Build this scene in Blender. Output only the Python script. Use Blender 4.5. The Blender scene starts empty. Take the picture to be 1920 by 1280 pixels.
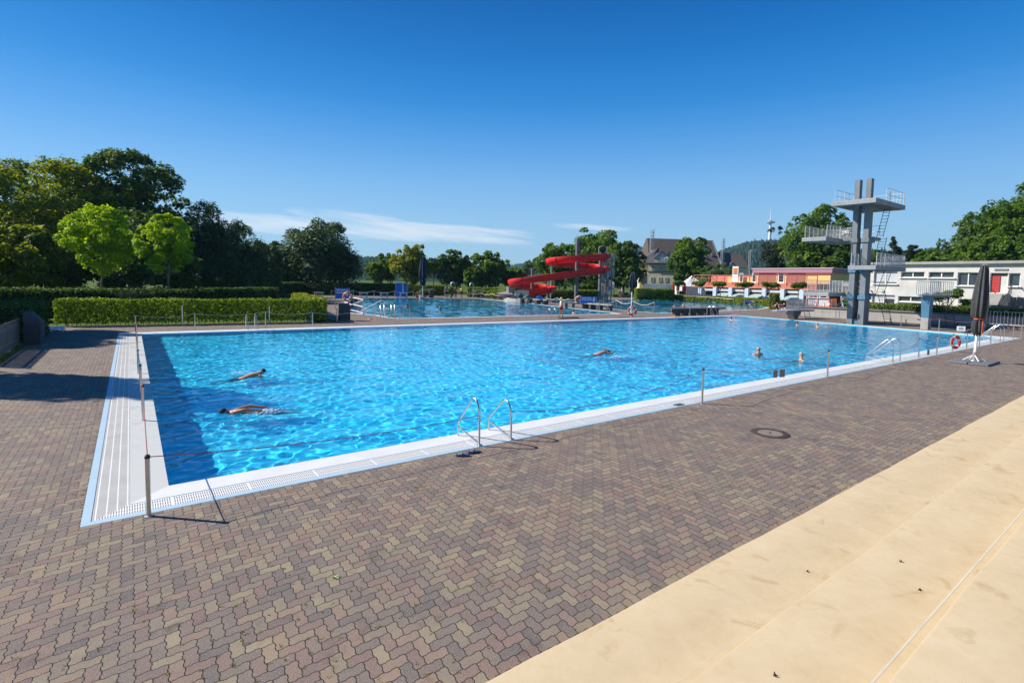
import bpy, bmesh, math, random
import numpy as np
from mathutils import Vector, Matrix
sc = bpy.context.scene
COL = sc.collection
PI = math.pi
rnd = random.Random(7)
rng = np.random.RandomState(11)

# ---------------------------------------------------------------- camera maths
FL, YAW, PITCH, ROLL = 977.44, .63207, -.06387, .02
CX, CY = 960., 588.
CAM = Vector((-.4175, -9.5814, 3.3355))
_f = Vector((math.sin(YAW)*math.cos(PITCH), math.cos(YAW)*math.cos(PITCH), math.sin(PITCH)))
_r = Vector((math.cos(YAW), -math.sin(YAW), 0))
_u = _r.cross(_f)
RIGHT = _r*math.cos(ROLL) + _u*math.sin(ROLL)
UP = -_r*math.sin(ROLL) + _u*math.cos(ROLL)

def ray(u, v):
    return _f + RIGHT*((u-CX)/FL) - UP*((v-CY)/FL)
def G(u, v, z=0.):            # point on the horizontal plane z
    d = ray(u, v); t = (z-CAM.z)/d.z
    return CAM + d*t
def AX(u, v, x):              # point on the plane x = const
    d = ray(u, v); t = (x-CAM.x)/d.x
    return CAM + d*t
def AD(u, v, dist):           # point at a depth along the view axis
    return CAM + ray(u, v)*dist

camd = bpy.data.cameras.new('camera')
camo = bpy.data.objects.new('camera', camd); COL.objects.link(camo); sc.camera = camo
_m = Matrix.Identity(4)
for i in range(3):
    _m[i][0] = RIGHT[i]; _m[i][1] = UP[i]; _m[i][2] = -_f[i]; _m[i][3] = CAM[i]
camo.matrix_world = _m
camd.sensor_width = 36; camd.lens = FL/1920*36; camd.shift_y = -(640-CY)/1920
camd.clip_start = .05; camd.clip_end = 20000

# ---------------------------------------------------------------- light
SUN_AZ = math.radians(-46.4); SUN_EL = math.radians(36)
world = bpy.data.worlds.new('World'); sc.world = world; world.use_nodes = True
wn = world.node_tree; wl = wn.links
bg = wn.nodes['Background']
def N(nt, t, **kw):
    n = nt.nodes.new(t)
    for k, v in kw.items():
        if k.startswith('i_'):
            n.inputs[k[2:].replace('_', ' ')].default_value = v
        else: setattr(n, k, v)
    return n
sky = N(wn, 'ShaderNodeTexSky', sky_type='NISHITA', sun_disc=False, sun_elevation=SUN_EL, sun_rotation=SUN_AZ,
        altitude=300, air_density=1.0, dust_density=.0, ozone_density=3.0)
hs = N(wn, 'ShaderNodeHueSaturation'); hs.inputs['Saturation'].default_value = 1.38; hs.inputs['Value'].default_value = 1.0
sk0 = N(wn, 'ShaderNodeVectorMath', operation='MULTIPLY'); sk0.inputs[1].default_value = (.13,)*3; wl.new(sky.outputs[0], sk0.inputs[0])
sk1 = N(wn, 'ShaderNodeGamma'); sk1.inputs[1].default_value = 1.32; wl.new(sk0.outputs[0], sk1.inputs[0])
sk2 = N(wn, 'ShaderNodeVectorMath', operation='MULTIPLY'); sk2.inputs[1].default_value = (7.2,)*3; wl.new(sk1.outputs[0], sk2.inputs[0])
wl.new(sk2.outputs[0], hs.inputs['Color'])
# deep clear summer sky: darker overhead, paling to haze at the horizon
tcs = N(wn, 'ShaderNodeTexCoord'); sps = N(wn, 'ShaderNodeSeparateXYZ'); wl.new(tcs.outputs['Generated'], sps.inputs[0])
skr = N(wn, 'ShaderNodeValToRGB'); skr.color_ramp.interpolation = 'B_SPLINE'
_e = skr.color_ramp.elements
_st = [(0.0, (2.55, 3.76, 4.61)), (.0767, (2.24, 3.63, 4.95)), (.141, (1.76, 3.36, 5.18)), (.22, (.88, 2.5, 5.05)), (.31, (.09, 1.60, 4.4)), (.446, (.0, .70, 2.75)), (.64, (.0, .45, 2.0)), (1., (.0, .38, 1.6))]
while len(_e) < len(_st): _e.new(.5)
for _k, (_p, _c) in enumerate(_st): _e[_k].position = _p; _e[_k].color = (*[x_/6 for x_ in _c], 1)
wl.new(sps.outputs[2], skr.inputs[0])
skv = N(wn, 'ShaderNodeVectorMath', operation='MULTIPLY'); skv.inputs[1].default_value = (6,)*3; wl.new(skr.outputs[0], skv.inputs[0])
sgam = N(wn, 'ShaderNodeMix', data_type='RGBA', blend_type='MULTIPLY'); sgam.inputs[0].default_value = 1.; sgam.inputs[7].default_value = (.84, 1.0, 1.10, 1)
wl.new(hs.outputs[0], sgam.inputs[6])
bg.inputs[1].default_value = .1
# thin cirrus low over the hills: noise stretched along the horizon, by direction in the sky
tc = N(wn, 'ShaderNodeTexCoord'); sep = N(wn, 'ShaderNodeSeparateXYZ'); wl.new(tc.outputs['Generated'], sep.inputs[0])
def wm(op, a, b=None, c=None, clamp=False):
    n = wn.nodes.new('ShaderNodeMath'); n.operation = op; n.use_clamp = clamp
    for i, x in enumerate((a, b, c)):
        if x is None: continue
        if isinstance(x, (int, float)): n.inputs[i].default_value = x
        else: wl.new(x, n.inputs[i])
    return n.outputs[0]
az = wm('ARCTAN2', sep.outputs[0], sep.outputs[1])
el = wm('ARCSINE', sep.outputs[2])
cmb = N(wn, 'ShaderNodeCombineXYZ')
wl.new(wm('MULTIPLY', az, 5.), cmb.inputs[0]); wl.new(wm('MULTIPLY', wm('ADD', el, wm('MULTIPLY', az, .10)), 60.), cmb.inputs[1])
nz = N(wn, 'ShaderNodeTexNoise'); nz.inputs['Scale'].default_value = 1.0; nz.inputs['Detail'].default_value = 7; nz.inputs['Roughness'].default_value = .62
nz.inputs['Distortion'].default_value = .6
wl.new(cmb.outputs[0], nz.inputs['Vector'])
def dir_azel(u, v):
    d = ray(u, v).normalized(); return math.atan2(d.x, d.y), math.asin(d.z)
def bump01(x, c, w):   # smooth bump of half width w round c
    return wm('SUBTRACT', 1., wm('POWER', wm('ABSOLUTE', wm('DIVIDE', wm('SUBTRACT', x, c), w)), 2.4), clamp=True)
clouds = None
for (u0, v0, u1, v1, hw, amt) in ((300, 404, 1040, 444, .024, .80), (500, 398, 800, 425, .022, .55), (985, 421, 1225, 430, .008, .5)):
    a0, e0 = dir_azel(u0, v0); a1, e1 = dir_azel(u1, v1)
    ac, aw = (a0+a1)/2, abs(a1-a0)/2
    # centre line height varies with azimuth; height band narrows to the right end
    cl = wm('ADD', wm('MULTIPLY', wm('SUBTRACT', az, a0), (e1-e0)/(a1-a0)), e0)
    fx = bump01(az, ac, aw)
    fy = bump01(wm('SUBTRACT', el, cl), 0., hw)
    m = wm('MULTIPLY', wm('MULTIPLY', wm('POWER', fx, .6), fy), amt)
    clouds = m if clouds is None else wm('MAXIMUM', clouds, m)
dens = wm('MULTIPLY', wm('SUBTRACT', wm('ADD', nz.outputs[0], wm('MULTIPLY', clouds, .75)), .73), 2.8, clamp=True)
dens = wm('MULTIPLY', wm('MULTIPLY', dens, wm('MINIMUM', wm('MULTIPLY', clouds, 2.5), 1.)), .85)
cmix = N(wn, 'ShaderNodeMix', data_type='RGBA'); cmix.inputs[7].default_value = (4.9, 5.4, 5.9, 1)
wl.new(dens, cmix.inputs[0]); skm = N(wn, 'ShaderNodeMix', data_type='RGBA'); skm.inputs[0].default_value = .88; wl.new(sgam.outputs[2], skm.inputs[6]); wl.new(skv.outputs[0], skm.inputs[7])
wl.new(skm.outputs[2], cmix.inputs[6])
wl.new(cmix.outputs[2], bg.inputs[0])

sund = bpy.data.lights.new('sun', 'SUN'); sund.energy = 4.2; sund.angle = math.radians(.5); sund.color = (1, .94, .84)
suno = bpy.data.objects.new('sun', sund); COL.objects.link(suno)
SUNDIR = Vector((math.sin(SUN_AZ)*math.cos(SUN_EL), math.cos(SUN_AZ)*math.cos(SUN_EL), math.sin(SUN_EL)))
suno.rotation_euler = SUNDIR.to_track_quat('Z', 'Y').to_euler()
suno.location = (0, 0, 60)
sund.cycles.is_caustics_light = True
vs = sc.view_settings; vs.view_transform = 'Standard'; vs.look = 'None'; vs.gamma = 1; vs.exposure = 0.75
sc.cycles.max_bounces = 10; sc.cycles.transparent_max_bounces = 16
sc.cycles.sample_clamp_indirect = 6

# ---------------------------------------------------------------- materials
class NT:
    """small helper round a material's node tree"""
    def __init__(s, name):
        s.m = bpy.data.materials.new(name); s.m.use_nodes = True; s.t = s.m.node_tree; s.l = s.t.links
        s.b = s.t.nodes['Principled BSDF']; s.out = s.t.nodes['Material Output']
    def n(s, typ, **kw): return N(s.t, typ, **kw)
    def link(s, a, b): s.l.new(a, b)
    def math(s, op, a, b=None, c=None, clamp=False):
        n = s.t.nodes.new('ShaderNodeMath'); n.operation = op; n.use_clamp = clamp
        for i, x in enumerate((a, b, c)):
            if x is None: continue
            if isinstance(x, (int, float)): n.inputs[i].default_value = x
            else: s.l.new(x, n.inputs[i])
        return n.outputs[0]
    def mix(s, f, a, b, blend='MIX'):
        n = s.t.nodes.new('ShaderNodeMix'); n.data_type = 'RGBA'; n.blend_type = blend
        for i, x in ((0, f), (6, a), (7, b)):
            if isinstance(x, (int, float)): n.inputs[i].default_value = x
            elif isinstance(x, tuple): n.inputs[i].default_value = (*x[:3], 1)
            else: s.l.new(x, n.inputs[i])
        return n.outputs[2]
    def noise(s, vec, scale, detail=4, rough=.55, dist=0):
        n = s.t.nodes.new('ShaderNodeTexNoise'); n.inputs['Scale'].default_value = scale; n.inputs['Detail'].default_value = detail
        n.inputs['Roughness'].default_value = rough; n.inputs['Distortion'].default_value = dist
        if vec is not None: s.l.new(vec, n.inputs['Vector'])
        return n
    def ramp(s, fac, stops):
        n = s.t.nodes.new('ShaderNodeValToRGB'); e = n.color_ramp.elements
        while len(e) > 1: e.remove(e[-1])
        e[0].position = stops[0][0]; e[0].color = (*stops[0][1], 1)
        for p, c in stops[1:]:
            k = e.new(p); k.color = (*c, 1)
        s.l.new(fac, n.inputs[0]); return n.outputs[0]
    def bump(s, h, strength=.3, dist=.01):
        n = s.t.nodes.new('ShaderNodeBump'); n.inputs['Strength'].default_value = strength; n.inputs['Distance'].default_value = dist
        s.l.new(h, n.inputs['Height']); s.l.new(n.outputs[0], s.b.inputs['Normal'])
    def pos(s):
        return s.n('ShaderNodeNewGeometry').outputs['Position']
    def obj(s):
        return s.n('ShaderNodeTexCoord').outputs['Object']
    def set(s, **kw):
        for k, v in kw.items():
            k = k.replace('_', ' ')
            if isinstance(v, tuple): s.b.inputs[k].default_value = (*v[:3], 1)
            else: s.b.inputs[k].default_value = v

def pm(name, col, rough=.6, var=.15, scale=3., bump=0., metal=0., spec=.5, fine=0.):
    """plain paint/plaster/metal with soft wear"""
    s = NT(name); s.set(Roughness=rough, Metallic=metal, Specular_IOR_Level=spec)
    o = s.obj(); n1 = s.noise(o, scale, 6, .6)
    dark = tuple(c*(1-var) for c in col); lite = tuple(min(1, c*(1+var*.6)) for c in col)
    c = s.ramp(n1.outputs[0], [(.3, dark), (.55, col), (.75, lite)])
    if fine:
        n2 = s.noise(o, 90, 2, .5); c = s.mix(s.math('MULTIPLY', n2.outputs[0], fine), c, tuple(c0*.5 for c0 in col))
    s.link(c, s.b.inputs['Base Color'])
    if bump: s.bump(s.noise(o, scale*8, 4).outputs[0], bump, .01)
    return s.m

M = {}
M['steel'] = pm('brushed_steel', (.62, .62, .60), .28, .1, 8, metal=1.)
M['galv'] = pm('galvanised_metal', (.46, .46, .47), .45, .15, 6, metal=.7)
M['whitepaint'] = pm('white_paint', (.78, .78, .76), .45, .08)
M['rail_light'] = pm('pale_metal_rail', (.58, .58, .57), .5, .1, 6)
M['black'] = pm('black_plastic', (.02, .02, .022), .45, .2)
M['darkgrey'] = pm('dark_grey', (.07, .075, .08), .7, .2)
M['concrete'] = pm('concrete', (.36, .355, .34), .85, .18, 1.2, .25, fine=.3)
M['concrete_dark'] = pm('dark_concrete', (.17, .175, .19), .85, .2, 1.2, .25, fine=.3)
M['red_plastic'] = pm('red_plastic', (.74, .020, .018), .42, .18, .6, spec=.3)
M['dark_red'] = pm('dark_red_plastic', (.30, .012, .012), .4, .12, 1.0)
M['ring_red'] = pm('ring_red', (.65, .03, .03), .5, .1)
M['orange'] = pm('orange_plastic', (.85, .16, .02), .45, .1)
M['yellow_cloth'] = pm('yellow_cloth', (.85, .48, .01), .85, .15)
M['umb_cloth'] = pm('charcoal_canvas', (.060, .061, .066), .88, .25, 5, .2)
M['umb_blue'] = pm('navy_canvas', (.02, .032, .06), .85, .25, 4, .2)
M['blue_sign'] = pm('blue_sign', (.02, .17, .55), .4, .08)
M['navy_sign'] = pm('navy_sign', (.015, .06, .25), .4, .08)
M['blue_tarp'] = pm('blue_tarp', (.03, .14, .55), .5, .2, 2)
M['rope'] = pm('white_rope', (.72, .66, .60), .8, .15, 20)
M['rope_red'] = pm('red_rope', (.33, .09, .08), .8, .2, 20)
M['wood'] = pm('grey_wood', (.17, .145, .12), .8, .3, 4, .3)
M['skin'] = pm('skin', (.52, .27, .17), .5, .08)
M['skin_tan'] = pm('tanned_skin', (.40, .19, .11), .45, .08)
M['hair'] = pm('dark_hair', (.03, .02, .014), .6, .3, 20)
M['hair_grey'] = pm('grey_hair', (.35, .33, .30), .6, .2, 20)
M['hair_blond'] = pm('fair_hair', (.42, .28, .13), .6, .2, 20)
M['cloth_white'] = pm('white_cloth', (.75, .74, .72), .85, .1)
M['cloth_red'] = pm('red_cloth', (.45, .02, .03), .85, .1)
M['cloth_black'] = pm('black_cloth', (.02, .02, .025), .85, .1)
M['cloth_navy'] = pm('navy_cloth', (.02, .03, .08), .85, .1)
M['cloth_green'] = pm('green_cloth', (.05, .35, .07), .85, .1)
M['cloth_jean'] = pm('pale_jeans', (.30, .40, .52), .85, .1)
M['cloth_yellow'] = pm('yellow_shirt', (.8, .55, .02), .85, .1)
M['straw'] = pm('straw', (.60, .48, .28), .85, .15, 10)
M['white_wall'] = pm('white_render', (.63, .615, .58), .85, .06, .6, .1)
M['glass_dark'] = pm('window_glass', (.05, .065, .08), .08, .3, .8, spec=.8)
M['blind'] = pm('grey_blind', (.50, .52, .56), .6, .06)
M['bark'] = pm('bark', (.11, .085, .065), .9, .35, 6, .5)
M['bark_pale'] = pm('pale_bark', (.22, .19, .15), .9, .35, 6, .5)
M['purple_paint'] = pm('mauve_paint', (.36, .18, .26), .6, .1)
M['salmon'] = pm('salmon_paint', (.64, .22, .17), .7, .08)
M['peach'] = pm('peach_paint', (.76, .50, .20), .7, .08)
M['shutter'] = pm('brown_shutter', (.36, .17, .12), .6, .1)
M['rail_red'] = pm('red_rail', (.42, .10, .09), .5, .1)
M['pink_rail'] = pm('pink_frame', (.68, .30, .26), .5, .1)
M['pale_blue'] = pm('pale_blue_paint', (.50, .62, .76), .6, .08)
M['villa'] = pm('beige_render', (.74, .65, .47), .85, .08, .4)
M['villa_yellow'] = pm('yellow_render', (.62, .48, .22), .85, .08, .4)
M['slate'] = pm('slate', (.10, .095, .10), .75, .3, 1.2, .3)
M['roof_brown'] = pm('brown_roof', (.095, .075, .062), .85, .3, .8, .3)
M['mast_white'] = pm('mast_white', (.75, .75, .76), .5, .05)
M['tower_paint'] = pm('tower_concrete', (.19, .215, .235), .8, .22, .9, .15, fine=.25)
M['tower_shade_blue'] = pm('tower_shade_tint', (.07, .19, .29), .6, .2, .8)  # bluish shade of the grey concrete, put into the base colour
M['flower'] = pm('pink_flowers', (.75, .45, .42), .8, .3, 6)
M['door_red'] = pm('red_door', (.45, .03, .025), .5, .1)
M['green_sign'] = pm('green_sign', (.0, .30, .14), .5, .05)
M['stone_dark'] = pm('dark_granite', (.065, .068, .075), .75, .3, 14, .3, fine=.5)
M['rust'] = pm('rusty_iron', (.07, .04, .03), .7, .35, 10, .4)
M['slide_foot'] = pm('mauve_stone', (.30, .25, .26), .8, .2)
M['slipper'] = pm('navy_rubber', (.02, .045, .14), .5, .15)

def streaked(name, col, rough=.85, amt=.35):
    """concrete or render with rain streaks and blotches"""
    s = NT(name); p = s.pos(); mp = s.n('ShaderNodeMapping'); mp.inputs['Scale'].default_value = (5., 5., .35); s.link(p, mp.inputs[0])
    a = s.noise(mp.outputs[0], 1., 5, .65); b = s.noise(p, .7, 5, .6); g = s.noise(p, 45., 2, .6)
    c = s.ramp(b.outputs[0], [(.3, tuple(x*.82 for x in col)), (.55, col), (.75, tuple(min(1, x*1.1) for x in col))])
    c = s.mix(s.math('MULTIPLY', s.math('SUBTRACT', a.outputs[0], .50), amt*5, clamp=True), c, tuple(x*.45 for x in col))
    c = s.mix(s.math('MULTIPLY', g.outputs[0], .15), c, tuple(x*.5 for x in col))
    s.link(c, s.b.inputs['Base Color']); s.set(Roughness=rough, Specular_IOR_Level=.3); s.bump(g.outputs[0], .2, .01); return s.m
M['concrete'] = streaked('streaked_concrete', (.38, .37, .35), amt=.3)
M['tower_paint'] = streaked('tower_concrete_streaked', (.20, .225, .245), amt=.4)
M['beam_grey'] = streaked('pale_beam_concrete', (.31, .34, .355), amt=.35)
M['white_wall'] = streaked('white_render_streaked', (.66, .645, .61), amt=.10)
M['salmon'] = streaked('salmon_render', (.64, .22, .15), amt=.12)
# ---------------------------------------------------------------- mesh helpers
class MB:
    def __init__(s): s.v = []; s.f = []; s.mi = []; s.k = 0
    def add(s, V, F):
        o = len(s.v); s.v += [tuple(p) for p in V]; s.f += [tuple(i+o for i in q) for q in F]; s.mi += [s.k]*len(F); return s
    def box(s, c, d, rz=0, bev=0):
        x, y, z = d[0]/2, d[1]/2, d[2]/2
        cs, sn = math.cos(rz), math.sin(rz)
        b = min(bev, x*.9, y*.9, z*.9)
        if b <= 0:
            P = [(i*x, j*y, k*z) for k in (-1, 1) for j in (-1, 1) for i in (-1, 1)]
            F = [(0, 2, 3, 1), (4, 5, 7, 6), (0, 1, 5, 4), (2, 6, 7, 3), (0, 4, 6, 2), (1, 3, 7, 5)]
        else:   # chamfered: rings at four heights
            P = []; F = []
            def ring(ix, iy, zz):
                c0 = min(ix, iy)*0
                for (px, py) in ((-ix, -iy+b), (-ix+b, -iy), (ix-b, -iy), (ix, -iy+b), (ix, iy-b), (ix-b, iy), (-ix+b, iy), (-ix, iy-b)):
                    P.append((px, py, zz))
            ring(x-b*.7, y-b*.7, -z); ring(x, y, -z+b); ring(x, y, z-b); ring(x-b*.7, y-b*.7, z)
            for r_ in range(3):
                for i in range(8): F.append((r_*8+i, r_*8+(i+1) % 8, r_*8+8+(i+1) % 8, r_*8+8+i))
            F.append(tuple(range(7, -1, -1))); F.append(tuple(range(24, 32)))
        return s.add([(c[0]+px*cs-py*sn, c[1]+px*sn+py*cs, c[2]+pz) for px, py, pz in P], F)
    def obox(s, p, ex, ey, ez):       # corner + edge vectors
        p, ex, ey, ez = map(Vector, (p, ex, ey, ez))
        P = [p+ex*i+ey*j+ez*k for k in (0, 1) for j in (0, 1) for i in (0, 1)]
        return s.add(P, [(0, 2, 3, 1), (4, 5, 7, 6), (0, 1, 5, 4), (2, 6, 7, 3), (0, 4, 6, 2), (1, 3, 7, 5)])
    def tube(s, pts, r, n=8, cap=True):
        pts = [Vector(p) for p in pts]; rr = r if isinstance(r, (list, tuple)) else [r]*len(pts)
        V = []; F = []; prev = None
        for i, p in enumerate(pts):
            t = (pts[min(i+1, len(pts)-1)] - pts[max(i-1, 0)])
            if t.length < 1e-9: t = Vector((0, 0, 1))
            t.normalize()
            if prev is None:
                a = t.cross(Vector((0, 0, 1)))
                if a.length < 1e-3: a = t.cross(Vector((0, 1, 0)))
            else: a = prev - t*prev.dot(t)
            if a.length < 1e-6: a = t.orthogonal()
            a.normalize(); prev = a; b = t.cross(a)
            for k in range(n):
                w = 2*PI*k/n; V.append(p + (a*math.cos(w)+b*math.sin(w))*rr[i])
        for i in range(len(pts)-1):
            for k in range(n): F.append((i*n+k, i*n+(k+1) % n, (i+1)*n+(k+1) % n, (i+1)*n+k))
        if cap: F.append(tuple(range(n-1, -1, -1))); F.append(tuple((len(pts)-1)*n+k for k in range(n)))
        return s.add(V, F)
    def lathe(s, prof, c=(0, 0, 0), n=16, fold=None):
        V = []; F = []
        for r, z in prof:
            for k in range(n):
                w = 2*PI*k/n; q = r*(1 if fold is None else fold(k, n, z)); V.append((c[0]+q*math.cos(w), c[1]+q*math.sin(w), c[2]+z))
        for i in range(len(prof)-1):
            for k in range(n): F.append((i*n+k, i*n+(k+1) % n, (i+1)*n+(k+1) % n, (i+1)*n+k))
        F.append(tuple(range(n-1, -1, -1))); F.append(tuple((len(prof)-1)*n+k for k in range(n)))
        return s.add(V, F)
    def torus(s, c, R, r, ax, n=24, m=10):
        ax = Vector(ax).normalized(); a = ax.orthogonal().normalized(); b = ax.cross(a); c = Vector(c); V = []; F = []
        for i in range(n):
            w = 2*PI*i/n; d = a*math.cos(w)+b*math.sin(w)
            for k in range(m):
                q = 2*PI*k/m; V.append(c+d*(R+r*math.cos(q))+ax*(r*math.sin(q)))
        for i in range(n):
            for k in range(m): F.append((i*m+k, ((i+1) % n)*m+k, ((i+1) % n)*m+(k+1) % m, i*m+(k+1) % m))
        return s.add(V, F)
    def ball(s, c, r, n=12, m=8):
        r = (r, r, r) if isinstance(r, (int, float)) else r; V = []; F = []
        for j in range(m+1):
            p = PI*j/m-PI/2
            for i in range(n):
                w = 2*PI*i/n; V.append((c[0]+r[0]*math.cos(p)*math.cos(w), c[1]+r[1]*math.cos(p)*math.sin(w), c[2]+r[2]*math.sin(p)))
        for j in range(m):
            for i in range(n): F.append((j*n+i, j*n+(i+1) % n, (j+1)*n+(i+1) % n, (j+1)*n+i))
        return s.add(V, F)
    def prism(s, poly, z0, z1):
        n = len(poly); V = [(p[0], p[1], z0) for p in poly]+[(p[0], p[1], z1) for p in poly]
        return s.add(V, [tuple(range(n-1, -1, -1)), tuple(range(n, 2*n))]+[(i, (i+1) % n, n+(i+1) % n, n+i) for i in range(n)])
    def sheet(s, poly, z): return s.add([(p[0], p[1], z) for p in poly], [tuple(range(len(poly)))])
    def quad(s, a, b, c, d): return s.add([a, b, c, d], [(0, 1, 2, 3)])
    def build(s, name, mats, parent=None, smooth=False):
        me = bpy.data.meshes.new(name); me.from_pydata(s.v, [], s.f)
        for m in (mats if isinstance(mats, (list, tuple)) else [mats]): me.materials.append(m)
        if any(s.mi): me.polygons.foreach_set('material_index', s.mi)
        if smooth: me.polygons.foreach_set('use_smooth', [True]*len(me.polygons)); me.set_sharp_from_angle(angle=math.radians(40))
        me.update(); o = bpy.data.objects.new(name, me); COL.objects.link(o)
        if parent: o.parent = parent
        return o

def tag(o, label=None, cat=None, group=None, kind=None):
    if label: o['label'] = label
    if cat: o['category'] = cat
    if group: o['group'] = group
    if kind: o['kind'] = kind
    return o
def thing(name, label, cat, loc=(0, 0, 0), rz=0, group=None):
    o = bpy.data.objects.new(name, None); COL.objects.link(o); o.empty_display_size = .2
    o.location = loc; o.rotation_euler = (0, 0, rz); return tag(o, label, cat, group)
def kids(o): return [c for c in o.children]
def dup(root, loc, rz=None, label=None, scale=None):
    r = root.copy(); COL.objects.link(r); r.location = loc
    if rz is not None: r.rotation_euler = (0, 0, rz)
    if label: r['label'] = label
    if scale: r.scale = (scale,)*3
    for ch in list(root.children):
        c = ch.copy(); COL.objects.link(c); c.parent = r
        for g in list(ch.children):
            d = g.copy(); COL.objects.link(d); d.parent = c
    return r
def npmesh(name, V, F, mats, parent=None, smooth=False, attr=None, mi=None):
    V = np.asarray(V, np.float32); F = np.asarray(F, np.int32); k = F.shape[1]
    me = bpy.data.meshes.new(name)
    me.vertices.add(len(V)); me.vertices.foreach_set('co', V.ravel())
    me.loops.add(F.size); me.loops.foreach_set('vertex_index', F.ravel())
    me.polygons.add(len(F)); me.polygons.foreach_set('loop_start', np.arange(0, F.size, k, dtype=np.int32))
    me.polygons.foreach_set('loop_total', np.full(len(F), k, np.int32))
    if smooth: me.polygons.foreach_set('use_smooth', np.ones(len(F), bool))
    for m in (mats if isinstance(mats, (list, tuple)) else [mats]): me.materials.append(m)
    if mi is not None: me.polygons.foreach_set('material_index', np.asarray(mi, np.int32))
    if attr is not None:
        a = me.attributes.new('tone', 'FLOAT', 'FACE'); a.data.foreach_set('value', np.asarray(attr, np.float32))
    me.update(calc_edges=True); me.validate()
    o = bpy.data.objects.new(name, me); COL.objects.link(o)
    if parent: o.parent = parent
    return o
def nth(i): return ('first', 'second', 'third', 'fourth', 'fifth', 'sixth', 'seventh', 'eighth', 'ninth', 'tenth', 'eleventh', 'twelfth', 'thirteenth', 'fourteenth', 'fifteenth', 'sixteenth', 'seventeenth', 'eighteenth', 'nineteenth', 'twentieth')[i]
# ---------------------------------------------------------------- paving (herringbone of wavy concrete pavers)
def paver_material():
    s = NT('wavy_pavers'); p = s.pos(); sp = s.n('ShaderNodeSeparateXYZ'); s.link(p, sp.inputs[0])
    W = .114; m = s.math
    x0 = m('DIVIDE', sp.outputs[0], W); y0 = m('DIVIDE', sp.outputs[1], W)
    x = m('ADD', x0, m('ADD', m('MULTIPLY', m('SINE', m('MULTIPLY', y0, 2*PI)), .060), m('MULTIPLY', m('SINE', m('MULTIPLY', y0, 6*PI)), .014)))
    y = m('ADD', y0, m('ADD', m('MULTIPLY', m('SINE', m('MULTIPLY', x0, 2*PI)), .060), m('MULTIPLY', m('SINE', m('MULTIPLY', x0, 6*PI)), .014)))
    ix = m('FLOOR', x); iy = m('FLOOR', y); fx = m('SUBTRACT', x, ix); fy = m('SUBTRACT', y, iy)
    d = m('FLOORED_MODULO', m('SUBTRACT', ix, iy), 4.)
    d0 = m('COMPARE', d, 0., .1); d1 = m('COMPARE', d, 1., .1); d2 = m('COMPARE', d, 2., .1); d3 = m('COMPARE', d, 3., .1)
    H = m('ADD', d0, d1)
    ax_ = m('SUBTRACT', ix, d1); ay_ = m('SUBTRACT', iy, d2)
    idv = s.n('ShaderNodeCombineXYZ'); s.link(ax_, idv.inputs[0]); s.link(ay_, idv.inputs[1]); s.link(H, idv.inputs[2])
    wn_ = s.n('ShaderNodeTexWhiteNoise', noise_dimensions='3D'); s.link(idv.outputs[0], wn_.inputs['Vector'])
    ox = m('SUBTRACT', 1., fx); oy = m('SUBTRACT', 1., fy)
    ev = m('MINIMUM', fy, oy); eh = m('MINIMUM', fx, ox)
    eH = m('MINIMUM', ev, m('ADD', m('MULTIPLY', d0, fx), m('ADD', m('MULTIPLY', d1, ox), m('SUBTRACT', 1., H))))
    eV = m('MINIMUM', eh, m('ADD', m('MULTIPLY', d3, fy), m('ADD', m('MULTIPLY', d2, oy), H)))
    e = m('ADD', m('MULTIPLY', H, eH), m('MULTIPLY', m('SUBTRACT', 1., H), eV))
    joint = s.n('ShaderNodeMapRange', interpolation_type='SMOOTHSTEP'); joint.inputs[1].default_value = .015; joint.inputs[2].default_value = .058
    s.link(e, joint.inputs[0]); jt = joint.outputs[0]
    # colour: each paver its own shade, drifting in patches; two-tone clouds inside a paver
    big = s.noise(p, .8, 4, .6); big2 = s.noise(p, .9, 3, .5, .4)
    blot = s.noise(p, 7., 3, .6)
    t = m('ADD', m('MULTIPLY', wn_.outputs['Value'], .44), m('ADD', m('MULTIPLY', big.outputs[0], .50), m('MULTIPLY', blot.outputs[0], .28)))
    c = s.ramp(t, [(.22, (.082, .078, .082)), (.35, (.122, .104, .098)), (.46, (.160, .127, .110)), (.60, (.192, .152, .122)), (.74, (.24, .193, .132)), (.88, (.31, .25, .155))])
    wc = s.n('ShaderNodeSeparateColor'); s.link(wn_.outputs['Color'], wc.inputs[0])
    redf = m('MULTIPLY', m('SUBTRACT', m('ADD', wc.outputs[1], m('MULTIPLY', big2.outputs[0], 2.1)), 1.48), 2.4, clamp=True)
    c = s.mix(m('MULTIPLY', redf, .4), c, (.26, .135, .112))
    grain = s.noise(p, 75., 4, .85)
    c = s.mix(m('MULTIPLY', m('SUBTRACT', grain.outputs[0], .47), 3.2, clamp=True), c, (.42, .37, .32))
    c = s.mix(m('MULTIPLY', m('SUBTRACT', .46, grain.outputs[0]), 3.0, clamp=True), c, (.05, .042, .04))
    dirt = s.noise(p, 1.7, 5, .7)
    c = s.mix(m('MULTIPLY', m('SUBTRACT', dirt.outputs[0], .575), 3.6, clamp=True), c, (.045, .035, .03))
    moss = s.noise(p, 5., 3, .6)
    jc = s.mix(m('MULTIPLY', m('SUBTRACT', moss.outputs[0], .56), 6., clamp=True), (.052, .044, .036), (.10, .095, .028))
    c = s.mix(jt, jc, c)
    s.link(c, s.b.inputs['Base Color']); s.set(Roughness=.88, Specular_IOR_Level=.3)
    hgt = m('ADD', jt, m('MULTIPLY', grain.outputs[0], .25)); s.bump(hgt, .9, .006)
    return s.m
M['paver'] = paver_material()

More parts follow.
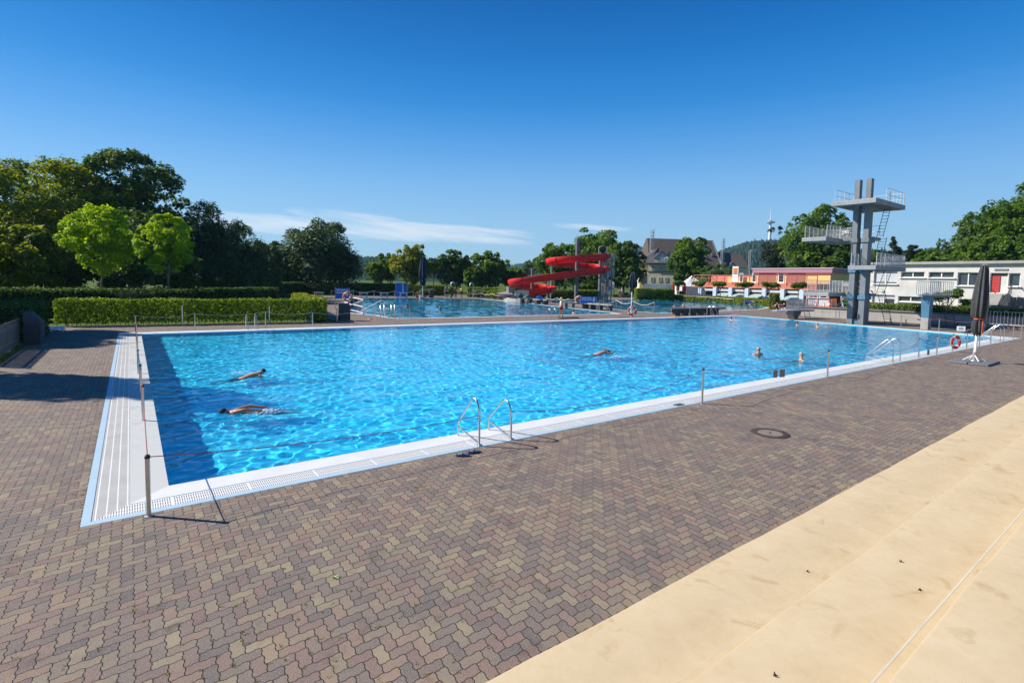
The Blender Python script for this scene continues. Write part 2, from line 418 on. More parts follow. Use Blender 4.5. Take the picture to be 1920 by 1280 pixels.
def grass_material():
    s = NT('mown_grass'); p = s.pos()
    a = s.noise(p, .35, 5, .6); b = s.noise(p, 6., 4, .7)
    c = s.ramp(s.math('ADD', s.math('MULTIPLY', a.outputs[0], .6), s.math('MULTIPLY', b.outputs[0], .4)),
               [(.3, (.030, .062, .010)), (.5, (.075, .12, .02)), (.68, (.15, .17, .04)), (.85, (.22, .19, .07))])
    s.link(c, s.b.inputs['Base Color']); s.set(Roughness=.95, Specular_IOR_Level=.1); s.bump(b.outputs[0], .6, .05); return s.m
M['grass'] = grass_material()

def stone_material():
    s = NT('yellow_sandstone'); p = s.pos()
    a = s.noise(p, 2.2, 7, .68, .2); b = s.noise(p, 11., 5, .65); g = s.noise(p, 160, 2, .6)
    t = s.math('ADD', s.math('MULTIPLY', a.outputs[0], .65), s.math('MULTIPLY', b.outputs[0], .35))
    c = s.ramp(t, [(.28, (.51, .39, .225)), (.42, (.585, .46, .285)), (.58, (.625, .505, .325)), (.75, (.66, .55, .375))])
    # damp brown stains
    st = s.noise(p, 2.6, 4, .55, .8); stf = s.math('MULTIPLY', s.math('SUBTRACT', st.outputs[0], .60), 7., clamp=True)
    c = s.mix(s.math('MULTIPLY', stf, .55), c, (.36, .22, .08))
    c = s.mix(s.math('MULTIPLY', g.outputs[0], .18), c, (.30, .2, .09))
    s.link(c, s.b.inputs['Base Color']); s.set(Roughness=.8, Specular_IOR_Level=.3)
    s.bump(s.math('ADD', g.outputs[0], s.math('MULTIPLY', b.outputs[0], .8)), .25, .004); return s.m
M['sandstone'] = stone_material()

def fill(name, outer, holes, z, mat):
    bm = bmesh.new()
    def loop(P):
        vs_ = [bm.verts.new((p[0], p[1], z)) for p in P]
        return [bm.edges.new((vs_[i], vs_[(i+1) % len(vs_)])) for i in range(len(vs_))]
    es = loop(outer)
    for h in holes: es += loop(h)
    bmesh.ops.triangle_fill(bm, use_beauty=True, use_dissolve=False, edges=es, normal=(0, 0, 1))
    for f in bm.faces:
        if f.normal.z < 0: f.normal_flip()
    me = bpy.data.meshes.new(name); bm.to_mesh(me); bm.free(); me.materials.append(mat)
    o = bpy.data.objects.new(name, me); COL.objects.link(o); o['kind'] = 'structure'; return o

QI = [Vector((0, .05, 0)), Vector((48.6, -.3, 0)), Vector((52.7, 21.4, 0)), Vector((0, 25.25, 0))]         # water edge
QO = [Vector((-1.02, -.93, 0)), Vector((49.9, -1.28, 0)), Vector((53.3, 22.15, 0)), Vector((-1.02, 26.4, 0))]   # outer rim
def xy(l): return [(p.x, p.y) for p in l]
P2 = xy([G(u, v) for u, v in ((647, 585), (680, 588.4), (712, 591.3), (728, 594.5), (752, 596.6), (840, 595.2), (960, 592), (1060, 590), (1157, 588), (1140, 585.5), (1080, 579), (992, 569), (902, 560.5), (760, 558.6), (655, 558))])
P3 = xy([G(u, v) for u, v in ((1003, 563), (1080, 571), (1154, 580), (1190, 583.4), (1227, 586.4), (1258, 586.6), (1290, 585.6), (1350, 582.6), (1420, 579.8), (1440, 576), (1370, 568), (1300, 563.5), (1200, 561))])
def outset(P, d):
    n = len(P); c = Vector((sum(p[0] for p in P)/n, sum(p[1] for p in P)/n)); R = []
    ar = sum(P[i][0]*P[(i+1) % n][1]-P[(i+1) % n][0]*P[i][1] for i in range(n)); sg = 1 if ar > 0 else -1
    for i in range(n):
        a, b, e = Vector(P[i-1]), Vector(P[i]), Vector(P[(i+1) % n])
        t1 = (b-a).normalized(); t2 = (e-b).normalized(); nn = Vector((t1.y+t2.y, -t1.x-t2.x)); l = nn.length
        k = d/max(.5, l/2); R.append((b.x+nn.x/l*k*sg, b.y+nn.y/l*k*sg))
    return R
P2o = outset(P2, .45); P3o = outset(P3, .4)
PAVE = [(-4.5, -6.3), (95, -6.3), (95, 30), (99, 52), (93, 66), (84, 72), (60, 82), (52, 87), (26, 82), (13, 60), (12.0, 29.2), (-4.5, 32.2)]
PAVE = [(-4.5, -40), (-4.5, -6.4)] and PAVE
fill('paving', PAVE, [xy(QO), P2o, P3o], 0, M['paver'])
lawn_hole = [(-4.5, -6.3), (95, -6.3), (95, 30), (99, 52), (93, 66), (84, 72), (60, 82), (52, 87), (26, 82), (13, 60), (12.0, 29.2), (-4.5, 32.2)]
lawn_hole = [(p[0], p[1]) for p in outset(lawn_hole, -.25)]
fill('ground', [(-4000, -4000), (4000, -4000), (4000, 4000), (-4000, 4000)], [lawn_hole], -.03, M['grass'])

# ---------------------------------------------------------------- pool rims
def coping_material():
    s = NT('pool_coping'); p = s.pos(); a = s.noise(p, 1.5, 5, .6); b = s.noise(p, 22, 3, .6)
    c = s.ramp(a.outputs[0], [(.3, (.50, .50, .46)), (.6, (.64, .635, .59)), (.8, (.73, .72, .67))])
    s.link(c, s.b.inputs['Base Color']); wet = s.math('MULTIPLY', s.math('SUBTRACT', a.outputs[0], .42), 4., clamp=True)
    s.link(s.math('SUBTRACT', .62, s.math('MULTIPLY', wet, .45)), s.b.inputs['Roughness']); s.bump(b.outputs[0], .12, .004); return s.m
M['coping'] = coping_material()
M['coping_white'] = pm('white_coping', (.74, .735, .71), .5, .08, 1.5, .1)
M['edge_blue'] = pm('pale_blue_edging', (.42, .57, .67), .55, .07, 2.)
def grate_material(axis):
    s = NT('white_grating'); p = s.pos(); sp = s.n('ShaderNodeSeparateXYZ'); s.link(p, sp.inputs[0])
    u = sp.outputs[0]; v = sp.outputs[1]
    fu = s.math('FRACT', s.math('DIVIDE', u, .030)); slot = s.math('LESS_THAN', s.math('ABSOLUTE', s.math('SUBTRACT', fu, .5)), .2)
    fv = s.math('FRACT', s.math('DIVIDE', s.math('ADD', v, s.math('MULTIPLY', u, .0073)), .118)); row = s.math('LESS_THAN', s.math('ABSOLUTE', s.math('SUBTRACT', fv, .5)), .4)
    f60 = s.math('FRACT', s.math('DIVIDE', u, 1.02)); seg = s.math('GREATER_THAN', f60, .03)
    k = s.math('MULTIPLY', s.math('MULTIPLY', slot, row), seg)
    c = s.mix(k, (.80, .795, .77), (.20, .17, .14)); s.link(c, s.b.inputs['Base Color']); s.set(Roughness=.5)
    s.bump(s.math('SUBTRACT', 1., k), .6, .01); return s.m
M['grate'] = grate_material(0)
def lane_material():
    s = NT('ribbed_gutter_tiles'); p = s.pos(); sp = s.n('ShaderNodeSeparateXYZ'); s.link(p, sp.inputs[0])
    f = s.math('FRACT', s.math('DIVIDE', s.math('ADD', sp.outputs[0], 1.0), .118)); ln = s.math('LESS_THAN', f, .14)
    a = s.noise(p, 2., 5, .6); fj = s.math('FRACT', s.math('DIVIDE', sp.outputs[1], .6)); j = s.math('LESS_THAN', fj, .02)
    base = s.ramp(a.outputs[0], [(.3, (.42, .405, .375)), (.7, (.52, .50, .465))])
    c = s.mix(ln, base, (.8, .8, .78)); c = s.mix(s.math('MULTIPLY', j, .3), c, (.3, .29, .28))
    s.link(c, s.b.inputs['Base Color']); s.set(Roughness=.55); s.bump(ln, .4, .01); return s.m
M['lane'] = lane_material()
def rim(side, a, b, name, mat, z):
    i, j = side, (side+1) % 4
    L = lambda k, t: QI[k].lerp(QO[k], t)
    m = MB(); p, q, r, t = L(i, a), L(j, a), L(j, b), L(i, b)
    m.quad((p.x, p.y, z), (t.x, t.y, z), (r.x, r.y, z), (q.x, q.y, z))
    return m
for sides, a, b, nm, mat, z in (((0, 1, 2), 0, .5, 'pool_coping', 'coping_white', .004), ((3,), 0, .48, 'wet_gutter_ledge', 'coping', .001), ((0,), .5, .87, 'gutter_grating', 'grate', -.002),
                                ((1, 2), .5, 1., 'pool_kerb', 'whitepaint', .006), ((3,), .48, .9, 'gutter_channel', 'lane', -.004), ((0,), .87, 1., 'pale_edging', 'edge_blue', .005), ((3,), .9, 1., 'pale_edging', 'edge_blue', .005)):
    m = MB()
    for s_ in sides:
        t_ = rim(s_, a, b, nm, mat, z); m.add(t_.v, t_.f)
    tag(m.build(nm, M[mat]), kind='structure')
# small dark overflow covers let into the rim
for u, v in ((1273, 759),):
    c = G(u, v); m = MB(); m.box((c.x, c.y, .012), (.32, .16, .012), 0, .004)
    tag(m.build('drain_cover', M['darkgrey']), 'small dark drain cover let into the white pool rim', 'drain cover')

# ---------------------------------------------------------------- tanks and water
def tank_material(name, c1, c2):
    s = NT(name); p = s.pos(); a = s.noise(p, .25, 3, .5); c = s.mix(a.outputs[0], c1, c2); s.link(c, s.b.inputs['Base Color']); s.set(Roughness=.7, Specular_IOR_Level=.2); return s.m
M['tank'] = tank_material('blue_pool_lining', (.028, .60, .86), (.045, .70, .92))
M['tank2'] = tank_material('teal_pool_lining', (.018, .29, .48), (.026, .37, .56))
WBUMP = 0.
def water_material(name, col):
    s = NT(name); s.set(Base_Color=col, Roughness=0., IOR=1.333, Transmission_Weight=1., Specular_IOR_Level=.32)
    if WBUMP: s.bump(s.noise(s.pos(), 5.0, 3, .6, .4).outputs[0], WBUMP, .05)
    return s.m
M['water'] = water_material('clear_water', (.93, .99, 1.))
def make_tank(name, poly, depths, mat):
    n = len(poly); V = [(p[0], p[1], .0) for p in poly]+[(p[0], p[1], -d) for p, d in zip(poly, depths)]
    m = MB(); m.add(V, [tuple(range(n, 2*n))]+[(i, n+i, n+(i+1) % n, (i+1) % n) for i in range(n)])
    o = m.build(name, mat); o['kind'] = 'structure'; o.cycles.is_caustics_receiver = True; return o
make_tank('pool_basin', xy(QI), (.85, 1.45, 1.45, .85), M['tank'])
make_tank('second_pool_basin', P2, [1.5]*len(P2), M['tank2'])
make_tank('third_pool_basin', P3, [1.2]*len(P3), M['tank2'])
def wave(x, y, n, l0, l1, steep, seed):
    r = np.random.RandomState(seed); z = np.zeros_like(x)
    for i in range(n):
        L = 10**r.uniform(math.log10(l0), math.log10(l1)); a = r.uniform(0, 2*PI); k = 2*PI/L; ph = r.uniform(0, 6.28); ph2 = r.uniform(0, 6.28)
        A = steep*L/2/PI*math.sqrt(2./n)
        b = a+.9
        env = 1+.5*np.sin(.35*x*math.cos(b)+.35*y*math.sin(b)+ph2)
        z += A*env*np.sin(k*(x*math.cos(a)+y*math.sin(a))+ph+1.1*np.sin(k*.23*(x*math.cos(b)+y*math.sin(b))+ph2))
    return z
def water_grid(name, corners, nx, ny, args, z0, pts=None):
    S, T = np.meshgrid(np.linspace(0, 1, nx+1), np.linspace(0, 1, ny+1)); q = [np.array([c[0], c[1]]) for c in corners]
    S = S[..., None]; T = T[..., None]
    P = (1-S)*(1-T)*q[0]+S*(1-T)*q[1]+S*T*q[2]+(1-S)*T*q[3]
    x, y = P[..., 0], P[..., 1]; z = z0+sum(wave(x, y, *a) for a in args)
    for (px, py, amp, lam, dec) in (pts or ()):
        r = np.hypot(x-px, y-py); z = z+amp*np.exp(-r/dec)*np.sin(2*PI*r/lam)
    V = np.stack([x, y, z], -1).reshape(-1, 3); I = np.arange((nx+1)*(ny+1)).reshape(ny+1, nx+1)
    F = np.stack([I[:-1, :-1], I[:-1, 1:], I[1:, 1:], I[1:, :-1]], -1).reshape(-1, 4)
    return V, F
def make_water(name, V, F):
    o = npmesh(name, V, F, M['water'], smooth=True); o['kind'] = 'structure'; o.cycles.is_caustics_caster = True; return o
WV1 = [(70, .21, .58, .058, 3), (16, .9, 3., .030, 8)]
V, F = water_grid('water', [(p.x, p.y) for p in QI], 1300, 620, WV1, -.03,
                  [(3.0, 9.4, .012, .40, 1.0), (1.2, 4.6, .012, .40, 1.0), (17.3, 7., .012, .45, 1.2)])
make_water('pool_water', V, F)
def poly_water(name, P, step, args, seed):
    # flat grid cut to the pool outline
    bm = bmesh.new(); vs_ = [bm.verts.new((p[0], p[1], 0)) for p in P]; bm.faces.new(vs_)
    x0, x1 = min(p[0] for p in P), max(p[0] for p in P); y0, y1 = min(p[1] for p in P), max(p[1] for p in P)
    k = x0+step
    while k < x1:
        g_ = bm.verts[:]+bm.edges[:]+bm.faces[:]; bmesh.ops.bisect_plane(bm, geom=g_, plane_co=(k, 0, 0), plane_no=(1, 0, 0)); k += step
    k = y0+step
    while k < y1:
        g_ = bm.verts[:]+bm.edges[:]+bm.faces[:]; bmesh.ops.bisect_plane(bm, geom=g_, plane_co=(0, k, 0), plane_no=(0, 1, 0)); k += step
    co = np.array([v.co[:] for v in bm.verts]); z = -.03+sum(wave(co[:, 0], co[:, 1], *a) for a in args)
    for v, zz in zip(bm.verts, z): v.co.z = zz
    bmesh.ops.triangulate(bm, faces=bm.faces[:])
    for f in bm.faces:
        f.smooth = True
        if f.normal.z < 0: f.normal_flip()
    me = bpy.data.meshes.new(name); bm.to_mesh(me); bm.free(); me.materials.append(M['water'])
    o = bpy.data.objects.new(name, me); COL.objects.link(o); o['kind'] = 'structure'; o.cycles.is_caustics_caster = True; return o
poly_water('second_pool_water', P2, .27, [(40, .9, 2.4, .055, 21)], 2)
poly_water('third_pool_water', P3, .3, [(40, 1.0, 2.6, .05, 31)], 3)
for nm, a, b in (('second_pool_kerb', P2, P2o), ('third_pool_kerb', P3, P3o)):
    m = MB(); n = len(a)
    for i in range(n):
        j = (i+1) % n; m.add([(a[i][0], a[i][1], .004), (b[i][0], b[i][1], .004), (b[j][0], b[j][1], .004), (a[j][0], a[j][1], .004)], [(0, 1, 2, 3)])
    tag(m.build(nm, M['whitepaint']), kind='structure')

# ---------------------------------------------------------------- sandstone seating steps
M['seam'] = pm('pale_mortar', (.68, .60, .46), .85, .12, 3.)
def steps():
    m = MB(); fronts = [(-6.58, 0, .42), (-7.74, .42, .84), (-8.66, .84, 1.26), (-9.85, 1.26, 1.68)]
    for k, (y, z0, z1) in enumerate(fronts):
        yb = fronts[k+1][0] if k < 3 else -16
        xs = np.linspace(-30, 110, 281); rr = random.Random(k)
        ph = [rr.uniform(0, 6) for _ in range(3)]
        def wob(x): return .006*math.sin(x*1.9+ph[0])+.004*math.sin(x*4.7+ph[1])
        prof = [(0, z0-.02), (0, z1-.02), (-.008, z1-.006), (-.025, z1), (-.5, z1+.004), (yb-y-.03, z1)]
        V = []; F = []
        for x in xs:
            for i, (dy, z) in enumerate(prof): V.append((x, y+dy+.009*(x-1.5)*(1 if i < 4 else 0)+(wob(x) if i < 4 else 0), z))
        n = len(prof)
        for a in range(len(xs)-1):
            for i in range(n-1): F.append((a*n+i, a*n+i+1, (a+1)*n+i+1, (a+1)*n+i))
        m.add(V, F)
    return m.build('sandstone_steps', M['sandstone'], smooth=True)
tag(steps(), kind='structure')
m = MB()   # pale mortar line where the upper step meets the lower one
m.obox((-30, -8.660-.2835+.030, 1.262), (140, 1.26, 0), (0, .012, 0), (0, 0, .004)); tag(m.build('mortar_seam', M['seam']), kind='structure')
m = MB(); m.obox((-30, -7.74-.2835+.028, .843), (140, 1.26, 0), (0, .004, 0), (0, 0, .002)); tag(m.build('mortar_seam', M['seam']), kind='structure')
# ================================================================ people
def skin_obj(name, nodes, edges, mat, parent=None, sub=1):
    """one continuous body grown round a joint skeleton: nodes {key: (xyz, radius)}"""
    keys = list(nodes); me = bpy.data.meshes.new(name)
    me.from_pydata([nodes[k][0] for k in keys], [(keys.index(a), keys.index(b)) for a, b in edges], [])
    o = bpy.data.objects.new(name, me); COL.objects.link(o)
    mod = o.modifiers.new('skin', 'SKIN')
    for i, k in enumerate(keys):
        sv = me.skin_vertices[0].data[i]; r = nodes[k][1]
        sv.radius = r if isinstance(r, tuple) else (r, r); sv.use_root = (i == 0)
    s = o.modifiers.new('sub', 'SUBSURF'); s.levels = sub; s.render_levels = sub
    dg = bpy.context.evaluated_depsgraph_get(); m2 = bpy.data.meshes.new_from_object(o.evaluated_get(dg))
    o.modifiers.clear(); o.data = m2; bpy.data.meshes.remove(me); m2.name = name
    m2.materials.clear(); m2.materials.append(mat); m2.polygons.foreach_set('use_smooth', [True]*len(m2.polygons))
    if parent: o.parent = parent
    return o
def pose(**over):
    J = dict(pelvis=((0, 0, .96), .135), belly=((0, .0, 1.10), .125), chest=((0, 0, 1.28), (.165, .12)), neckb=((0, .01, 1.43), .07), neck=((0, .0, 1.50), .052),
             head=((0, -.01, 1.60), .085), crown=((0, 0, 1.69), .075))
    for s, t in ((-1, 'l'), (1, 'r')):
        J.update({'sh'+t: ((s*.18, .01, 1.39), .062), 'el'+t: ((s*.235, .03, 1.11), .043), 'wr'+t: ((s*.24, -.05, .87), .030), 'pa'+t: ((s*.235, -.085, .80), .034),
                  'hip'+t: ((s*.095, 0, .88), .098), 'kn'+t: ((s*.10, -.02, .49), .062), 'an'+t: ((s*.10, .03, .10), .042), 'ft'+t: ((s*.115, -.11, .04), .036)})
    for k, v in over.items(): J[k] = (v, J[k][1]) if not isinstance(v[0], tuple) else v
    return J
EDG = [('pelvis', 'belly'), ('belly', 'chest'), ('chest', 'neckb'), ('neckb', 'neck'), ('neck', 'head'), ('head', 'crown')]
for t_ in 'lr':
    EDG += [('neckb', 'sh'+t_), ('sh'+t_, 'el'+t_), ('el'+t_, 'wr'+t_), ('wr'+t_, 'pa'+t_), ('pelvis', 'hip'+t_), ('hip'+t_, 'kn'+t_), ('kn'+t_, 'an'+t_), ('an'+t_, 'ft'+t_)]
def add_fingers(J, E):
    for t in 'lr':
        p = Vector(J['pa'+t][0]); w = Vector(J['wr'+t][0]); d = (p-w).normalized()
        s = d.cross(Vector((0, 1, .3)))
        if s.length < .1: s = d.cross(Vector((1, 0, 0)))
        s.normalize(); c = d.cross(s).normalized()
        for i, (off, ln) in enumerate(((-.027, .060), (-.009, .072), (.009, .068), (.026, .053))):
            a = 'f%s%d' % (t, i); b = a+'t'
            J[a] = (tuple(p+s*off+d*(.03+ln*.45)), .0095); J[b] = (tuple(p+s*off+d*(.03+ln*.9)+c*.018), .008); E += [('pa'+t, a), (a, b)]
        J['th'+t] = (tuple(p-s*.042+d*.012), .0105); J['tt'+t] = (tuple(p-s*.058+d*.045), .009); E += [('pa'+t, 'th'+t), ('th'+t, 'tt'+t)]
def face(root, J, hair, skin=None, long=False):
    h = Vector(J['head'][0]); c = Vector(J['crown'][0]); up = (c-h).normalized(); fw = J.get('_fw', Vector((0, -1, 0)))
    fw = (fw-up*fw.dot(up)).normalized(); sd = up.cross(fw)
    def bit(nm, p, r, mat): m = MB(); m.ball(p, r, 8, 6); m.build(nm, mat, root, True)
    sk = skin or M['skin']
    bit('nose', h+fw*.092-up*.012, (.014, .014, .02), sk)
    for s in (-1, 1): bit('ear', h+sd*s*.086-up*.005, (.014, .018, .028), sk); bit('eye', h+fw*.083+sd*s*.032+up*.018, .009, M['black'])
    bit('mouth', h+fw*.080-up*.052, (.02, .012, .006), M['dark_red'])
    if hair is not None:
        V = []; F = []; n, k = 14, 8
        for j in range(k+1):
            for i in range(n):
                a = 2*PI*i/n; p = PI/2-j/k*PI*.62
                rr = .099; d = fw*math.cos(a)*math.cos(p)+sd*math.sin(a)*math.cos(p)+up*math.sin(p)
                q = h+up*.045+d*rr
                if d.dot(fw) > .45 and p < .75: q = h+up*.045+d*.07
                V.append(q)
        for j in range(k):
            for i in range(n): F.append((j*n+i, j*n+(i+1) % n, (j+1)*n+(i+1) % n, (j+1)*n+i))
        hm = MB(); hm.add(V, F)
        if long: hm.ball(h-fw*.07-up*.10, (.07, .06, .13), 10, 7)
        hm.build('hair', hair, root, True)
def garment(name, J, edges, grow, mat, root, only=None):
    ks = []; 
    for a, b in edges:
        for k in (a, b):
            if k not in ks: ks.append(k)
    nd = {k: (J[k][0], tuple(r+grow for r in J[k][1]) if isinstance(J[k][1], tuple) else J[k][1]+grow) for k in ks}
    return skin_obj(name, nd, edges, mat, root)
def mid(J, a, b, t, k, r=None):
    p = Vector(J[a][0]).lerp(Vector(J[b][0]), t); J[k] = (tuple(p), r or J[b][1]); return k
def person(label, loc, rz, J=None, top=None, bottom=None, hair='hair', skin='skin', longleg=False, sleeves=False, longhair=False, hat=False, group=None, scale=1.):
    root = thing('person', label, 'person', loc, rz, group); root.scale = (scale,)*3
    J = J or pose(); E = list(EDG); add_fingers(J, E)
    J2 = {k: v for k, v in J.items() if k != '_fw'}
    order = ['pelvis']+[k for k in J2 if k != 'pelvis']
    skin_obj('body', {k: J2[k] for k in order}, E, M[skin], root)
    face(root, J, None if hat else M[hair], M[skin], longhair)
    if bottom:
        ed = []
        for t in 'lr':
            if longleg: ed += [('pelvis', 'hip'+t), ('hip'+t, 'kn'+t), ('kn'+t, 'an'+t)]
            else:
                mid(J2, 'hip'+t, 'kn'+t, .62, 'th_'+t, .082); ed += [('pelvis', 'hip'+t), ('hip'+t, 'th_'+t)]
        garment('trousers' if longleg else 'shorts', J2, ed, .014, M[bottom], root)
    if top:
        ed = [('belly', 'pelvis'), ('belly', 'chest'), ('chest', 'neckb')]
        for t in 'lr':
            if sleeves: mid(J2, 'sh'+t, 'el'+t, .65, 'sl_'+t, .056); ed += [('neckb', 'sh'+t), ('sh'+t, 'sl_'+t)]
            else: ed += [('neckb', 'sh'+t)]
        garment('shirt', J2, ed, .016 if sleeves else .012, M[top], root)
    if hat:
        h = Vector(J['crown'][0]); m = MB(); m.lathe([(.10, -.03), (.105, .0), (.19, -.035), (.195, -.03), (.10, .01), (.095, .08), (.06, .115), (.0, .12)], h-Vector((0, 0, .01)), 18)
        m.build('straw_hat', M['straw'], root, True)
    return root
# lifeguard on the far pool edge, back turned, weight on one leg
p = G(1053, 596)
J = pose(anr=(.16, .10, .10), ftr=(.19, -.03, .04), knr=(.14, .0, .49), anl=(-.13, -.10, .10), ftl=(-.13, -.24, .04), knl=(-.11, -.10, .49), elr=(.27, .06, 1.13), wrr=(.15, -.12, 1.02), par=(.08, -.15, 1.00), ell=(-.29, .05, 1.12), wrl=(-.25, -.08, .92), pal=(-.22, -.12, .86))
person('lifeguard in a straw hat, white vest and red shorts standing on the pool edge', (p.x, p.y+.1, .006), math.radians(65), J, 'cloth_white', 'cloth_red', skin='skin_tan', hat=True, scale=1.05)
m = MB(); m.box((0, 0, .05), (2.2, .62, .035), .1, .01); m.box((-.9, 0, .018), (.12, .6, .03), .1); m.box((.9, .0, .018), (.12, .6, .03), .1)
q = thing('foot_board', 'low reddish wooden board lying on the pool edge under the lifeguard', 'board', (p.x+.3, p.y-.55, 0.004), -.1)
m.build('deck', M['rust'], q)

# ---------------------------------------------------------------- swimmers in the main pool
def swimmer(label, loc, heading, J, hair, skin, shorts=None, cap=None, group='swimmers in the pools'):
    """J is in swimming axes: +x forwards, z up from the water; heading = direction of +x"""
    root = thing('person', label, 'person', loc, heading, group); E = list(EDG); J['_fw'] = J.get('_fw', Vector((.5, 0, -.8))); add_fingers(J, E)
    J2 = {k: v for k, v in J.items() if k != '_fw'}
    skin_obj('body', {k: J2[k] for k in ['pelvis']+[k for k in J2 if k != 'pelvis']}, E, M[skin], root)
    face(root, J, M[cap or hair], M[skin])
    if shorts:
        ed = []
        for t in 'lr': mid(J2, 'hip'+t, 'kn'+t, .5, 'th_'+t, .085); ed += [('pelvis', 'hip'+t), ('hip'+t, 'th_'+t)]
        garment('shorts', J2, ed, .012, M[shorts], root)
    return root
def prone(**o):
    J = dict(pelvis=((-.62, 0, -.06), (.15, .11)), belly=((-.40, 0, -.03), (.14, .10)), chest=((-.18, 0, .0), (.17, .11)), neckb=((-.02, 0, .03), .075), neck=((.06, 0, .06), .055), head=((.16, 0, .10), .085), crown=((.24, 0, .14), .075))
    for s, t in ((-1, 'l'), (1, 'r')):
        J.update({'sh'+t: ((-.06, s*.19, .01), .065), 'el'+t: ((.10, s*.38, -.10), .044), 'wr'+t: ((.30, s*.42, -.16), .032), 'pa'+t: ((.37, s*.42, -.17), .034),
                  'hip'+t: ((-.70, s*.09, -.08), .10), 'kn'+t: ((-1.08, s*.15, -.16), .064), 'an'+t: ((-1.46, s*.12, -.20), .044), 'ft'+t: ((-1.60, s*.14, -.22), .034)})
    for k, v in o.items(): J[k] = (v, J[k][1])
    return J
wl_ = -.03
a = G(490, 702); b = G(425, 711); hd = math.atan2(a.y-b.y, a.x-b.x)
J = prone(pelvis=(-.62, 0, .02), belly=(-.40, 0, .05), chest=(-.18, 0, .06), neckb=(-.02, 0, .09), neck=(.05, 0, .12), head=(.13, 0, .155), crown=(.205, 0, .195), shl=(-.06, -.19, .07), shr=(-.06, .19, .08), elr=(-.25, .40, .02), wrr=(-.45, .50, .02), par=(-.52, .52, .02))
swimmer('swimmer with short dark hair and bare back doing breaststroke across the pool, nearer the hedge', (a.x-.1, a.y, wl_-.05), hd, J, 'hair', 'skin', 'cloth_navy')
a = G(432, 771); b = G(560, 764); hd = math.atan2(a.y-b.y, a.x-b.x)
J = prone(head=(.17, 0, .06), crown=(.25, 0, .09), neck=(.06, 0, .04), chest=(-.18, 0, .03), shl=(-.06, -.19, .06), shr=(-.06, .19, .09), ell=(-.34, -.24, .13), wrl=(-.60, -.20, .10), pal=(-.68, -.19, .08), elr=(-.30, .27, .16), wrr=(-.56, .24, .12), par=(-.64, .22, .09), pelvis=(-.62, 0, -.05))
swimmer('swimmer in a dark cap with both arms swept back, nearest the corner post', (a.x+.05, a.y, wl_-.05), hd, J, 'hair', 'skin_tan', 'cloth_navy', cap='cloth_black')
a = G(1132, 662); b = G(1080, 668); hd = math.atan2(a.y-b.y, a.x-b.x)
J = prone(ell=(.22, -.20, .03), wrl=(.48, -.14, .06), pal=(.56, -.12, .05), elr=(.20, .22, .12), wrr=(.45, .18, .10), par=(.53, .16, .07), head=(.15, 0, .06), crown=(.24, 0, .08), pelvis=(-.62, 0, .0), belly=(-.40, 0, .03), chest=(-.18, 0, .05))
swimmer('swimmer gliding with stretched arms in the middle of the main pool', (a.x+.1, a.y, wl_), hd, J, 'hair', 'skin', 'cloth_navy')
def upright(**o):
    J = pose()
    J = {k: ((v[0][0], v[0][1], v[0][2]-1.42), v[1]) for k, v in J.items()}
    for s, t in ((-1, 'l'), (1, 'r')):
        J['el'+t] = ((s*.32, -.14, -.10), .043); J['wr'+t] = ((s*.22, -.40, -.08), .03); J['pa'+t] = ((s*.2, -.47, -.09), .034)
        J['hip'+t] = ((s*.1, .12, -.50), .095); J['kn'+t] = ((s*.12, .3, -.82), .06); J['an'+t] = ((s*.12, .62, -.95), .042); J['ft'+t] = ((s*.12, .72, -1.0), .036)
    J['pelvis'] = ((0, .1, -.44), .13); J['belly'] = ((0, .06, -.30), .12)
    for k, v in o.items(): J[k] = (v, J[k][1])
    J['_fw'] = Vector((0, -1, 0)); return J
HEADS = [(1422, 663.5, 'hair_blond', 'skin', 2.6, 'swimmer with tanned face and short fair hair facing the near edge', {}),
         (1502, 673.5, 'hair_grey', 'skin', .55, 'grey-haired swimmer in dark glasses near the two hanging plates', {}),
         (1265, 594.3, 'hair', 'skin_tan', 2.2, 'swimmer resting both arms at the far edge before the long black bench', dict(ell=(-.35, .05, -.02), wrl=(-.45, -.1, .02), elr=(.35, .05, -.02), wrr=(.45, -.1, .02))),
         (1371, 600.5, 'hair', 'skin', 1.0, 'dark-haired swimmer splashing near the far corner of the main pool', {}),
         (1494, 609.0, 'hair', 'skin_tan', .6, 'dark-haired swimmer in front of the low diving board', {}),
         (1532, 612.2, 'hair_blond', 'skin', .6, 'fair-haired swimmer before the diving tower', {}),
         (763.5, 575.5, 'hair', 'skin_tan', 2.8, 'swimmer in the second pool beside the metal ladder rails', {}),
         (825, 580.3, 'hair_blond', 'skin', 3.0, 'red-faced swimmer alone in the middle of the second pool', {}),
         (1075, 587.5, 'hair', 'skin', 1.4, 'swimmer in the second pool just behind the lifeguard', {}),
         (1172.5, 568, 'hair', 'skin', 1.4, 'small bather in the third pool below the navy parasol', {}),
         (1263, 574.5, 'hair', 'skin_tan', 1.0, 'bather with raised shoulder in the third pool, nearer the bench', {}),
         (1281, 572.5, 'hair_blond', 'skin', 1.0, 'bather with lifted arms splashing in the third pool', dict(wrl=(-.3, -.2, .35), ell=(-.34, -.05, .12), wrr=(.3, -.2, .35), elr=(.34, -.05, .12)))]
for u, v, hair, sk, rz, lab, ov in HEADS:
    c = G(u, v); J = upright(**{k: tuple(x) for k, x in ov.items()})
    s = swimmer(lab, (c.x, c.y, .02 if v > 600 else .06), rz, J, hair, sk)
    if 'glasses' in lab:
        m = MB(); m.box((0, -.10, .20), (.15, .02, .035), 0, .008); m.build('dark_glasses', M['black'], s)

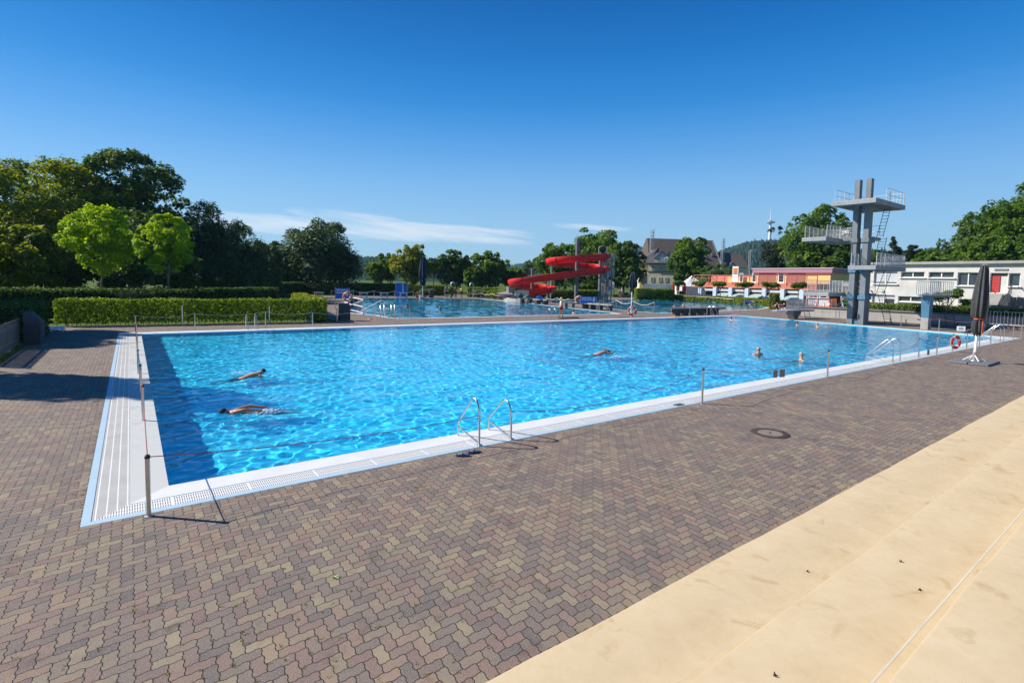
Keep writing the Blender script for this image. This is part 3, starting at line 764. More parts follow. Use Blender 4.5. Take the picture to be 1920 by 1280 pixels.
# splashes of foam
def foam_material():
    s = NT('water_foam'); s.set(Base_Color=(.85, .9, .93), Roughness=.5); return s.m
M['foam'] = foam_material()
def splash(label, c, n, sp, seed):
    r = random.Random(seed); m = MB()
    for i in range(n*3):
        a = r.uniform(0, 6.28); d = abs(r.gauss(0, sp)); s = r.uniform(.004, .017)
        m.ball((c[0]+math.cos(a)*d*1.6, c[1]+math.sin(a)*d, wl_+.01+abs(r.gauss(0, .028))*max(0, 1-d/sp/2)), (s*1.6, s, s*.7), 6, 4)
    tag(m.build('splash', M['foam'], None, True), label, 'splash', kind='stuff')
c = G(494, 770); splash('white splash at the hips of the swimmer in the dark cap', c, 90, .16, 1)
c = G(1155, 668); splash('thin white splash beside the gliding swimmer', c, 60, .3, 2)
c = G(1380, 600); splash('white splash by the dark-haired swimmer near the far corner', c, 70, .35, 3)
c = G(452, 697); splash('small splash behind the breaststroke swimmer', c, 30, .14, 4)

# ================================================================ barrier posts and ropes round the main pool
def post_parts(name, label, loc, h, group, cap='black', r=.030, foot=True):
    t = thing(name, label, 'post', loc, 0, group)
    m = MB(); m.tube([(0, 0, 0), (0, 0, h-.03)], r, 12); m.build('tube', M['steel'], t, True)
    k = MB(); k.lathe([(r*1.12, h-.05), (r*1.15, h-.012), (r*.8, h), (.0, h+.002)], n=12); k.build('cap', M[cap], t, True)
    if foot: f = MB(); f.lathe([(.055, 0), (.055, .008), (.036, .014)], n=14); f.build('foot_plate', M['galv'], t, True)
    return t
def rope(label, a, b, sag, mat='rope_red', r=.008, group=None, n=14):
    a, b = Vector(a), Vector(b); P = []
    for i in range(n+1):
        t = i/n; p = a.lerp(b, t); p.z -= sag*4*t*(1-t); P.append(p)
    m = MB(); m.tube(P, r, 5); return tag(m.build('rope', M[mat], None, True), label, 'rope', group)
# near edge
NEAR = [(279, 967, .86), (1316, 757, 1.0), (1551, 706.8, 1.0), (1722, 671.4, .96), (1756, 665, .97), (1785.5, 659, .95), (1812, 654, .95), (1836, 649.5, .96), (1857, 645, .93), (1899, 635.6, .9), (1914, 634.2, .93)]
NL = ['thick steel post with black cap at the nearest pool corner', 'lone steel post on the near pool edge beside the manhole', 'steel post on the near edge between the hanging plates and the arched ladder',
      'first steel post past the arched ladder on the near edge', 'steel post on the near edge just before the life ring', 'steel post on the near edge that carries the red and white life ring',
      'steel post just past the life ring on the near edge', 'steel post standing right behind the white parasol pole', 'steel post before the farthest ladder on the near edge', 'last but one steel post before the far corner of the near edge', 'end post at the far corner of the near edge']
NP = []
for (u, v, h), lab in zip(NEAR, NL):
    c = G(u, v); t = post_parts('barrier_post', lab, (c.x, c.y, 0), h, 'barrier posts round the main pool'); NP.append(Vector((c.x, c.y, h-.03)))
# left edge
LEFT = [((-.25, 4.72), .81), ((-.25, 7.87), .84), ((-.27, 11.6), .8), ((-.25, 16.4), .85), ((-.24, 21.4), .9), ((-.24, 26.52), .96)]
LP = []
for i, ((x, y), h) in enumerate(LEFT):
    lab = ['first post behind the thick corner post along the white ribbed gutter', 'second post behind the thick corner post along the ribbed gutter', 'third post along the ribbed gutter, where its rope dips low', 'fourth post along the ribbed gutter, half hidden in line', 'fifth post along the ribbed gutter, close to the far hedge', 'corner post at the hedge end of the ribbed gutter'][i]
    post_parts('barrier_post', lab, (x, y, 0), h, 'barrier posts round the main pool'); LP.append(Vector((x, y, h-.03)))
# far edge
FAR = [(365.6, 618.3, 1.0), (497.8, 614.3, 1.05), (586, 613, 1.0), (666, 609.5, .98), (740, 607, 1.), (807, 605.5, .98), (869, 604.5, .98), (925.6, 603, 1.), (978, 601.4, 1.), (1097, 598.3, 1.), (1142, 596.8, 1.), (1223, 594.3, 1.), (1258, 593.4, 1.), (1293, 592.4, 1.), (1325, 591.6, 1.), (1361, 590.9, 1.), (1387.5, 589.6, 1.)]
FP = []
for i, (u, v, h) in enumerate(FAR):
    c = G(u, v)
    lab = ('thin far-edge pool post, %s from the hedge corner' % nth(i))
    post_parts('barrier_post', lab, (c.x, c.y, .006), h, 'barrier posts round the main pool', r=.028, foot=False); FP.append(Vector((c.x, c.y, h-.03)))
# diving end
END = [(1427, 593.2), (1462, 595.5), (1566.6, 602.8), (1573, 603.3), (1627, 606.2), (1689, 614), (1760, 621), (1822, 627)]
EP = []
for i, (u, v) in enumerate(END):
    c = G(u, v)
    post_parts('barrier_post', 'steel post on the diving end of the pool, %s counted from the far corner' % nth(i), (c.x, c.y, .006), 1.02, 'barrier posts round the main pool', r=.028, foot=False); EP.append(Vector((c.x, c.y, .99)))
rg = 'ropes between the barrier posts'
LA = Vector((5.17, -.92, .62)); LB = Vector((5.96, -.92, .60))
rope('dark red rope from the thick corner post to the nearest ladder rail', NP[0], LA, .10, group=rg, r=.007)
rope('long rope from the nearest ladder to the lone post by the manhole', LB, NP[1], .30, group=rg, r=.007)
rope('sagging rope carrying the two hanging plates', NP[1], NP[2], .34, group=rg, r=.007)
rope('rope from the post past the hanging plates to the arched ladder', NP[2], (26.45, -1.2, .62), .2, group=rg, r=.007)
rope('reddish rope from the arched ladder to the next post on the near edge', (27.4, -1.2, .62), NP[3], .18, group=rg)
for i in range(3, 8):
    rope('short rope hanging between the %s and %s posts past the arched ladder' % (nth(i-3), nth(i-2)), NP[i], NP[i+1], .14, group=rg)
rope('rope from the farthest ladder to the last but one post of the near edge', (45.6, -1.2, .62), NP[9], .16, group=rg)
rope('last short rope at the far corner of the near edge', NP[9], NP[10], .14, group=rg)
LL = [NP[0]]+LP
for i in range(len(LL)-1):
    rope(('taut rope along the ribbed gutter leaving the thick corner post' if i == 0 else 'taut rope along the ribbed gutter, %s span behind the corner post' % nth(i)), LL[i], LL[i+1], .03 if i != 3 else .12, group=rg)
FF = [LP[-1]]+FP
for i in range(len(FF)-1):
    rope('thin pale rope on the far pool edge, %s span from the hedge corner' % nth(i), FF[i], FF[i+1], .16, 'rope', group=rg, r=.007)
for i in range(len(EP)-1):
    if i in (4,): continue
    rope('rope at the diving end, %s span from the far corner' % nth(i), EP[i], EP[i+1], .14, group=rg, r=.007)
# plates hanging on the ropes
def plate(label, c, w, h, mat, ang=0., th=.008):
    t = thing('hanging_plate', label, 'sign', c, YAWF+ang)
    m = MB(); m.box((0, 0, 0), (w, th, h), 0, .002); m.build('plate', M[mat], t)
    r_ = MB(); r_.tube([(-w*.3, 0, h/2), (-w*.3, 0, h/2+.03)], .004, 5); r_.tube([(w*.3, 0, h/2), (w*.3, 0, h/2+.03)], .004, 5); r_.build('ring', M['steel'], t); return t
YAWF = -YAW
M['plate_grey'] = pm('dull_metal_plate', (.24, .235, .23), .5, .15, 6)
def at_depth(u, v, z_line):      # point on the vertical plane through the near-edge posts
    d = ray(u, v); t = (-1.08-CAM.y)/d.y; return CAM+d*t
for u, v, w, h, lab in ((1453.6, 701, .17, .24, 'smaller grey plate hanging from the sagging rope'), (1466.5, 699.5, .21, .26, 'larger grey plate hanging from the sagging rope'), (1740.5, 660.5, .15, .26, 'grey plate hanging on the rope before the life ring'), (1797, 635.5, .15, .26, 'dark plate hanging on the rope past the life ring')):
    c = at_depth(u, v, 0); plate(lab, (c.x, c.y, c.z), w, h, 'plate_grey', .25)
c = AX(1802, 616, 50.9); t = plate('white notice hanging on the rope at the diving end', (c.x, c.y, c.z), .5, .36, 'whitepaint', -.6)
m = MB(); m.box((0, -.006, .0), (.3, .004, .2), 0); m.build('print', M['galv'], t)

# ---------------------------------------------------------------- pool ladders (pairs of arched rails)
def arch(x, y0, y1, top, zr=.62):
    P = [(x, y0, 0), (x, y0, zr*.6), (x, y0, zr)]
    for i in range(1, 8):
        a = i/8*PI*.72; r_ = .2; P.append((x, y0+r_-r_*math.cos(a), zr+(top-zr)*math.sin(min(a, PI/2)) if a < PI/2 else top-(1-math.sin(a))*.12))
    P += [(x, y1-.05, .34), (x, y1, .26), (x, y1+.01, -.1), (x, y1+.01, -.9)]
    return P
def pool_ladder(label, xs, y0, y1, top, steps_=True, group='pool ladders'):
    c = ((xs[0]+xs[1])/2, y0); t = thing('pool_ladder', label, 'ladder', (c[0], c[1], 0), 0, group)
    for x in xs:
        tp_ = top[xs.index(x)] if isinstance(top, tuple) else top
        m = MB(); m.tube([(a-c[0], b-c[1], z) for a, b, z in arch(x, y0, y1, tp_, tp_-.35)], .0215, 10); h = m.build('handrail', M['steel'], t, True)
        k = MB(); k.tube([(x-c[0], .0, .05), (x-c[0], y1-y0, .2)], .019, 8); k.build('lower_bar', M['steel'], t, True)
        f = MB(); f.lathe([(.05, .006), (.05, .018), (.03, .022)], (x-c[0], 0, 0), 14); f.build('flange', M['steel'], t, True)
    for i in range(3):
        z = -.25-.25*i; m = MB(); m.box((0, y1-y0+.02, z), (xs[1]-xs[0], .09, .025)); m.build('tread', M['steel'], t)
    return t
pool_ladder('pair of arched steel rails nearest the camera beside the blue slippers', (5.17, 5.96), -.92, -.08, (.93, .80))
pool_ladder('arched steel ladder on the near edge beyond the hanging plates', (26.5, 27.35), -1.15, -.12, 1.05)
pool_ladder('arched steel ladder at the far end of the near edge behind the parasol', (44.7, 45.6), -1.2, -.2, 1.05)
def far_ladder(label, u, v, w, top=.95):
    c = G(u, v); t = thing('pool_ladder', label, 'ladder', (c.x, c.y, 0), 0, 'pool ladders')
    for s in (-1, 1):
        m = MB(); P = [(s*w/2, .45, 0), (s*w/2, .45, top*.75), (s*w/2, .33, top*.95), (s*w/2, .15, top), (s*w/2, -.05, top*.88), (s*w/2, -.3, .3), (s*w/2, -.34, -.6)]
        m.tube(P, .022, 8); m.build('handrail', M['steel'], t, True)
    for i in range(2): m = MB(); m.box((0, -.34, -.2-.25*i), (w, .08, .025)); m.build('tread', M['steel'], t)
    return t
far_ladder('steel ladder at the far edge in front of the hedge', 472, 617.5, .5)
far_ladder('steel ladder at the far edge beside the lifeguard', 1036, 599.5, .62)
far_ladder('steel ladder at the far edge behind the long black bench', 1336, 591.8, .7)

# ---------------------------------------------------------------- life rings
def life_ring(label, c, ax, R=.31, r=.075, mats=('ring_red', 'cloth_white'), rot=0):
    t = thing('life_ring', label, 'life ring', c); ax = Vector(ax).normalized(); a = ax.orthogonal().normalized(); b = ax.cross(a)
    m = MB(); n = 32; mm = 10; V = []; F = []
    for i in range(n):
        w = 2*PI*i/n+rot; d = a*math.cos(w)+b*math.sin(w)
        for k in range(mm): q = 2*PI*k/mm; V.append(d*(R+r*math.cos(q))+ax*(r*.75*math.sin(q)))
    for sec in range(n):
        m.k = 1 if (sec % 8) in (0, 1) else 0
        o = len(m.v)
        if sec == 0: m.v += [tuple(v) for v in V]
        for k in range(mm):
            m.f.append((sec*mm+k, ((sec+1) % n)*mm+k, ((sec+1) % n)*mm+(k+1) % mm, sec*mm+(k+1) % mm)); m.mi.append(m.k)
    m.build('ring', [M[x] for x in mats], t, True)
    k = MB(); k.torus((0, 0, 0), R+r+.012, .008, ax, 28, 5); k.build('grab_line', M['rope'], t, True); return t
c = NP[5]; life_ring('red and white life ring hanging on a post of the near edge', (c.x-.02, c.y-.12, .52), (.35, .9, 0), .28, .08)
c = G(1185, 595.2); life_ring('red life ring with white bands on the white pole at the far edge', (c.x, c.y, .62), _f.xy.to_3d(), .36, .09)
t = thing('ring_pole', 'white pole on the far pool edge holding a red life ring', 'pole', (c.x, c.y+.12, 0)); m = MB(); m.tube([(0, 0, 0), (0, 0, 2.45)], .05, 10); m.build('pole', M['whitepaint'], t, True)
m = MB(); m.box((0, 0, .02), (2.6, .35, .04), -.55, .01); m.build('base', M['concrete_dark'], t)
m = MB(); m.tube([(0, -.05, .98), (0, -.2, .98)], .02, 6); m.build('hook', M['steel'], t)

M['sand_lid'] = pm('sandy_lid', (.24, .205, .17), .85, .25, 5, .3, fine=.3)
# ---------------------------------------------------------------- slippers, leaf, manhole
def slipper(label, c, rz):
    t = thing('slipper', label, 'slipper', c, rz, 'blue slippers')
    P = [(-.135, -.03), (-.12, -.042), (-.05, -.038), (.03, -.045), (.09, -.05), (.125, -.03), (.135, 0), (.125, .03), (.09, .045), (.03, .038), (-.05, .034), (-.12, .036), (-.135, .02)]
    m = MB(); m.prism(P, 0, .026); m.build('sole', M['slipper'], t)
    V = []; F = []; n = 9
    for i, x in enumerate((.0, .03, .065, .095)):
        for k in range(n):
            a = PI*k/(n-1); hh = .058-.010*i; V.append((x, -.047*math.cos(a), .022+hh*math.sin(a)))
    for i in range(3):
        for k in range(n-1): F.append((i*n+k, i*n+k+1, (i+1)*n+k+1, (i+1)*n+k))
    o = len(V); V += [(x, y*.93, z-.006) for x, y, z in V]; F += [tuple(reversed([q+o for q in f])) for f in F]
    F += [(k, k+1, k+1+o, k+o) for k in range(n-1)]
    s = MB(); s.add(V, F); st = s.build('strap', M['cloth_navy'], t, True)
    w = MB()
    for x in (.022, .048, .074):
        for k in range(n-2):
            a = PI*(k+.5)/(n-1); a2 = PI*(k+1.5)/(n-1); hh = .0595-.010*(x/.03); w.obox((x, -.048*math.cos(a), .0225+hh*math.sin(a)), (.008, 0, 0), (0, -.048*math.cos(a2)+.048*math.cos(a), hh*(math.sin(a2)-math.sin(a))), (0, 0, .0015))
    w.build('stripes', M['cloth_white'], st); return t
c = G(868, 855); slipper('dark blue striped slipper lying askew, nearer the camera', (c.x, c.y, .004), math.radians(150))
c = G(889, 849); slipper('dark blue striped slipper lying nearer the ladder rail', (c.x, c.y, .004), math.radians(172))
c = G(1444, 812); t = thing('manhole_cover', 'round manhole cover with rusty rim set in the paving', 'manhole', (c.x, c.y, 0))
m = MB(); m.lathe([(.41, .004), (.40, .012), (.27, .012), (.265, .006)], n=40); m.build('rim', M['rust'], t, True)
m = MB(); m.lathe([(.265, .003), (.26, .009), (.0, .010)], n=40); m.build('lid', M['sand_lid'], t, True)
m = MB(); m.box((0, 0, .014), (.10, .035, .006), .5, .002); m.build('handle', M['rust'], t)
def leaf(label, c, s, mat, rz, z=.012):
    m = MB(); P = []
    for i in range(15):
        a = 2*PI*i/15; r_ = s*(1 if i % 3 == 0 else .62)*(1 if i != 7 else .5); P.append((r_*math.cos(a+rz)+c[0], r_*math.sin(a+rz)*.8+c[1], z+.012*math.cos(2*a)))
    m.add([(c[0], c[1], z-.004)]+P, [(0, 1+i, 1+(i+1) % 15) for i in range(15)])
    o = m.build('fallen_leaf', mat); s_ = o.modifiers.new('thick', 'SOLIDIFY'); s_.thickness = .002
    return tag(o, label, 'leaf')
M['leaf_green'] = pm('fresh_leaf', (.30, .42, .14), .6, .2, 20); M['leaf_brown'] = pm('dry_leaf', (.09, .045, .02), .8, .3, 20)
c = G(629, 1083); leaf('pale green maple leaf lying alone on the pavers', (c.x, c.y), .052, M['leaf_green'], .4, .014)
for i, (u, v, z, lab) in enumerate(((1514, 1072, .42, 'small dry leaf on the lowest sandstone step'), (1453, 1267, .84, 'curled brown leaf on the sandstone near the picture bottom'), (1688, 1053, .84, 'tiny greenish leaf on the middle sandstone step'), (1724, 1107, .84, 'dark crumb of leaf on the middle sandstone step'), (1707, 832, 0., 'dark leaf on the pavers where they meet the sandstone'))):
    c = G(u, v, z); leaf(lab, (c.x, c.y), .016, M['leaf_brown'], i, z+.012)
# moss tufts growing in the joints
def tufts():
    V = []; F = []; r = random.Random(5)
    for k in range(900):
        if k < 640: x = r.uniform(-2.5, 9); y = r.uniform(-6.3, -3.2) if r.random() < .8 else r.uniform(-3, -1.3)
        elif k < 760: x = r.uniform(-1.2, -1.04); y = r.uniform(-.8, 14)
        else: x = r.uniform(0, 24); y = r.uniform(-6.42, -6.2)
        x = round(x/.118)*.118+r.uniform(-.02, .02)
        for b in range(r.randint(4, 9)):
            a = r.uniform(0, 6.28); l = r.uniform(.008, .026); px, py = x+r.uniform(-.018, .018), y+r.uniform(-.012, .012); o = len(V)
            V += [(px-.004*math.sin(a), py+.004*math.cos(a), .0), (px+.004*math.sin(a), py-.004*math.cos(a), .0), (px+l*math.cos(a), py+l*math.sin(a), l*.7)]; F.append((o, o+1, o+2))
    return tag(npmesh('moss', V, F, M['grass_blade']), 'yellowish moss tufts growing in the paver joints', 'moss', kind='stuff')
M['grass_blade'] = pm('moss_green', (.22, .22, .035), .9, .3, 30)
tufts()

# ---------------------------------------------------------------- closed parasols
def parasol(label, base, H, zc, ztie, R, cloth, pole, lean=(0, 0), plates=True, strap=None, group='closed parasols'):
    t = thing('closed_parasol', label, 'parasol', base, 0, group)
    m = MB(); m.tube([(0, 0, .05), (lean[0], lean[1], H)], .055, 12); m.build('pole', M[pole], t, True)
    r = random.Random(sum(map(ord, label)) % 99)
    prof = [(.30, zc), (.62, zc+.1), (.74, ztie-.25), (.44, ztie), (.86, ztie+.14), (.90, ztie+.3*(H-ztie)), (.76, ztie+.6*(H-ztie)), (.54, H-.3), (.40, H-.06), (.15, H)]
    ph = [r.uniform(0, 6) for _ in range(4)]
    def fold(k, n, z):
        a = 2*PI*k/n; f = (z-zc)/(H-zc)
        return 1+.26*math.sin(8*a+ph[0]+2*f)+.12*math.sin(5*a+ph[1]-3*f)+.06*math.sin(13*a+ph[2])
    m = MB(); m.lathe([(q*R*.62, z) for q, z in prof], n=72, fold=fold)
    m.v = [(x+lean[0]*z/H, y+lean[1]*z/H, z+(.10*math.sin(5*math.atan2(y, x)+1) if z < zc+.05 else 0)) for x, y, z in m.v]
    c_ = m.build('canopy', M[cloth], t, True)
    k = MB(); k.lathe([(.10, H-.02), (.12, H+.03), (.05, H+.06)], (lean[0], lean[1], 0), 14); k.build('finial', M['galv'], t, True)
    if strap:
        k = MB(); k.torus((lean[0]*ztie/H, lean[1]*ztie/H, ztie), R*.36, .022, (0.05, .05, 1), 28, 6); s_ = k.build('strap', M[strap], t, True)
        k = MB(); k.box((-.16, -.22, ztie-.45), (.05, .02, .75), .3); k.build('strap_tail', M[strap], s_)
    if plates:
        for i, (dx, dy) in enumerate(((-.52, -.36), (.52, -.36), (-.52, .36), (.52, .36))):
            k = MB(); k.box((dx, dy, .05), (1.0, .68, .085), 0, .02); k.build('base_slab', M['concrete_dark'], t)
        k = MB(); k.lathe([(.16, .09), (.15, .12), (.08, .16), (.075, .5)], n=16); k.build('socket', M['galv'], t, True)
        for a in range(4):
            k = MB(); w = a*PI/2+.6; k.tube([(.42*math.cos(w), .42*math.sin(w), .11), (.06*math.cos(w), .06*math.sin(w), .34)], .025, 6); k.build('brace', M['whitepaint'], t, True)
    else:
        k = MB(); k.lathe([(.4, 0), (.4, .06), (.1, .1)], n=18); k.build('base_slab', M['concrete_dark'], t, True)
    return t
c = G(1826, 680)
parasol('large charcoal parasol folded on a white pole beside the near pool edge', (c.x, c.y, 0), 4.45, 1.30, 2.0, .43, 'umb_cloth', 'whitepaint', (.25, -.06), True, 'orange')
# ================================================================ diving tower
def W(t):          # builder whose world-space vertices are moved into the frame of thing t (unrotated)
    o = Vector(t.location)
    class B(MB):
        def build(s, *a, **k):
            s.v = [(x-o.x, y-o.y, z-o.z) for x, y, z in s.v]; return MB.build(s, *a, **k)
    return B()
def rail_run(mb, P, h, posts, r=.022, rails=(1.,), bars=0):
    """railing along polyline P (deck level), posts count per span"""
    for a, b in zip(P[:-1], P[1:]):
        a, b = Vector(a), Vector(b)
        for f in rails: mb.tube([a+Vector((0, 0, h*f)), b+Vector((0, 0, h*f))], r, 6)
        n = max(1, posts)
        for i in range(n+1):
            p = a.lerp(b, i/n); mb.tube([p, p+Vector((0, 0, h))], r, 6)
def panel(mb, a, b, z0, z1, th=.012):
    a, b = Vector(a), Vector(b); d = (b-a); nrm = Vector((-d.y, d.x, 0)).normalized()*th
    mb.obox(a+Vector((0, 0, z0)), d, nrm, (0, 0, z1-z0))
def mesh_panel_mat():
    s = NT('wire_mesh_infill'); p = s.pos(); sp = s.n('ShaderNodeSeparateXYZ'); s.link(p, sp.inputs[0])
    a = s.math('FRACT', s.math('MULTIPLY', s.math('ADD', sp.outputs[0], sp.outputs[1]), 14.)); b = s.math('FRACT', s.math('MULTIPLY', sp.outputs[2], 14.))
    k = s.math('MAXIMUM', s.math('LESS_THAN', a, .17), s.math('LESS_THAN', b, .10))
    s.set(Base_Color=(.6, .6, .6), Roughness=.6, Metallic=.2); s.link(k, s.b.inputs['Alpha']); return s.m
M['wire'] = mesh_panel_mat()
TW = thing('diving_tower', 'tall grey concrete diving tower with platforms at four heights on the pool end', 'diving tower', (53.9, 10.4, 0))
cols = ((10.60, 11.06), (9.68, 10.14))
for y0, y1 in cols:
    m = W(TW); xa, xb = 53.65, 54.85
    segs = [(0, 2.75, 0), (2.75, 5.0, .0), (5.0, 8.0, 0), (8.0, 10.9, 0), (10.9, 13.25, .03)]
    for z0, z1, k in segs: dx = 1.2-.055*z0-k; m.box((xa+dx/2, (y0+y1)/2, (z0+z1)/2), (dx, y1-y0-.004*z0, z1-z0))
    c = m.build('column', M['tower_paint'], TW)
    for z in (2.75, 5.2, 7.95, 11.0):      # corbels that carry the platforms
        k = W(TW); k.prism([(xa-.12, y0-.08), (xb+.12, y0-.08), (xb+.12, y1+.08), (xa-.12, y1+.08)], z-.42, z-.05); k.build('corbel', M['tower_shade_blue'] if z < 6 else M['tower_paint'], c)  # lower corbels carry the blue shade in their colour
k = W(TW); k.box((54.1, 10.37, 10.75), (.5, .44, .4)); k.build('cross_beam', M['tower_shade_blue'], TW)  # cross beams have the blue shade painted in too
k = W(TW); k.box((54.2, 10.37, .25), (.8, .44, .5)); k.build('cross_beam', M['tower_shade_blue'], TW)
def platform(nm, x0, x1, y0, y1, z, th=.24, rails=None, wire=True, notch=True):
    P = W(TW); P.box(((x0+x1)/2, (y0+y1)/2, z+.05), (x1-x0, y1-y0, .10)); pl = P.build(nm, M['concrete'], TW)
    b = W(TW)
    b.box((x0+.06, (y0+y1)/2, z-th/2), (.12, y1-y0, th)); b.box((x1-.06, (y0+y1)/2, z-th/2), (.12, y1-y0, th))
    b.box(((x0+x1)/2, y0+.06, z-th/2), (x1-x0-.24, .12, th)); b.box(((x0+x1)/2, y1-.06, z-th/2), (x1-x0-.24, .12, th))
    n = max(2, int((x1-x0)/1.1))
    for i in range(1, n): b.box((x0+(x1-x0)*i/n, (y0+y1)/2, z-th/2+.02), (.09, y1-y0-.24, th-.06))
    b.box(((x0+x1)/2, (y0+y1)/2, z-th/2+.01), (x1-x0-.24, .12, th-.09)); b.build('edge_beam', M['beam_grey'], pl)
    H = 1.12
    for (a, c, n_) in rails:
        r = W(TW); w = W(TW)
        rail_run(r, [a+(z+.1,), c+(z+.1,)], H, n_, .024, (1., .52))
        panel(w, a+(0,), c+(0,), z+.18, z+.1+H*.96)
        r.build('railing', M['rail_light'], pl)
        if wire: w.build('mesh_infill', M['wire'], pl)
    return pl
# 10 m
platform('platform', 51.6, 58.6, 8.55, 12.1, 11.08, .3, [((52.1, 12.0), (55.0, 12.0), 3), ((55.0, 12.0), (58.5, 12.0), 3), ((54.2, 8.65), (58.4, 8.65), 5), ((58.5, 8.65), (58.5, 12.0), 3)], wire=False)
# 7.5 m, beside the columns
platform('platform', 51.6, 57.4, 12.4, 14.55, 7.95, .26, [((52.0, 14.45), (57.3, 14.45), 6), ((52.0, 12.5), (54.6, 12.5), 4), ((54.8, 12.5), (57.3, 12.5), 3), ((57.3, 12.5), (57.3, 14.45), 2)])
platform('walkway', 55.0, 56.6, 9.7, 12.7, 8.0, .18, [((56.5, 9.8), (56.5, 12.6), 3)], wire=False)
# 5 m
platform('platform', 51.6, 58.8, 8.25, 10.42, 5.25, .26, [((52.0, 10.32), (53.5, 10.32), 2), ((52.0, 8.35), (54.8, 8.35), 3), ((54.8, 8.35), (58.6, 8.35), 6), ((58.7, 8.35), (58.7, 10.3), 2)])
# 3 m
platform('platform', 51.6, 57.2, 11.9, 14.05, 2.8, .26, [((52.0, 13.95), (57.1, 13.95), 6), ((52.0, 12.0), (54.6, 12.0), 4), ((54.8, 12.0), (57.1, 12.0), 3), ((57.1, 12.0), (57.1, 13.95), 2)])
platform('walkway', 55.0, 56.4, 9.7, 12.2, 2.78, .18, [((56.3, 9.8), (56.3, 12.1), 3)], wire=False)
# ladders between the levels
def ladder_run(T, a, b, w, n, nm='ladder', hoop=False):
    a, b = Vector(a), Vector(b); m = W(T); s = Vector((0, 1, 0))*w/2
    for k in (-1, 1): m.tube([a+s*k, b+s*k], .025, 6)
    for i in range(n): p = a.lerp(b, (i+.5)/n); m.box(p, (.12, w, .03))
    return m.build(nm, M['darkgrey'], T)
ladder_run(TW, (58.6, 9.3, 0.05), (56.4, 9.3, 2.9), .6, 11); ladder_run(TW, (56.2, 9.35, 2.9), (57.9, 9.35, 5.2), .6, 9)
ladder_run(TW, (55.2, 9.45, 5.2), (56.4, 9.45, 8.1), .6, 11); ladder_run(TW, (55.6, 9.45, 8.1), (57.0, 9.45, 10.9), .5, 9)
for z, y in ((8.95, 13.6), (3.75, 13.2)):
    m = W(TW); m.box((57.2, y-.6, z-.1), (.02, .62, .34)); m.build('rule_board', M['whitepaint'], TW)

# the tower stands right at the pool edge
kk = .972; TW.location = (CAM.x+(53.9-CAM.x)*kk, CAM.y+(10.4-CAM.y)*kk+.16, 0); TW.scale = (kk, kk, kk)
# three metre springboard on its own pillar
T3 = thing('springboard_stand', 'grey pillar coloured with blue shade, carrying the three metre springboard with railed catwalk', 'diving board', (52.1, 4.75, 0))
m = W(T3); V = []
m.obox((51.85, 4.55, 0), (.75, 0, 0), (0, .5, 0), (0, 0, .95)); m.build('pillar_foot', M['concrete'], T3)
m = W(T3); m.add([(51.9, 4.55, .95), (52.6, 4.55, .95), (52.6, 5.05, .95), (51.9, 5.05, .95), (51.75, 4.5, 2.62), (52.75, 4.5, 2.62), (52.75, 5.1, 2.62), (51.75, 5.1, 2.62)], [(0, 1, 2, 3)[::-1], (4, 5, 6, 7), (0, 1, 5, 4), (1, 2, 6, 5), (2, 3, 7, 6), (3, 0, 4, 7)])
m.build('pillar', M['tower_shade_blue'], T3)  # catwalk shade coloured in as blue, stopping at the bare concrete foot
m = W(T3); m.box((54.2, 4.8, 2.7), (5.4, .75, .14)); m.build('catwalk', M['tower_paint'], T3)
m = W(T3); m.box((51.2, 4.8, 2.84), (4.6, .5, .06)); m.box((52.1, 4.8, 2.75), (.7, .66, .14)); m.build('springboard', M['pale_blue'], T3)
for y in (4.38, 5.25):
    m = W(T3); rail_run(m, [(51.1, y, 2.78), (54.4, y, 2.78)], 1.15, 7, .024, (1., .03)); rail_run(m, [(54.5, y, 2.78), (57.0, y, 2.78)], 1.15, 5, .024, (1., .03))
    m.build('railing', M['galv'], T3)
ladder_run(T3, (59.0, 4.8, .05), (57.0, 4.8, 2.8), .6, 11)
# one metre board near the far corner
T1 = thing('low_diving_board', 'low one metre diving board with railings left of the tower', 'diving board', (53.6, 16.2, 0))
m = W(T1); m.add([(53.4, 15.9, 0), (54.1, 15.9, 0), (54.1, 16.4, 0), (53.4, 16.4, 0), (52.9, 15.75, .72), (54.6, 15.75, .72), (54.6, 16.55, .72), (52.9, 16.55, .72)], [(3, 2, 1, 0), (4, 5, 6, 7), (0, 1, 5, 4), (1, 2, 6, 5), (2, 3, 7, 6), (3, 0, 4, 7)]); m.build('pedestal', M['concrete_dark'], T1)
m = W(T1); m.box((55.1, 16.15, .8), (4.6, .8, .13)); m.build('catwalk', M['tower_paint'], T1)
m = W(T1); m.box((52.0, 16.15, .92), (4.2, .5, .05)); m.build('springboard', M['pale_blue'], T1)
for y in (15.72, 16.6):
    m = W(T1); w = W(T1); rail_run(m, [(53.2, y, .86), (57.3, y, .86)], 1.1, 8, .022, (1., .5)); panel(w, (53.2, y, 0), (57.3, y, 0), .9, 1.9)
    m.build('railing', M['galv'], T1); w.build('mesh_infill', M['wire'], T1)
ladder_run(T1, (54.9, 15.2, .0), (54.5, 15.25, .9), .5, 4)

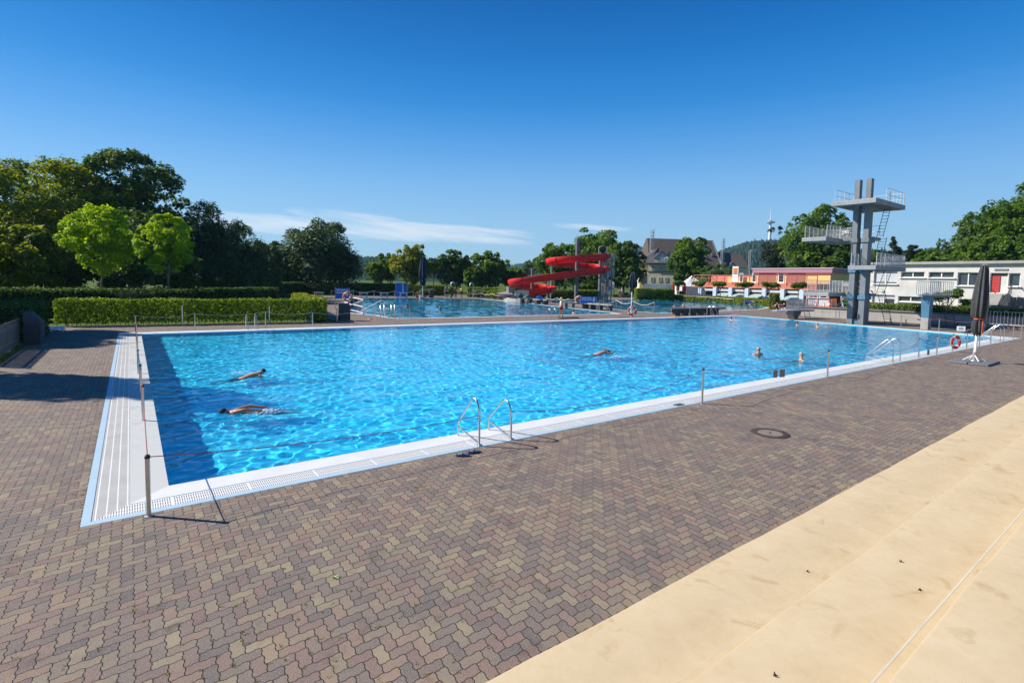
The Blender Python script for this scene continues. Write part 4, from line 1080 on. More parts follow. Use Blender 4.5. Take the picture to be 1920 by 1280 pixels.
# long start platform (black trestles under a slab) on the far edge
c0 = G(1272, 592.2); c1 = G(1357, 589.6)
BN = thing('start_platform', 'long black start platform on six wedge-shaped legs at the far pool edge', 'bench', (c0.x, c0.y+.5, 0))
d = (c1-c0); L = d.length; e = d.normalized(); nn = Vector((-e.y, e.x, 0))
m = W(BN); m.obox(c0+nn*.35-e*.6+Vector((0, 0, .60)), e*(L+1.4), nn*.75, Vector((0, 0, .13))); m.build('slab', M['darkgrey'], BN)
for i in range(6):
    p = c0+nn*.45+e*(L*(i+.35)/5.9)
    m = W(BN); a = e*.75; m.add([p-a*.1, p+a*.55, p+a*.55+nn*.5, p-a*.1+nn*.5]+[p-a*.75+Vector((0, 0, .6)), p+a*.55+Vector((0, 0, .6)), p+a*.55+nn*.5+Vector((0, 0, .6)), p-a*.75+nn*.5+Vector((0, 0, .6))], [(3, 2, 1, 0), (4, 5, 6, 7), (0, 1, 5, 4), (1, 2, 6, 5), (2, 3, 7, 6), (3, 0, 4, 7)])
    m.build('leg', M['stone_dark'], BN)

# benches of concrete blocks between the two rear pools
def block_bench(label, u0, v0, u1, v1, top='concrete'):
    a, b = G(u0, v0), G(u1, v1); e = (b-a).normalized(); L = (b-a).length; nn = Vector((-e.y, e.x, 0))
    t = thing('block_bench', label, 'bench', a, 0, 'benches between the rear pools')
    m = W(t); m.obox(a-e*.3+Vector((0, 0, .62)), e*(L+.6), nn*.9, Vector((0, 0, .14))); m.build('slab', M[top], t)
    for k in (.06, .76):
        m = W(t); m.obox(a+e*(L*k), e*min(.6, L*.2), nn*.8, Vector((0, 0, .62))); m.build('leg', M['stone_dark'], t)
    return t
block_bench('block bench with bags on it between the rear pools, nearest the white ramp', 974, 568.2, 993, 569)
block_bench('block bench between the rear pools carrying a blue bag', 1001, 570.2, 1021, 571.6)
block_bench('long block bench behind the lifeguard, left of the orange ring', 1058, 577, 1077, 577.6)
block_bench('block bench behind the blue sign', 1090, 578.6, 1108, 580.2)
block_bench('block bench at the tip of the deck between the rear pools', 1116, 581, 1142, 582.8)
def bag(label, u, v, z, s, mat):
    c = G(u, v); t = thing('bag', label, 'bag', (c.x, c.y, z)); m = MB(); m.ball((0, 0, s[2]*.45), (s[0], s[1], s[2]*.5), 10, 7); m.build('sack', M[mat], t, True)
    k = MB(); k.torus((0, 0, s[2]*.85), s[0]*.35, .02, (0, 1, 0), 14, 5); k.build('handle', M['black'], t, True)
bag('dark beach bag on the bench nearest the white ramp', 976, 568.3, .76, (.5, .3, .7), 'darkgrey')
bag('olive beach bag beside the dark bag on the bench', 990, 568.8, .76, (.45, .3, .6), 'wood')
bag('blue swim bag on the second bench', 1011, 571, .76, (.65, .3, .5), 'blue_sign')

# signs with life rings
def text_bars(t, w, h, rows, seed, col='cloth_white', y=-.012):
    r = random.Random(seed); m = MB()
    for i in range(rows):
        z = h*(.32-.26*i); x = -w*.4
        while x < w*.16:
            l = r.uniform(.06, .14)*w; m.box((x+l/2, y, z), (l, .004, h*.13)); x += l+.03*w
    m.build('lettering', M[col], t)
def sign(label, u, v, w, h, zc, mat='blue_sign', group='blue pool rule signs', post=True, seed=1, ang=0., frame=False):
    c = G(u, v); t = thing('pool_sign', label, 'sign', (c.x, c.y, zc), YAWF+ang, group)
    m = MB(); m.box((0, 0, 0), (w, .02, h), 0, .004); b = m.build('board', M[mat], t)
    text_bars(b, w, h, 2, seed)
    k = MB(); k.box((w*.36, -.012, .02), (w*.10, .004, h*.5)); k.ball((w*.36, -.014, h*.33), (w*.05, .004, w*.05), 8, 6); k.build('swimmer_pictogram', M['cloth_white'], b)
    if post:
        for s in (-1, 1): p = MB(); p.tube([(s*w*.5, .03, -zc), (s*w*.5, .03, h*.55)], .03, 6); p.build('post', M['galv'], t, True)
    return t
s1 = sign('blue rule sign beside the orange ring in the second pool corner', 641.5, 583.5, 1.35, 1.0, 1.75, seed=4)
s2 = sign('blue rule sign next to the orange ring behind the lifeguard', 1102.5, 579.5, 1.95, .85, 1.1, seed=5)
s3 = sign('navy sign in front of the white ramp below the slide', 976, 562.5, 2.0, .95, 2.2, 'navy_sign', seed=6)
s4 = sign('navy sign beside the white ring at the third pool', 1401, 580.2, .85, .55, 1.05, 'navy_sign', seed=7)
c = G(651.5, 584.5); life_ring('orange life ring beside the sign at the second pool corner', (c.x, c.y, 1.45), _f.xy.to_3d(), .38, .10, ('orange', 'cloth_white'))
c = G(1085, 578.6); life_ring('orange life ring hanging beside the sign behind the lifeguard', (c.x, c.y-.1, 1.05), _f.xy.to_3d(), .46, .12, ('orange', 'cloth_white'))
c = G(1410, 580.3); life_ring('white life ring with dark bands at the shallow third pool', (c.x, c.y, .75), _f.xy.to_3d(), .36, .10, ('cloth_white', 'darkgrey'))
# chains on posts round the two rear pools
def chain_row(name, pts, h, labs, glabel, sag=.32, r=.035):
    P = []
    for i, (u, v) in enumerate(pts):
        c = G(u, v); post_parts('chain_post', labs % nth(i), (c.x, c.y, .005), h, glabel, r=r, foot=False); P.append(Vector((c.x, c.y, h-.04)))
    for i in range(len(P)-1): rope('white plastic chain, %s span of the %s' % (nth(i), name), P[i], P[i+1], sag, 'rope', r=.028, group='chains round the rear pools')
chain_row('row along the far side of the second pool', [(621, 558.5), (662.5, 558.8), (701.5, 559), (739.5, 559.2), (775, 559.4)], 1.25, 'chain post on the far side of the second pool, %s counted from the hedge', 'chain posts of the rear pools')
chain_row('row beside the showers', [(880, 559.5), (901, 560), (922, 561.5), (944, 564)], 1.1, 'chain post by the showers and the slide ramp, %s counted from the group of bathers', 'chain posts of the rear pools')
chain_row('row before the slide', [(1022, 570.5), (1044, 572), (1067, 574)], 1.1, 'chain post in front of the slide pillar, %s counted from the bags', 'chain posts of the rear pools')
chain_row('row round the third pool', [(1124, 582.5), (1155, 582.8), (1187, 586), (1226, 589)], 1.35, 'chain post on the near side of the third pool, %s counted from the bench', 'chain posts of the rear pools', .4)
chain_row('row at the hedge side of the third pool', [(1282, 565), (1305, 566), (1329, 568), (1352, 570.5), (1375, 573)], 1.1, 'thin post on the hedge side of the third pool, %s counted from the red parasols', 'chain posts of the rear pools', .05)
# starting blocks on the far side of the second pool
def start_block(label, u, v, s=1.):
    c = G(u, v); t = thing('starting_block', label, 'starting block', c, YAWF, 'starting blocks at the second pool')
    m = MB(); m.box((0, 0, .95), (1.25, .9, .12), 0, .03); m.build('platform', M['galv'], t)
    for k in (-1, 1):
        m = MB(); m.tube([(k*.48, .3, .9), (k*.48, .3, 0)], .045, 6); m.tube([(k*.48, -.3, .9), (k*.55, -.38, 0)], .045, 6); m.build('leg', M['galv'], t)
    m = MB(); m.tube([(-.5, -.3, .4), (.5, -.3, .4)], .035, 6); m.tube([(-.5, 0, .7), (.5, 0, .7)], .035, 6); m.build('crossbar', M['galv'], t); return t
for i, u in enumerate((598, 642, 682, 720.5, 757)):
    start_block('starting block at the far side of the second pool, %s from the hedge' % nth(i), u, 560.5)
# handrails and stair rails in the second pool corner
c = G(675, 586.8); t = thing('pool_stair_rail', 'white tubular stair rails at the corner of the second pool', 'handrail', c)
m = W(t)
A = [G(u, v) for u, v in ((655, 583), (672, 587), (681, 590))]
rail_run(m, [A[0], A[1], A[2]], 1.35, 1, .045, (1., .52, .1)); a = A[2]+Vector((0, 0, 1.3)); m.tube([a, a+Vector((-2.2, 1.6, -1.1))], .045, 6); m.build('rails', M['whitepaint'], t, True)
c = G(714, 592.6); t = thing('pool_stair_rail', 'slanting white stair rail standing in the second pool', 'handrail', c)
m = W(t); m.tube([c, c+Vector((0, 0, 1.35)), c+Vector((-1.4, 1., .4))], .04, 8); m.tube([c+Vector((0, 0, 1.35)), c+Vector((.35, .1, 1.3)), c+Vector((.45, .1, 0))], .04, 8); m.build('rails', M['whitepaint'], t, True)
c = G(731, 595.3); t = thing('pool_ladder', 'cluster of bent steel rails where the second pool edge curves', 'ladder', c, 0, 'pool ladders')
for dx in (-.75, -.45, .2, .5):
    m = W(t); p = c+Vector((dx, .2, 0)); m.tube([p, p+Vector((0, 0, .9)), p+Vector((.1, .25, 1.08)), p+Vector((.28, .6, .8)), p+Vector((.4, .85, -.5))], .028, 8); m.build('handrail', M['steel'], t, True)
for i, (u, v) in enumerate(((749.5, 597.5), (756, 596.5), (768, 596.5))):
    c = G(u, v); post_parts('thin_post', 'thin post at the second pool edge, %s from the bent rails' % nth(i), c, 1.0, 'thin posts at the second pool', r=.03, foot=False)
c = G(771.5, 595.6); t = thing('depth_plate', 'pale square depth plate on the near edge of the second pool', 'sign', (c.x, c.y, .28), YAWF); m = MB(); m.box((0, 0, 0), (.42, .03, .26), 0, .006); m.build('plate', M['blind'], t)
c = G(696, 598); t = thing('floor_marking', 'small square no-diving tile set in the deck by the second pool', 'sign', (c.x, c.y, .006)); m = MB(); m.box((0, 0, 0), (.5, .5, .006)); m.build('tile', M['blind'], t); k = MB(); k.tube([(-.15, -.15, .006), (.15, .15, .006)], .02, 5); k.torus((0, 0, .006), .17, .018, (0, 0, 1), 16, 5); k.build('symbol', M['darkgrey'], t)
c = G(744.5, 556.5)
# wheelchair-lift like white trestles beyond the third pool
def lounger(label, u, v, rz):
    c = G(u, v); t = thing('sun_lounger', label, 'lounger', c, rz, 'loungers by the third pool hedge')
    m = MB(); m.box((0, 0, .5), (2.0, .8, .06)); m.obox((.95, -.4, .5), (.7, 0, .75), (0, .8, 0), (-.05, 0, .05)); m.build('bed', M['whitepaint'], t)
    for x in (-.9, .9):
        for y in (-.36, .36): k = MB(); k.tube([(x, y, 0), (x, y, .5)], .03, 6); k.build('leg', M['galv'], t)
lounger('white folding lounger by the hedge, nearer the navy parasol', 1216, 560.3, 2.6); lounger('white folding lounger by the hedge, nearer the red parasols', 1252, 561.2, 2.6)
m = MB(); c = G(1277, 563); m.box((0, 0, .9), (.95, .7, 1.8), 0, .06); t = thing('waste_bin', 'grey upright bin at the hedge beyond the third pool', 'bin', c, YAWF); m.build('body', M['stone_dark'], t); k = MB(); k.box((0, 0, 1.86), (1.02, .78, .12), 0, .04); k.build('lid', M['concrete'], t)

# showers
for u, v, vt, sgn, lab in ((845, 559, 528.5, 1, 'shower post with curved head among the bathers'), (887.5, 557.8, 528.5, -1, 'shower post with curved head before the low hedge')):
    c = G(u, v); t = thing('shower', lab, 'shower', c, YAWF, 'showers by the second pool'); k = (v-vt)/11.
    m = MB(); m.tube([(0, 0, 0), (0, 0, k-.5), (.1*sgn, 0, k-.12), (.35*sgn, 0, k), (.58*sgn, 0, k-.1), (.62*sgn, 0, k-.3)], .13, 10); m.build('column', M['galv'], t, True)
    m = MB(); m.lathe([(.16, 0), (.1, .12)], (.62*sgn, 0, k-.42), 12); m.build('shower_head', M['galv'], t, True)

# blue changing tent
c = G(753, 558.4); t = thing('changing_tent', 'blue fabric changing booth with open curtain against the dark hedge', 'tent', c, YAWF)
m = MB()
for x in (-.85, .85):
    for y in (-.6, .6): m.tube([(x, y, 0), (x, y, 2.5)], .04, 6)
m.tube([(-.85, -.6, 2.5), (.85, -.6, 2.5), (.85, .6, 2.5), (-.85, .6, 2.5), (-.85, -.6, 2.5)], .04, 6); m.build('frame', M['galv'], t)
m = MB(); m.box((0, .62, 1.3), (1.7, .03, 2.3)); m.box((-.86, 0, 1.3), (.03, 1.2, 2.3)); m.box((0, 0, 2.52), (1.75, 1.25, .04))
for i in range(12): m.obox((-.85+i*.085, -.62-.03*(i % 2), .25), (.09, .03*(1 if i % 2 else -1), 0), (0, .02, 0), (0, 0, 2.25))
m.build('curtain', M['blue_tarp'], t)
m = MB()
for i in range(4): m.obox((.2+i*.08, -.64-.02*(i % 2), .9), (.08, .02, 0), (0, .02, 0), (0, 0, 1.6))
m.build('towel', M['blind'], t)
def basket(label, u, v, s, mat):
    c = G(u, v); t = thing('basket', label, 'basket', c, YAWF); m = MB(); m.lathe([(s*.8, 0), (s, s*1.1), (s*.93, s*1.1), (s*.75, .05)], n=14); m.build('tub', M[mat], t, True); k = MB(); k.torus((0, 0, s*1.1), s, .03, (0, 0, 1), 16, 5); k.build('rim', M[mat], t, True)
basket('pinkish tub on the ground right of the blue booth', 782.5, 558.3, .38, 'cloth_red'); basket('white tub at the foot of the navy parasol', 789.5, 558.6, .42, 'blind')
c = G(808.5, 558.4); t = thing('waste_bin', 'dark round bin between the parasol and the bathers', 'bin', c); m = MB(); m.lathe([(.42, 0), (.46, 1.3), (.3, 1.36)], n=16); m.build('body', M['stone_dark'], t, True); k = MB(); k.lathe([(.46, 1.3), (.48, 1.42), (.2, 1.5)], n=16); k.build('lid', M['darkgrey'], t, True)

# people by the showers and under the navy parasol, at the kiosk
def std(label, u, v, hpx, rz, d=0, **k):
    c = G(u, v, k.pop('z', 0)); depth = (c-CAM).dot(_f); sc_ = hpx/FL*depth/1.74
    return person(label, (c.x, c.y, c.z), rz, scale=max(.75, min(1.5, sc_)), **k)
std('bather in black shorts seen from behind, leftmost of the group by the shower', 836, 559.5, 23, -.5, bottom='cloth_black', top='cloth_black', skin='skin_tan')
std('pale bather in black shorts beside the shower post', 838.5, 560.2, 23, 2.6, bottom='cloth_black', skin='skin')
std('bare-chested man with dark shorts between shower and yellow shirt', 854, 559.4, 24, 2.9, bottom='cloth_black', skin='skin_tan', J=pose(ell=(-.3, -.05, 1.2), wrl=(-.12, -.25, 1.25), pal=(-.05, -.27, 1.27)))
std('bather in a yellow shirt standing at the second pool', 865.5, 559.6, 22, -.8, bottom='cloth_navy', top='cloth_yellow', sleeves=True, hair='hair_blond')
std('person with bare chest by the yellow parasol', 1136, 557.8, 15, -.6, bottom='cloth_red', skin='skin_tan')
std('person in green shorts between the two parasols', 1149.5, 557.8, 17, 2.4, bottom='cloth_green', skin='skin_tan')
std('bather in white top and dark shorts near the navy parasol', 1161, 558., 18, .5, bottom='cloth_black', top='cloth_white')
std('second bather in a pale top close beside the first', 1165, 558.1, 19, 2.0, bottom='cloth_jean', top='cloth_white', hair='hair_blond')
c = G(1175, 558.); t = thing('cargo_bike', 'dark stroller parked at the foot of the navy parasol', 'stroller', c, YAWF)
m = MB(); m.obox((-.6, -.3, .5), (1.0, 0, .15), (0, .6, 0), (-.15, 0, .55)); m.build('seat', M['umb_blue'], t)
for x in (-.55, .45):
    m = MB(); m.torus((x, -.3, .25), .22, .035, (0, 1, 0), 16, 6); m.torus((x, .3, .25), .22, .035, (0, 1, 0), 16, 6); m.build('wheel', M['black'], t, True)
m = MB(); m.tube([(-.55, 0, .25), (.3, 0, .6), (.75, 0, 1.15)], .03, 6); m.tube([(.45, 0, .25), (-.3, 0, .7)], .03, 6); m.build('frame', M['galv'], t); t.name = 'stroller'

c = G(792.5, 559.3); parasol('navy parasol folded on a pale pole by the second pool', c, 7.0, 2.2, 3.2, .95, 'umb_blue', 'whitepaint', plates=False)
c = G(1186, 558.3); parasol('big navy parasol folded beside the third pool hedge', c, 5.6, .75, 2.2, 1.35, 'umb_blue', 'galv', plates=False)
c = G(1129.5, 558.); parasol('yellow parasol folded below the slide stairs', c, 3.1, .4, 1.2, .62, 'yellow_cloth', 'whitepaint', plates=False)
# ================================================================ water slide
DS = 84.
def SP(u, v, off=0.):        # slide space: a picture-parallel frame 84 m out, off = metres further back
    return AD(u, v, DS+off)
base = G(1077, 560.5); base = SP(1077, 527); base.z = 0
SL = thing('water_slide', 'long red water slide winding down in open loops behind the pools', 'slide', base)
pts = [(1137, 480.5, -.8), (1120, 481.5, -2.0), (1090, 483, -2.4), (1058, 485.5, -2.0), (1038, 488, -.8), (1032, 490.5, 1.0), (1042, 493, 2.9), (1068, 495.5, 3.6), (1100, 498, 3.4), (1124, 500.5, 2.4), (1135, 503, .4), (1127, 505.8, -1.6), (1100, 509.5, -2.4), (1065, 514, -2.8), (1030, 518.5, -3.1), (995, 523, -3.0), (970, 526.5, -2.2), (961, 529.5, -.4), (966, 532.5, 1.6), (985, 535, 2.8), (1008, 537, 2.8), (1027, 539, 1.8), (1034, 541, .2), (1026, 543, -1.4), (1008, 545.5, -2.2), (990, 547.5, -2.6)]
P = [SP(*p) for p in pts]
def catmull(P, n):
    R = []
    for i in range(len(P)-1):
        p0, p1, p2, p3 = P[max(0, i-1)], P[i], P[i+1], P[min(len(P)-1, i+2)]
        for k in range(n):
            t = k/n; R.append(.5*((2*p1)+(p2-p0)*t+(2*p0-5*p1+4*p2-p3)*t*t+(3*p1-p0-3*p2+p3)*t**3))
    R.append(P[-1]); return R
C = catmull(P, 6)
m = W(SL); V = []; F = []; K = 18; fl = []
for i, p in enumerate(C):
    t = (C[min(i+1, len(C)-1)]-C[max(0, i-1)]).normalized(); s = t.cross(Vector((0, 0, 1))).normalized(); b = s.cross(t)
    t0 = (C[min(i+3, len(C)-1)]-p); t1 = (p-C[max(0, i-3)]); turn = t1.cross(t0).z; bank = max(-.5, min(.5, -turn*.12))
    s2 = s*math.cos(bank)+b*math.sin(bank); b2 = -s*math.sin(bank)+b*math.cos(bank)
    fr = (p, s2, b2); fl.append(fr)
    R0, R1 = .76, .70
    for k in range(K): a = PI+PI*(-.12)+PI*1.24*k/(K-1); V.append(p+s2*R0*math.cos(a)+b2*(R0*math.sin(a)+.12))
    for k in range(K): a = PI+PI*(-.12)+PI*1.24*(K-1-k)/(K-1); V.append(p+s2*R1*math.cos(a)+b2*(R1*math.sin(a)+.12))
n2 = 2*K
for i in range(len(C)-1):
    for k in range(n2): F.append((i*n2+k, i*n2+(k+1) % n2, (i+1)*n2+(k+1) % n2, (i+1)*n2+k))
m.add(V, F); m.build('flume', M['red_plastic'], SL, True)
for i in range(3, len(C)-1, 9):
    p, s2, b2 = fl[i]; t = s2.cross(b2).normalized(); m = W(SL); V = []; F = []
    for j, (r_, o) in enumerate(((.74, -.05), (.83, -.05), (.83, .05), (.74, .05))):
        for k in range(K): a = PI+PI*(-.12)+PI*1.24*k/(K-1); V.append(p+t*o+s2*r_*math.cos(a)+b2*(r_*math.sin(a)+.12))
    for j in range(3):
        for k in range(K-1): F.append((j*K+k, j*K+k+1, (j+1)*K+k+1, (j+1)*K+k))
    m.add(V, F); m.build('flange', M['dark_red'], SL)
def pillar(u, v0, v1, off, r, arms=()):
    a = SP(u, v1, off); b = SP(u+.6, v0, off); a.z = -.05; m = W(SL); m.tube([a, Vector((a.x, a.y, b.z))], r, 12); pl = m.build('pillar', M['galv'] if r < .2 else M['concrete_dark'], SL, True)
    for (au, av, ao) in arms:
        q = SP(au, av, ao); z = q.z-.1; k = W(SL); k.tube([Vector((a.x, a.y, z-.35)), Vector((q.x, q.y, z-.45))], .09, 6); k.tube([Vector((a.x, a.y, z+.9)), Vector((q.x, q.y, z-.45))], .03, 5); k.build('arm', M['galv'], pl)
pillar(1080, 448, 560, .4, .30, ((1082, 483, -2.4), (1082, 497, 3.5), (1082, 511.5, -2.6)))
pillar(997, 503, 556, .0, .22, ((997, 523, -3.), (997, 536, 2.8)))
pillar(1032.5, 492, 556, 1.0, .11); pillar(1027, 540, 556, .5, .2)
pillar(1124, 482, 558, -.4, .28, ((1126, 500.5, 2.3), (1122, 481, -1.9)))
# stair tower
m = W(SL)
for du, off in ((1129, .5), (1134.5, -1.2), (1145.5, -1.2), (1145.5, 1.6)):
    a = SP(du, 556, off); b = SP(du, 478 if du < 1140 else 480, off); m.tube([Vector((a.x, a.y, -.05)), Vector((a.x, a.y, b.z))], .10, 8)
m.build('stair_post', M['concrete_dark'], SL, True)
st = W(SL); wr = W(SL); zt = SP(1137, 482, 0).z; n = 34; a0 = SP(1139.5, 527, .2)
for i in range(n):
    w = i*.55; z = zt*i/n; r0, r1 = .12, 1.05; c_, s_ = math.cos(w), math.sin(w)
    st.obox((a0.x+c_*r0-s_*.14, a0.y+s_*r0+c_*.14, z), (c_*(r1-r0), s_*(r1-r0), 0), (s_*.28, -c_*.28, 0), (0, 0, .05))
st.tube([(a0.x, a0.y, 0), (a0.x, a0.y, zt+.9)], .11, 10)
st.build('spiral_stair', M['concrete_dark'], SL)
for i in range(60):
    w = i*.3; w2 = (i+1)*.3; z = zt*i/62; R_ = 1.1; panel(wr, (a0.x+R_*math.cos(w), a0.y+R_*math.sin(w), 0), (a0.x+R_*math.cos(w2), a0.y+R_*math.sin(w2), 0), z, z+1.1)
wr.build('stair_guard', M['wire'], SL)
m = W(SL); q = SP(1136, 484, .0); m.box((q.x, q.y, q.z-.1), (1.9, 1.9, .12), .4); m.build('start_deck', M['galv'], SL)
m = W(SL)
for du in (1122.5, 1138): p = SP(du, 480, -.8); t_ = SP(du, 462, -.8); m.tube([p, Vector((p.x, p.y, t_.z))], .07, 6)
ca = SP(1130, 468, -.8); m.torus(ca, .62, .04, _f, 20, 5); m.build('start_gate', M['galv'], SL)
m = W(SL); e0 = SP(990, 547.2, -2.6); e1 = SP(966, 549.2, -3.0); d = e1-e0; s = Vector((-d.y, d.x, 0)).normalized()
m.obox(e0-s*.6-Vector((0, 0, .35)), d, s*1.2, Vector((0, 0, .15))); m.obox(e0-s*.62-Vector((0, 0, .35)), d, s*.08, Vector((0, 0, .6))); m.obox(e0+s*.56-Vector((0, 0, .35)), d, s*.08, Vector((0, 0, .6))); m.build('run_out', M['galv'], SL)
m = W(SL); V = []
tp = SP(1080.5, 446, .4); m.tube([Vector((tp.x, tp.y, tp.z-.2)), Vector((tp.x, tp.y, tp.z+.5))], .04, 6); q = SP(1095, 471, 1.); m.tube([tp-Vector((0, 0, .3)), q], .02, 5); m.build('stay', M['galv'], SL)
# landing terrace with white curved parapet below the slide
pr = [(934, 552, 557), (938, 556, 560.5), (946, 559.5, 564.8), (958, 561.5, 567.2), (972, 563, 568.4), (985, 564.3, 568.8)]
a = G(946, 565); LT = thing('curved_ramp', 'low white curved ramp wall at the foot of the red slide', 'wall', a)
m = W(LT); V = []
for u, vt, vb in [(936, 549.5, 557), (943, 553, 561.5), (946, 556.5, 563.8), (955, 558.5, 566), (966, 560, 567.3), (980, 561.2, 568.1)]:
    p = G(u, vb); h = (vb-vt)/FL*((p-CAM).dot(_f)); V += [p, p+Vector((0, 0, h)), p+Vector((.25, .4, h)), p+Vector((.25, .4, 0))]
F = []
for i in range(5):
    for k in range(4): F.append((i*4+k, (i+1)*4+k, (i+1)*4+(k+1) % 4, i*4+(k+1) % 4))
m.add(V, F+[(0, 1, 2, 3), (20, 23, 22, 21)]); m.build('parapet', M['concrete'], LT)
m = W(LT); p = SP(946, 548.5, -2); a1 = G(955, 564); m.add([SP(930, 549, 2), SP(938, 551, -1), SP(962, 551.5, -2), SP(955, 546, 4), G(932, 558), G(940, 560.5), G(985, 566), G(980, 562)], [(0, 1, 2, 3), (0, 4, 5, 1), (1, 5, 6, 2), (2, 6, 7, 3), (3, 7, 4, 0)]); m.build('landing', M['slide_foot'], LT)
c = SP(955, 548, 1.); m = W(LT); m.box((c.x, c.y, c.z+.45), (1.1, .5, .9), .3); m.build('control_box', M['galv'], LT)

# ================================================================ retaining wall, kiosk, white clubhouse, pink terrace building
RX = 60.5
RW = thing('retaining_wall', 'long low grey concrete wall behind the diving tower', 'wall', (RX, 8, 0))
m = W(RW); m.box((RX+.25, 5.2, .5), (.5, 26.6, 1.0)); m.build('wall', M['concrete'], RW)
m = W(RW); m.box((RX+.2, 5.2, 1.06), (.7, 26.7, .12)); m.build('coping', M['concrete_dark'], RW)
m = W(RW); m.box((RX-1.1, 2.5, .42), (.45, 15., .1)); 
m.build('ledge', M['concrete'], RW)
m = W(RW)
for i in range(12): m.box((RX-1.1, -4.5+i*1.28, .19), (.07, .07, .37))
m.build('ledge_support', M['darkgrey'], RW)
m = MB(); m.box((100.25, 0, -.5+.45), (79, 36, .98)); m.build('terrace_ground', M['grass'])['kind'] = 'structure'
m = MB(); m.box((66, 15.5, .46), (9.5, 5., .98)); m.build('kiosk_pavement', M['paver'])['kind'] = 'structure'
XW = 72.
ZT = .94
yA = AX(1628, 540, XW).y; yB = -14.
zr = AX(1740, 495.5, XW).z
WB = thing('clubhouse', 'long white flat-roofed clubhouse with two storeys behind the diving tower', 'building', (XW, (yA+yB)/2, 0))
# facade with real openings
def AXr(u0, v0, u1, v1, x): a = AX(u0, v0, x); b = AX(u1, v1, x); return (min(a.y, b.y), max(a.y, b.y), min(a.z, b.z), max(a.z, b.z))
WIN = [  # u0 v0 u1 v1 panes kind
    (1639, 509, 1681.5, 532.5, 2, 'blind'), (1689.5, 509.5, 1733, 520.3, 2, 'glass'), (1741.5, 509.8, 1788.5, 521, 2, 'glass'), (1796, 510.5, 1834, 536, 2, 'glass'), (1857, 511.5, 1888, 549.5, 0, 'door'), (1892, 512, 1912, 537, 1, 'glass'),
    (1635.5, 552, 1677, 571.5, 2, 'blind_low'), (1684, 554.8, 1730, 566.5, 2, 'glass'), (1797, 560, 1826, 570.5, 2, 'glass')]
rects = [AXr(*w[:4], XW)+w[4:] for w in WIN]
ys = sorted({yB, yA}|{r[0] for r in rects}|{r[1] for r in rects}); zs = sorted({ZT-.6, zr}|{r[2] for r in rects}|{r[3] for r in rects})
m = W(WB)
for i in range(len(ys)-1):
    for j in range(len(zs)-1):
        yc, zc_ = (ys[i]+ys[i+1])/2, (zs[j]+zs[j+1])/2
        if any(r[0] < yc < r[1] and r[2] < zc_ < r[3] for r in rects): continue
        m.quad((XW, ys[i], zs[j]), (XW, ys[i], zs[j+1]), (XW, ys[i+1], zs[j+1]), (XW, ys[i+1], zs[j]))
for r in rects:       # reveals
    y0, y1, z0, z1 = r[:4]; d = .28
    m.quad((XW, y0, z0), (XW+d, y0, z0), (XW+d, y0, z1), (XW, y0, z1)); m.quad((XW, y1, z0), (XW, y1, z1), (XW+d, y1, z1), (XW+d, y1, z0))
    m.quad((XW, y0, z1), (XW+d, y0, z1), (XW+d, y1, z1), (XW, y1, z1)); m.quad((XW, y0, z0), (XW, y1, z0), (XW+d, y1, z0), (XW+d, y0, z0))
m.quad((XW, yA, ZT-.6), (XW, yA, zr), (XW+14, yA, zr), (XW+14, yA, ZT-.6)); m.quad((XW, yB, ZT-.6), (XW+14, yB, ZT-.6), (XW+14, yB, zr), (XW, yB, zr)); m.quad((XW+14, yA, ZT-.6), (XW+14, yA, zr), (XW+14, yB, zr), (XW+14, yB, ZT-.6))
m.build('wall', M['white_wall'], WB)
m = W(WB); m.box((XW+6.9, (yA+yB)/2, zr+.14), (14.6, yA-yB+.6, .28)); m.build('roof_edge', M['concrete'], WB)
for k, r in enumerate(rects):
    y0, y1, z0, z1, n, kind = r; d = .26
    f = W(WB); t_ = .07
    for (ya, yb, za, zb) in ((y0, y0+t_, z0, z1), (y1-t_, y1, z0, z1), (y0+t_, y1-t_, z0, z0+t_), (y0+t_, y1-t_, z1-t_, z1)): f.box((XW+d-.04, (ya+yb)/2, (za+zb)/2), (.08, yb-ya, zb-za))
    if n > 1: f.box((XW+d-.05, (y0+y1)/2, (z0+z1)/2), (.07, .09, z1-z0-2*t_))
    fo = f.build('door_frame' if kind == 'door' else 'window', M['whitepaint'], WB)
    g = W(WB); g.box((XW+d+.02, (y0+y1)/2, (z0+z1)/2), (.02, y1-y0, z1-z0)); g.build('pane', M['glass_dark'], fo)
    s = W(WB); s.box((XW-.05, (y0+y1)/2, z0-.05), (.3, y1-y0+.25, .08)); s.build('sill', M['whitepaint'], fo)
    if kind == 'blind': b = W(WB); b.box((XW+d-.02, (y0+y1)/2, (z0+z1)/2+.08), (.02, y1-y0-.2, z1-z0-.3)); b.build('blind', M['blind'], fo)
    if kind == 'blind_low':
        b = W(WB); b.box((XW+d-.02, (y0+y1)/2+(y1-y0)*.25, (z0+z1)/2), (.02, (y1-y0)/2-.2, z1-z0-.2)); b.box((XW+d-.02, (y0+y1)/2-(y1-y0)*.25, z1-(z1-z0)*.22), (.02, (y1-y0)/2-.2, (z1-z0)*.38)); b.build('blind', M['blind'], fo)
    if kind == 'door':
        b = W(WB); b.box((XW+d-.06, y1-(y1-y0)*.33, z0+(z1-z0)*.43), (.06, (y1-y0)*.46, (z1-z0)*.84)); dr = b.build('door', M['door_red'], fo)
        h = W(WB)
        for i in range(5):
            for j in range(3): h.box((XW+d-.095, y1-(y1-y0)*(.2+.13*j), z0+(z1-z0)*(.12+.15*i)), (.02, .07, .05))
        h.build('studs', M['galv'], dr)
        b = W(WB); b.box((XW+d-.05, y0+(y1-y0)*.22, z0+(z1-z0)*.42), (.05, (y1-y0)*.36, (z1-z0)*.82)); b.build('door', M['white_wall'], fo)
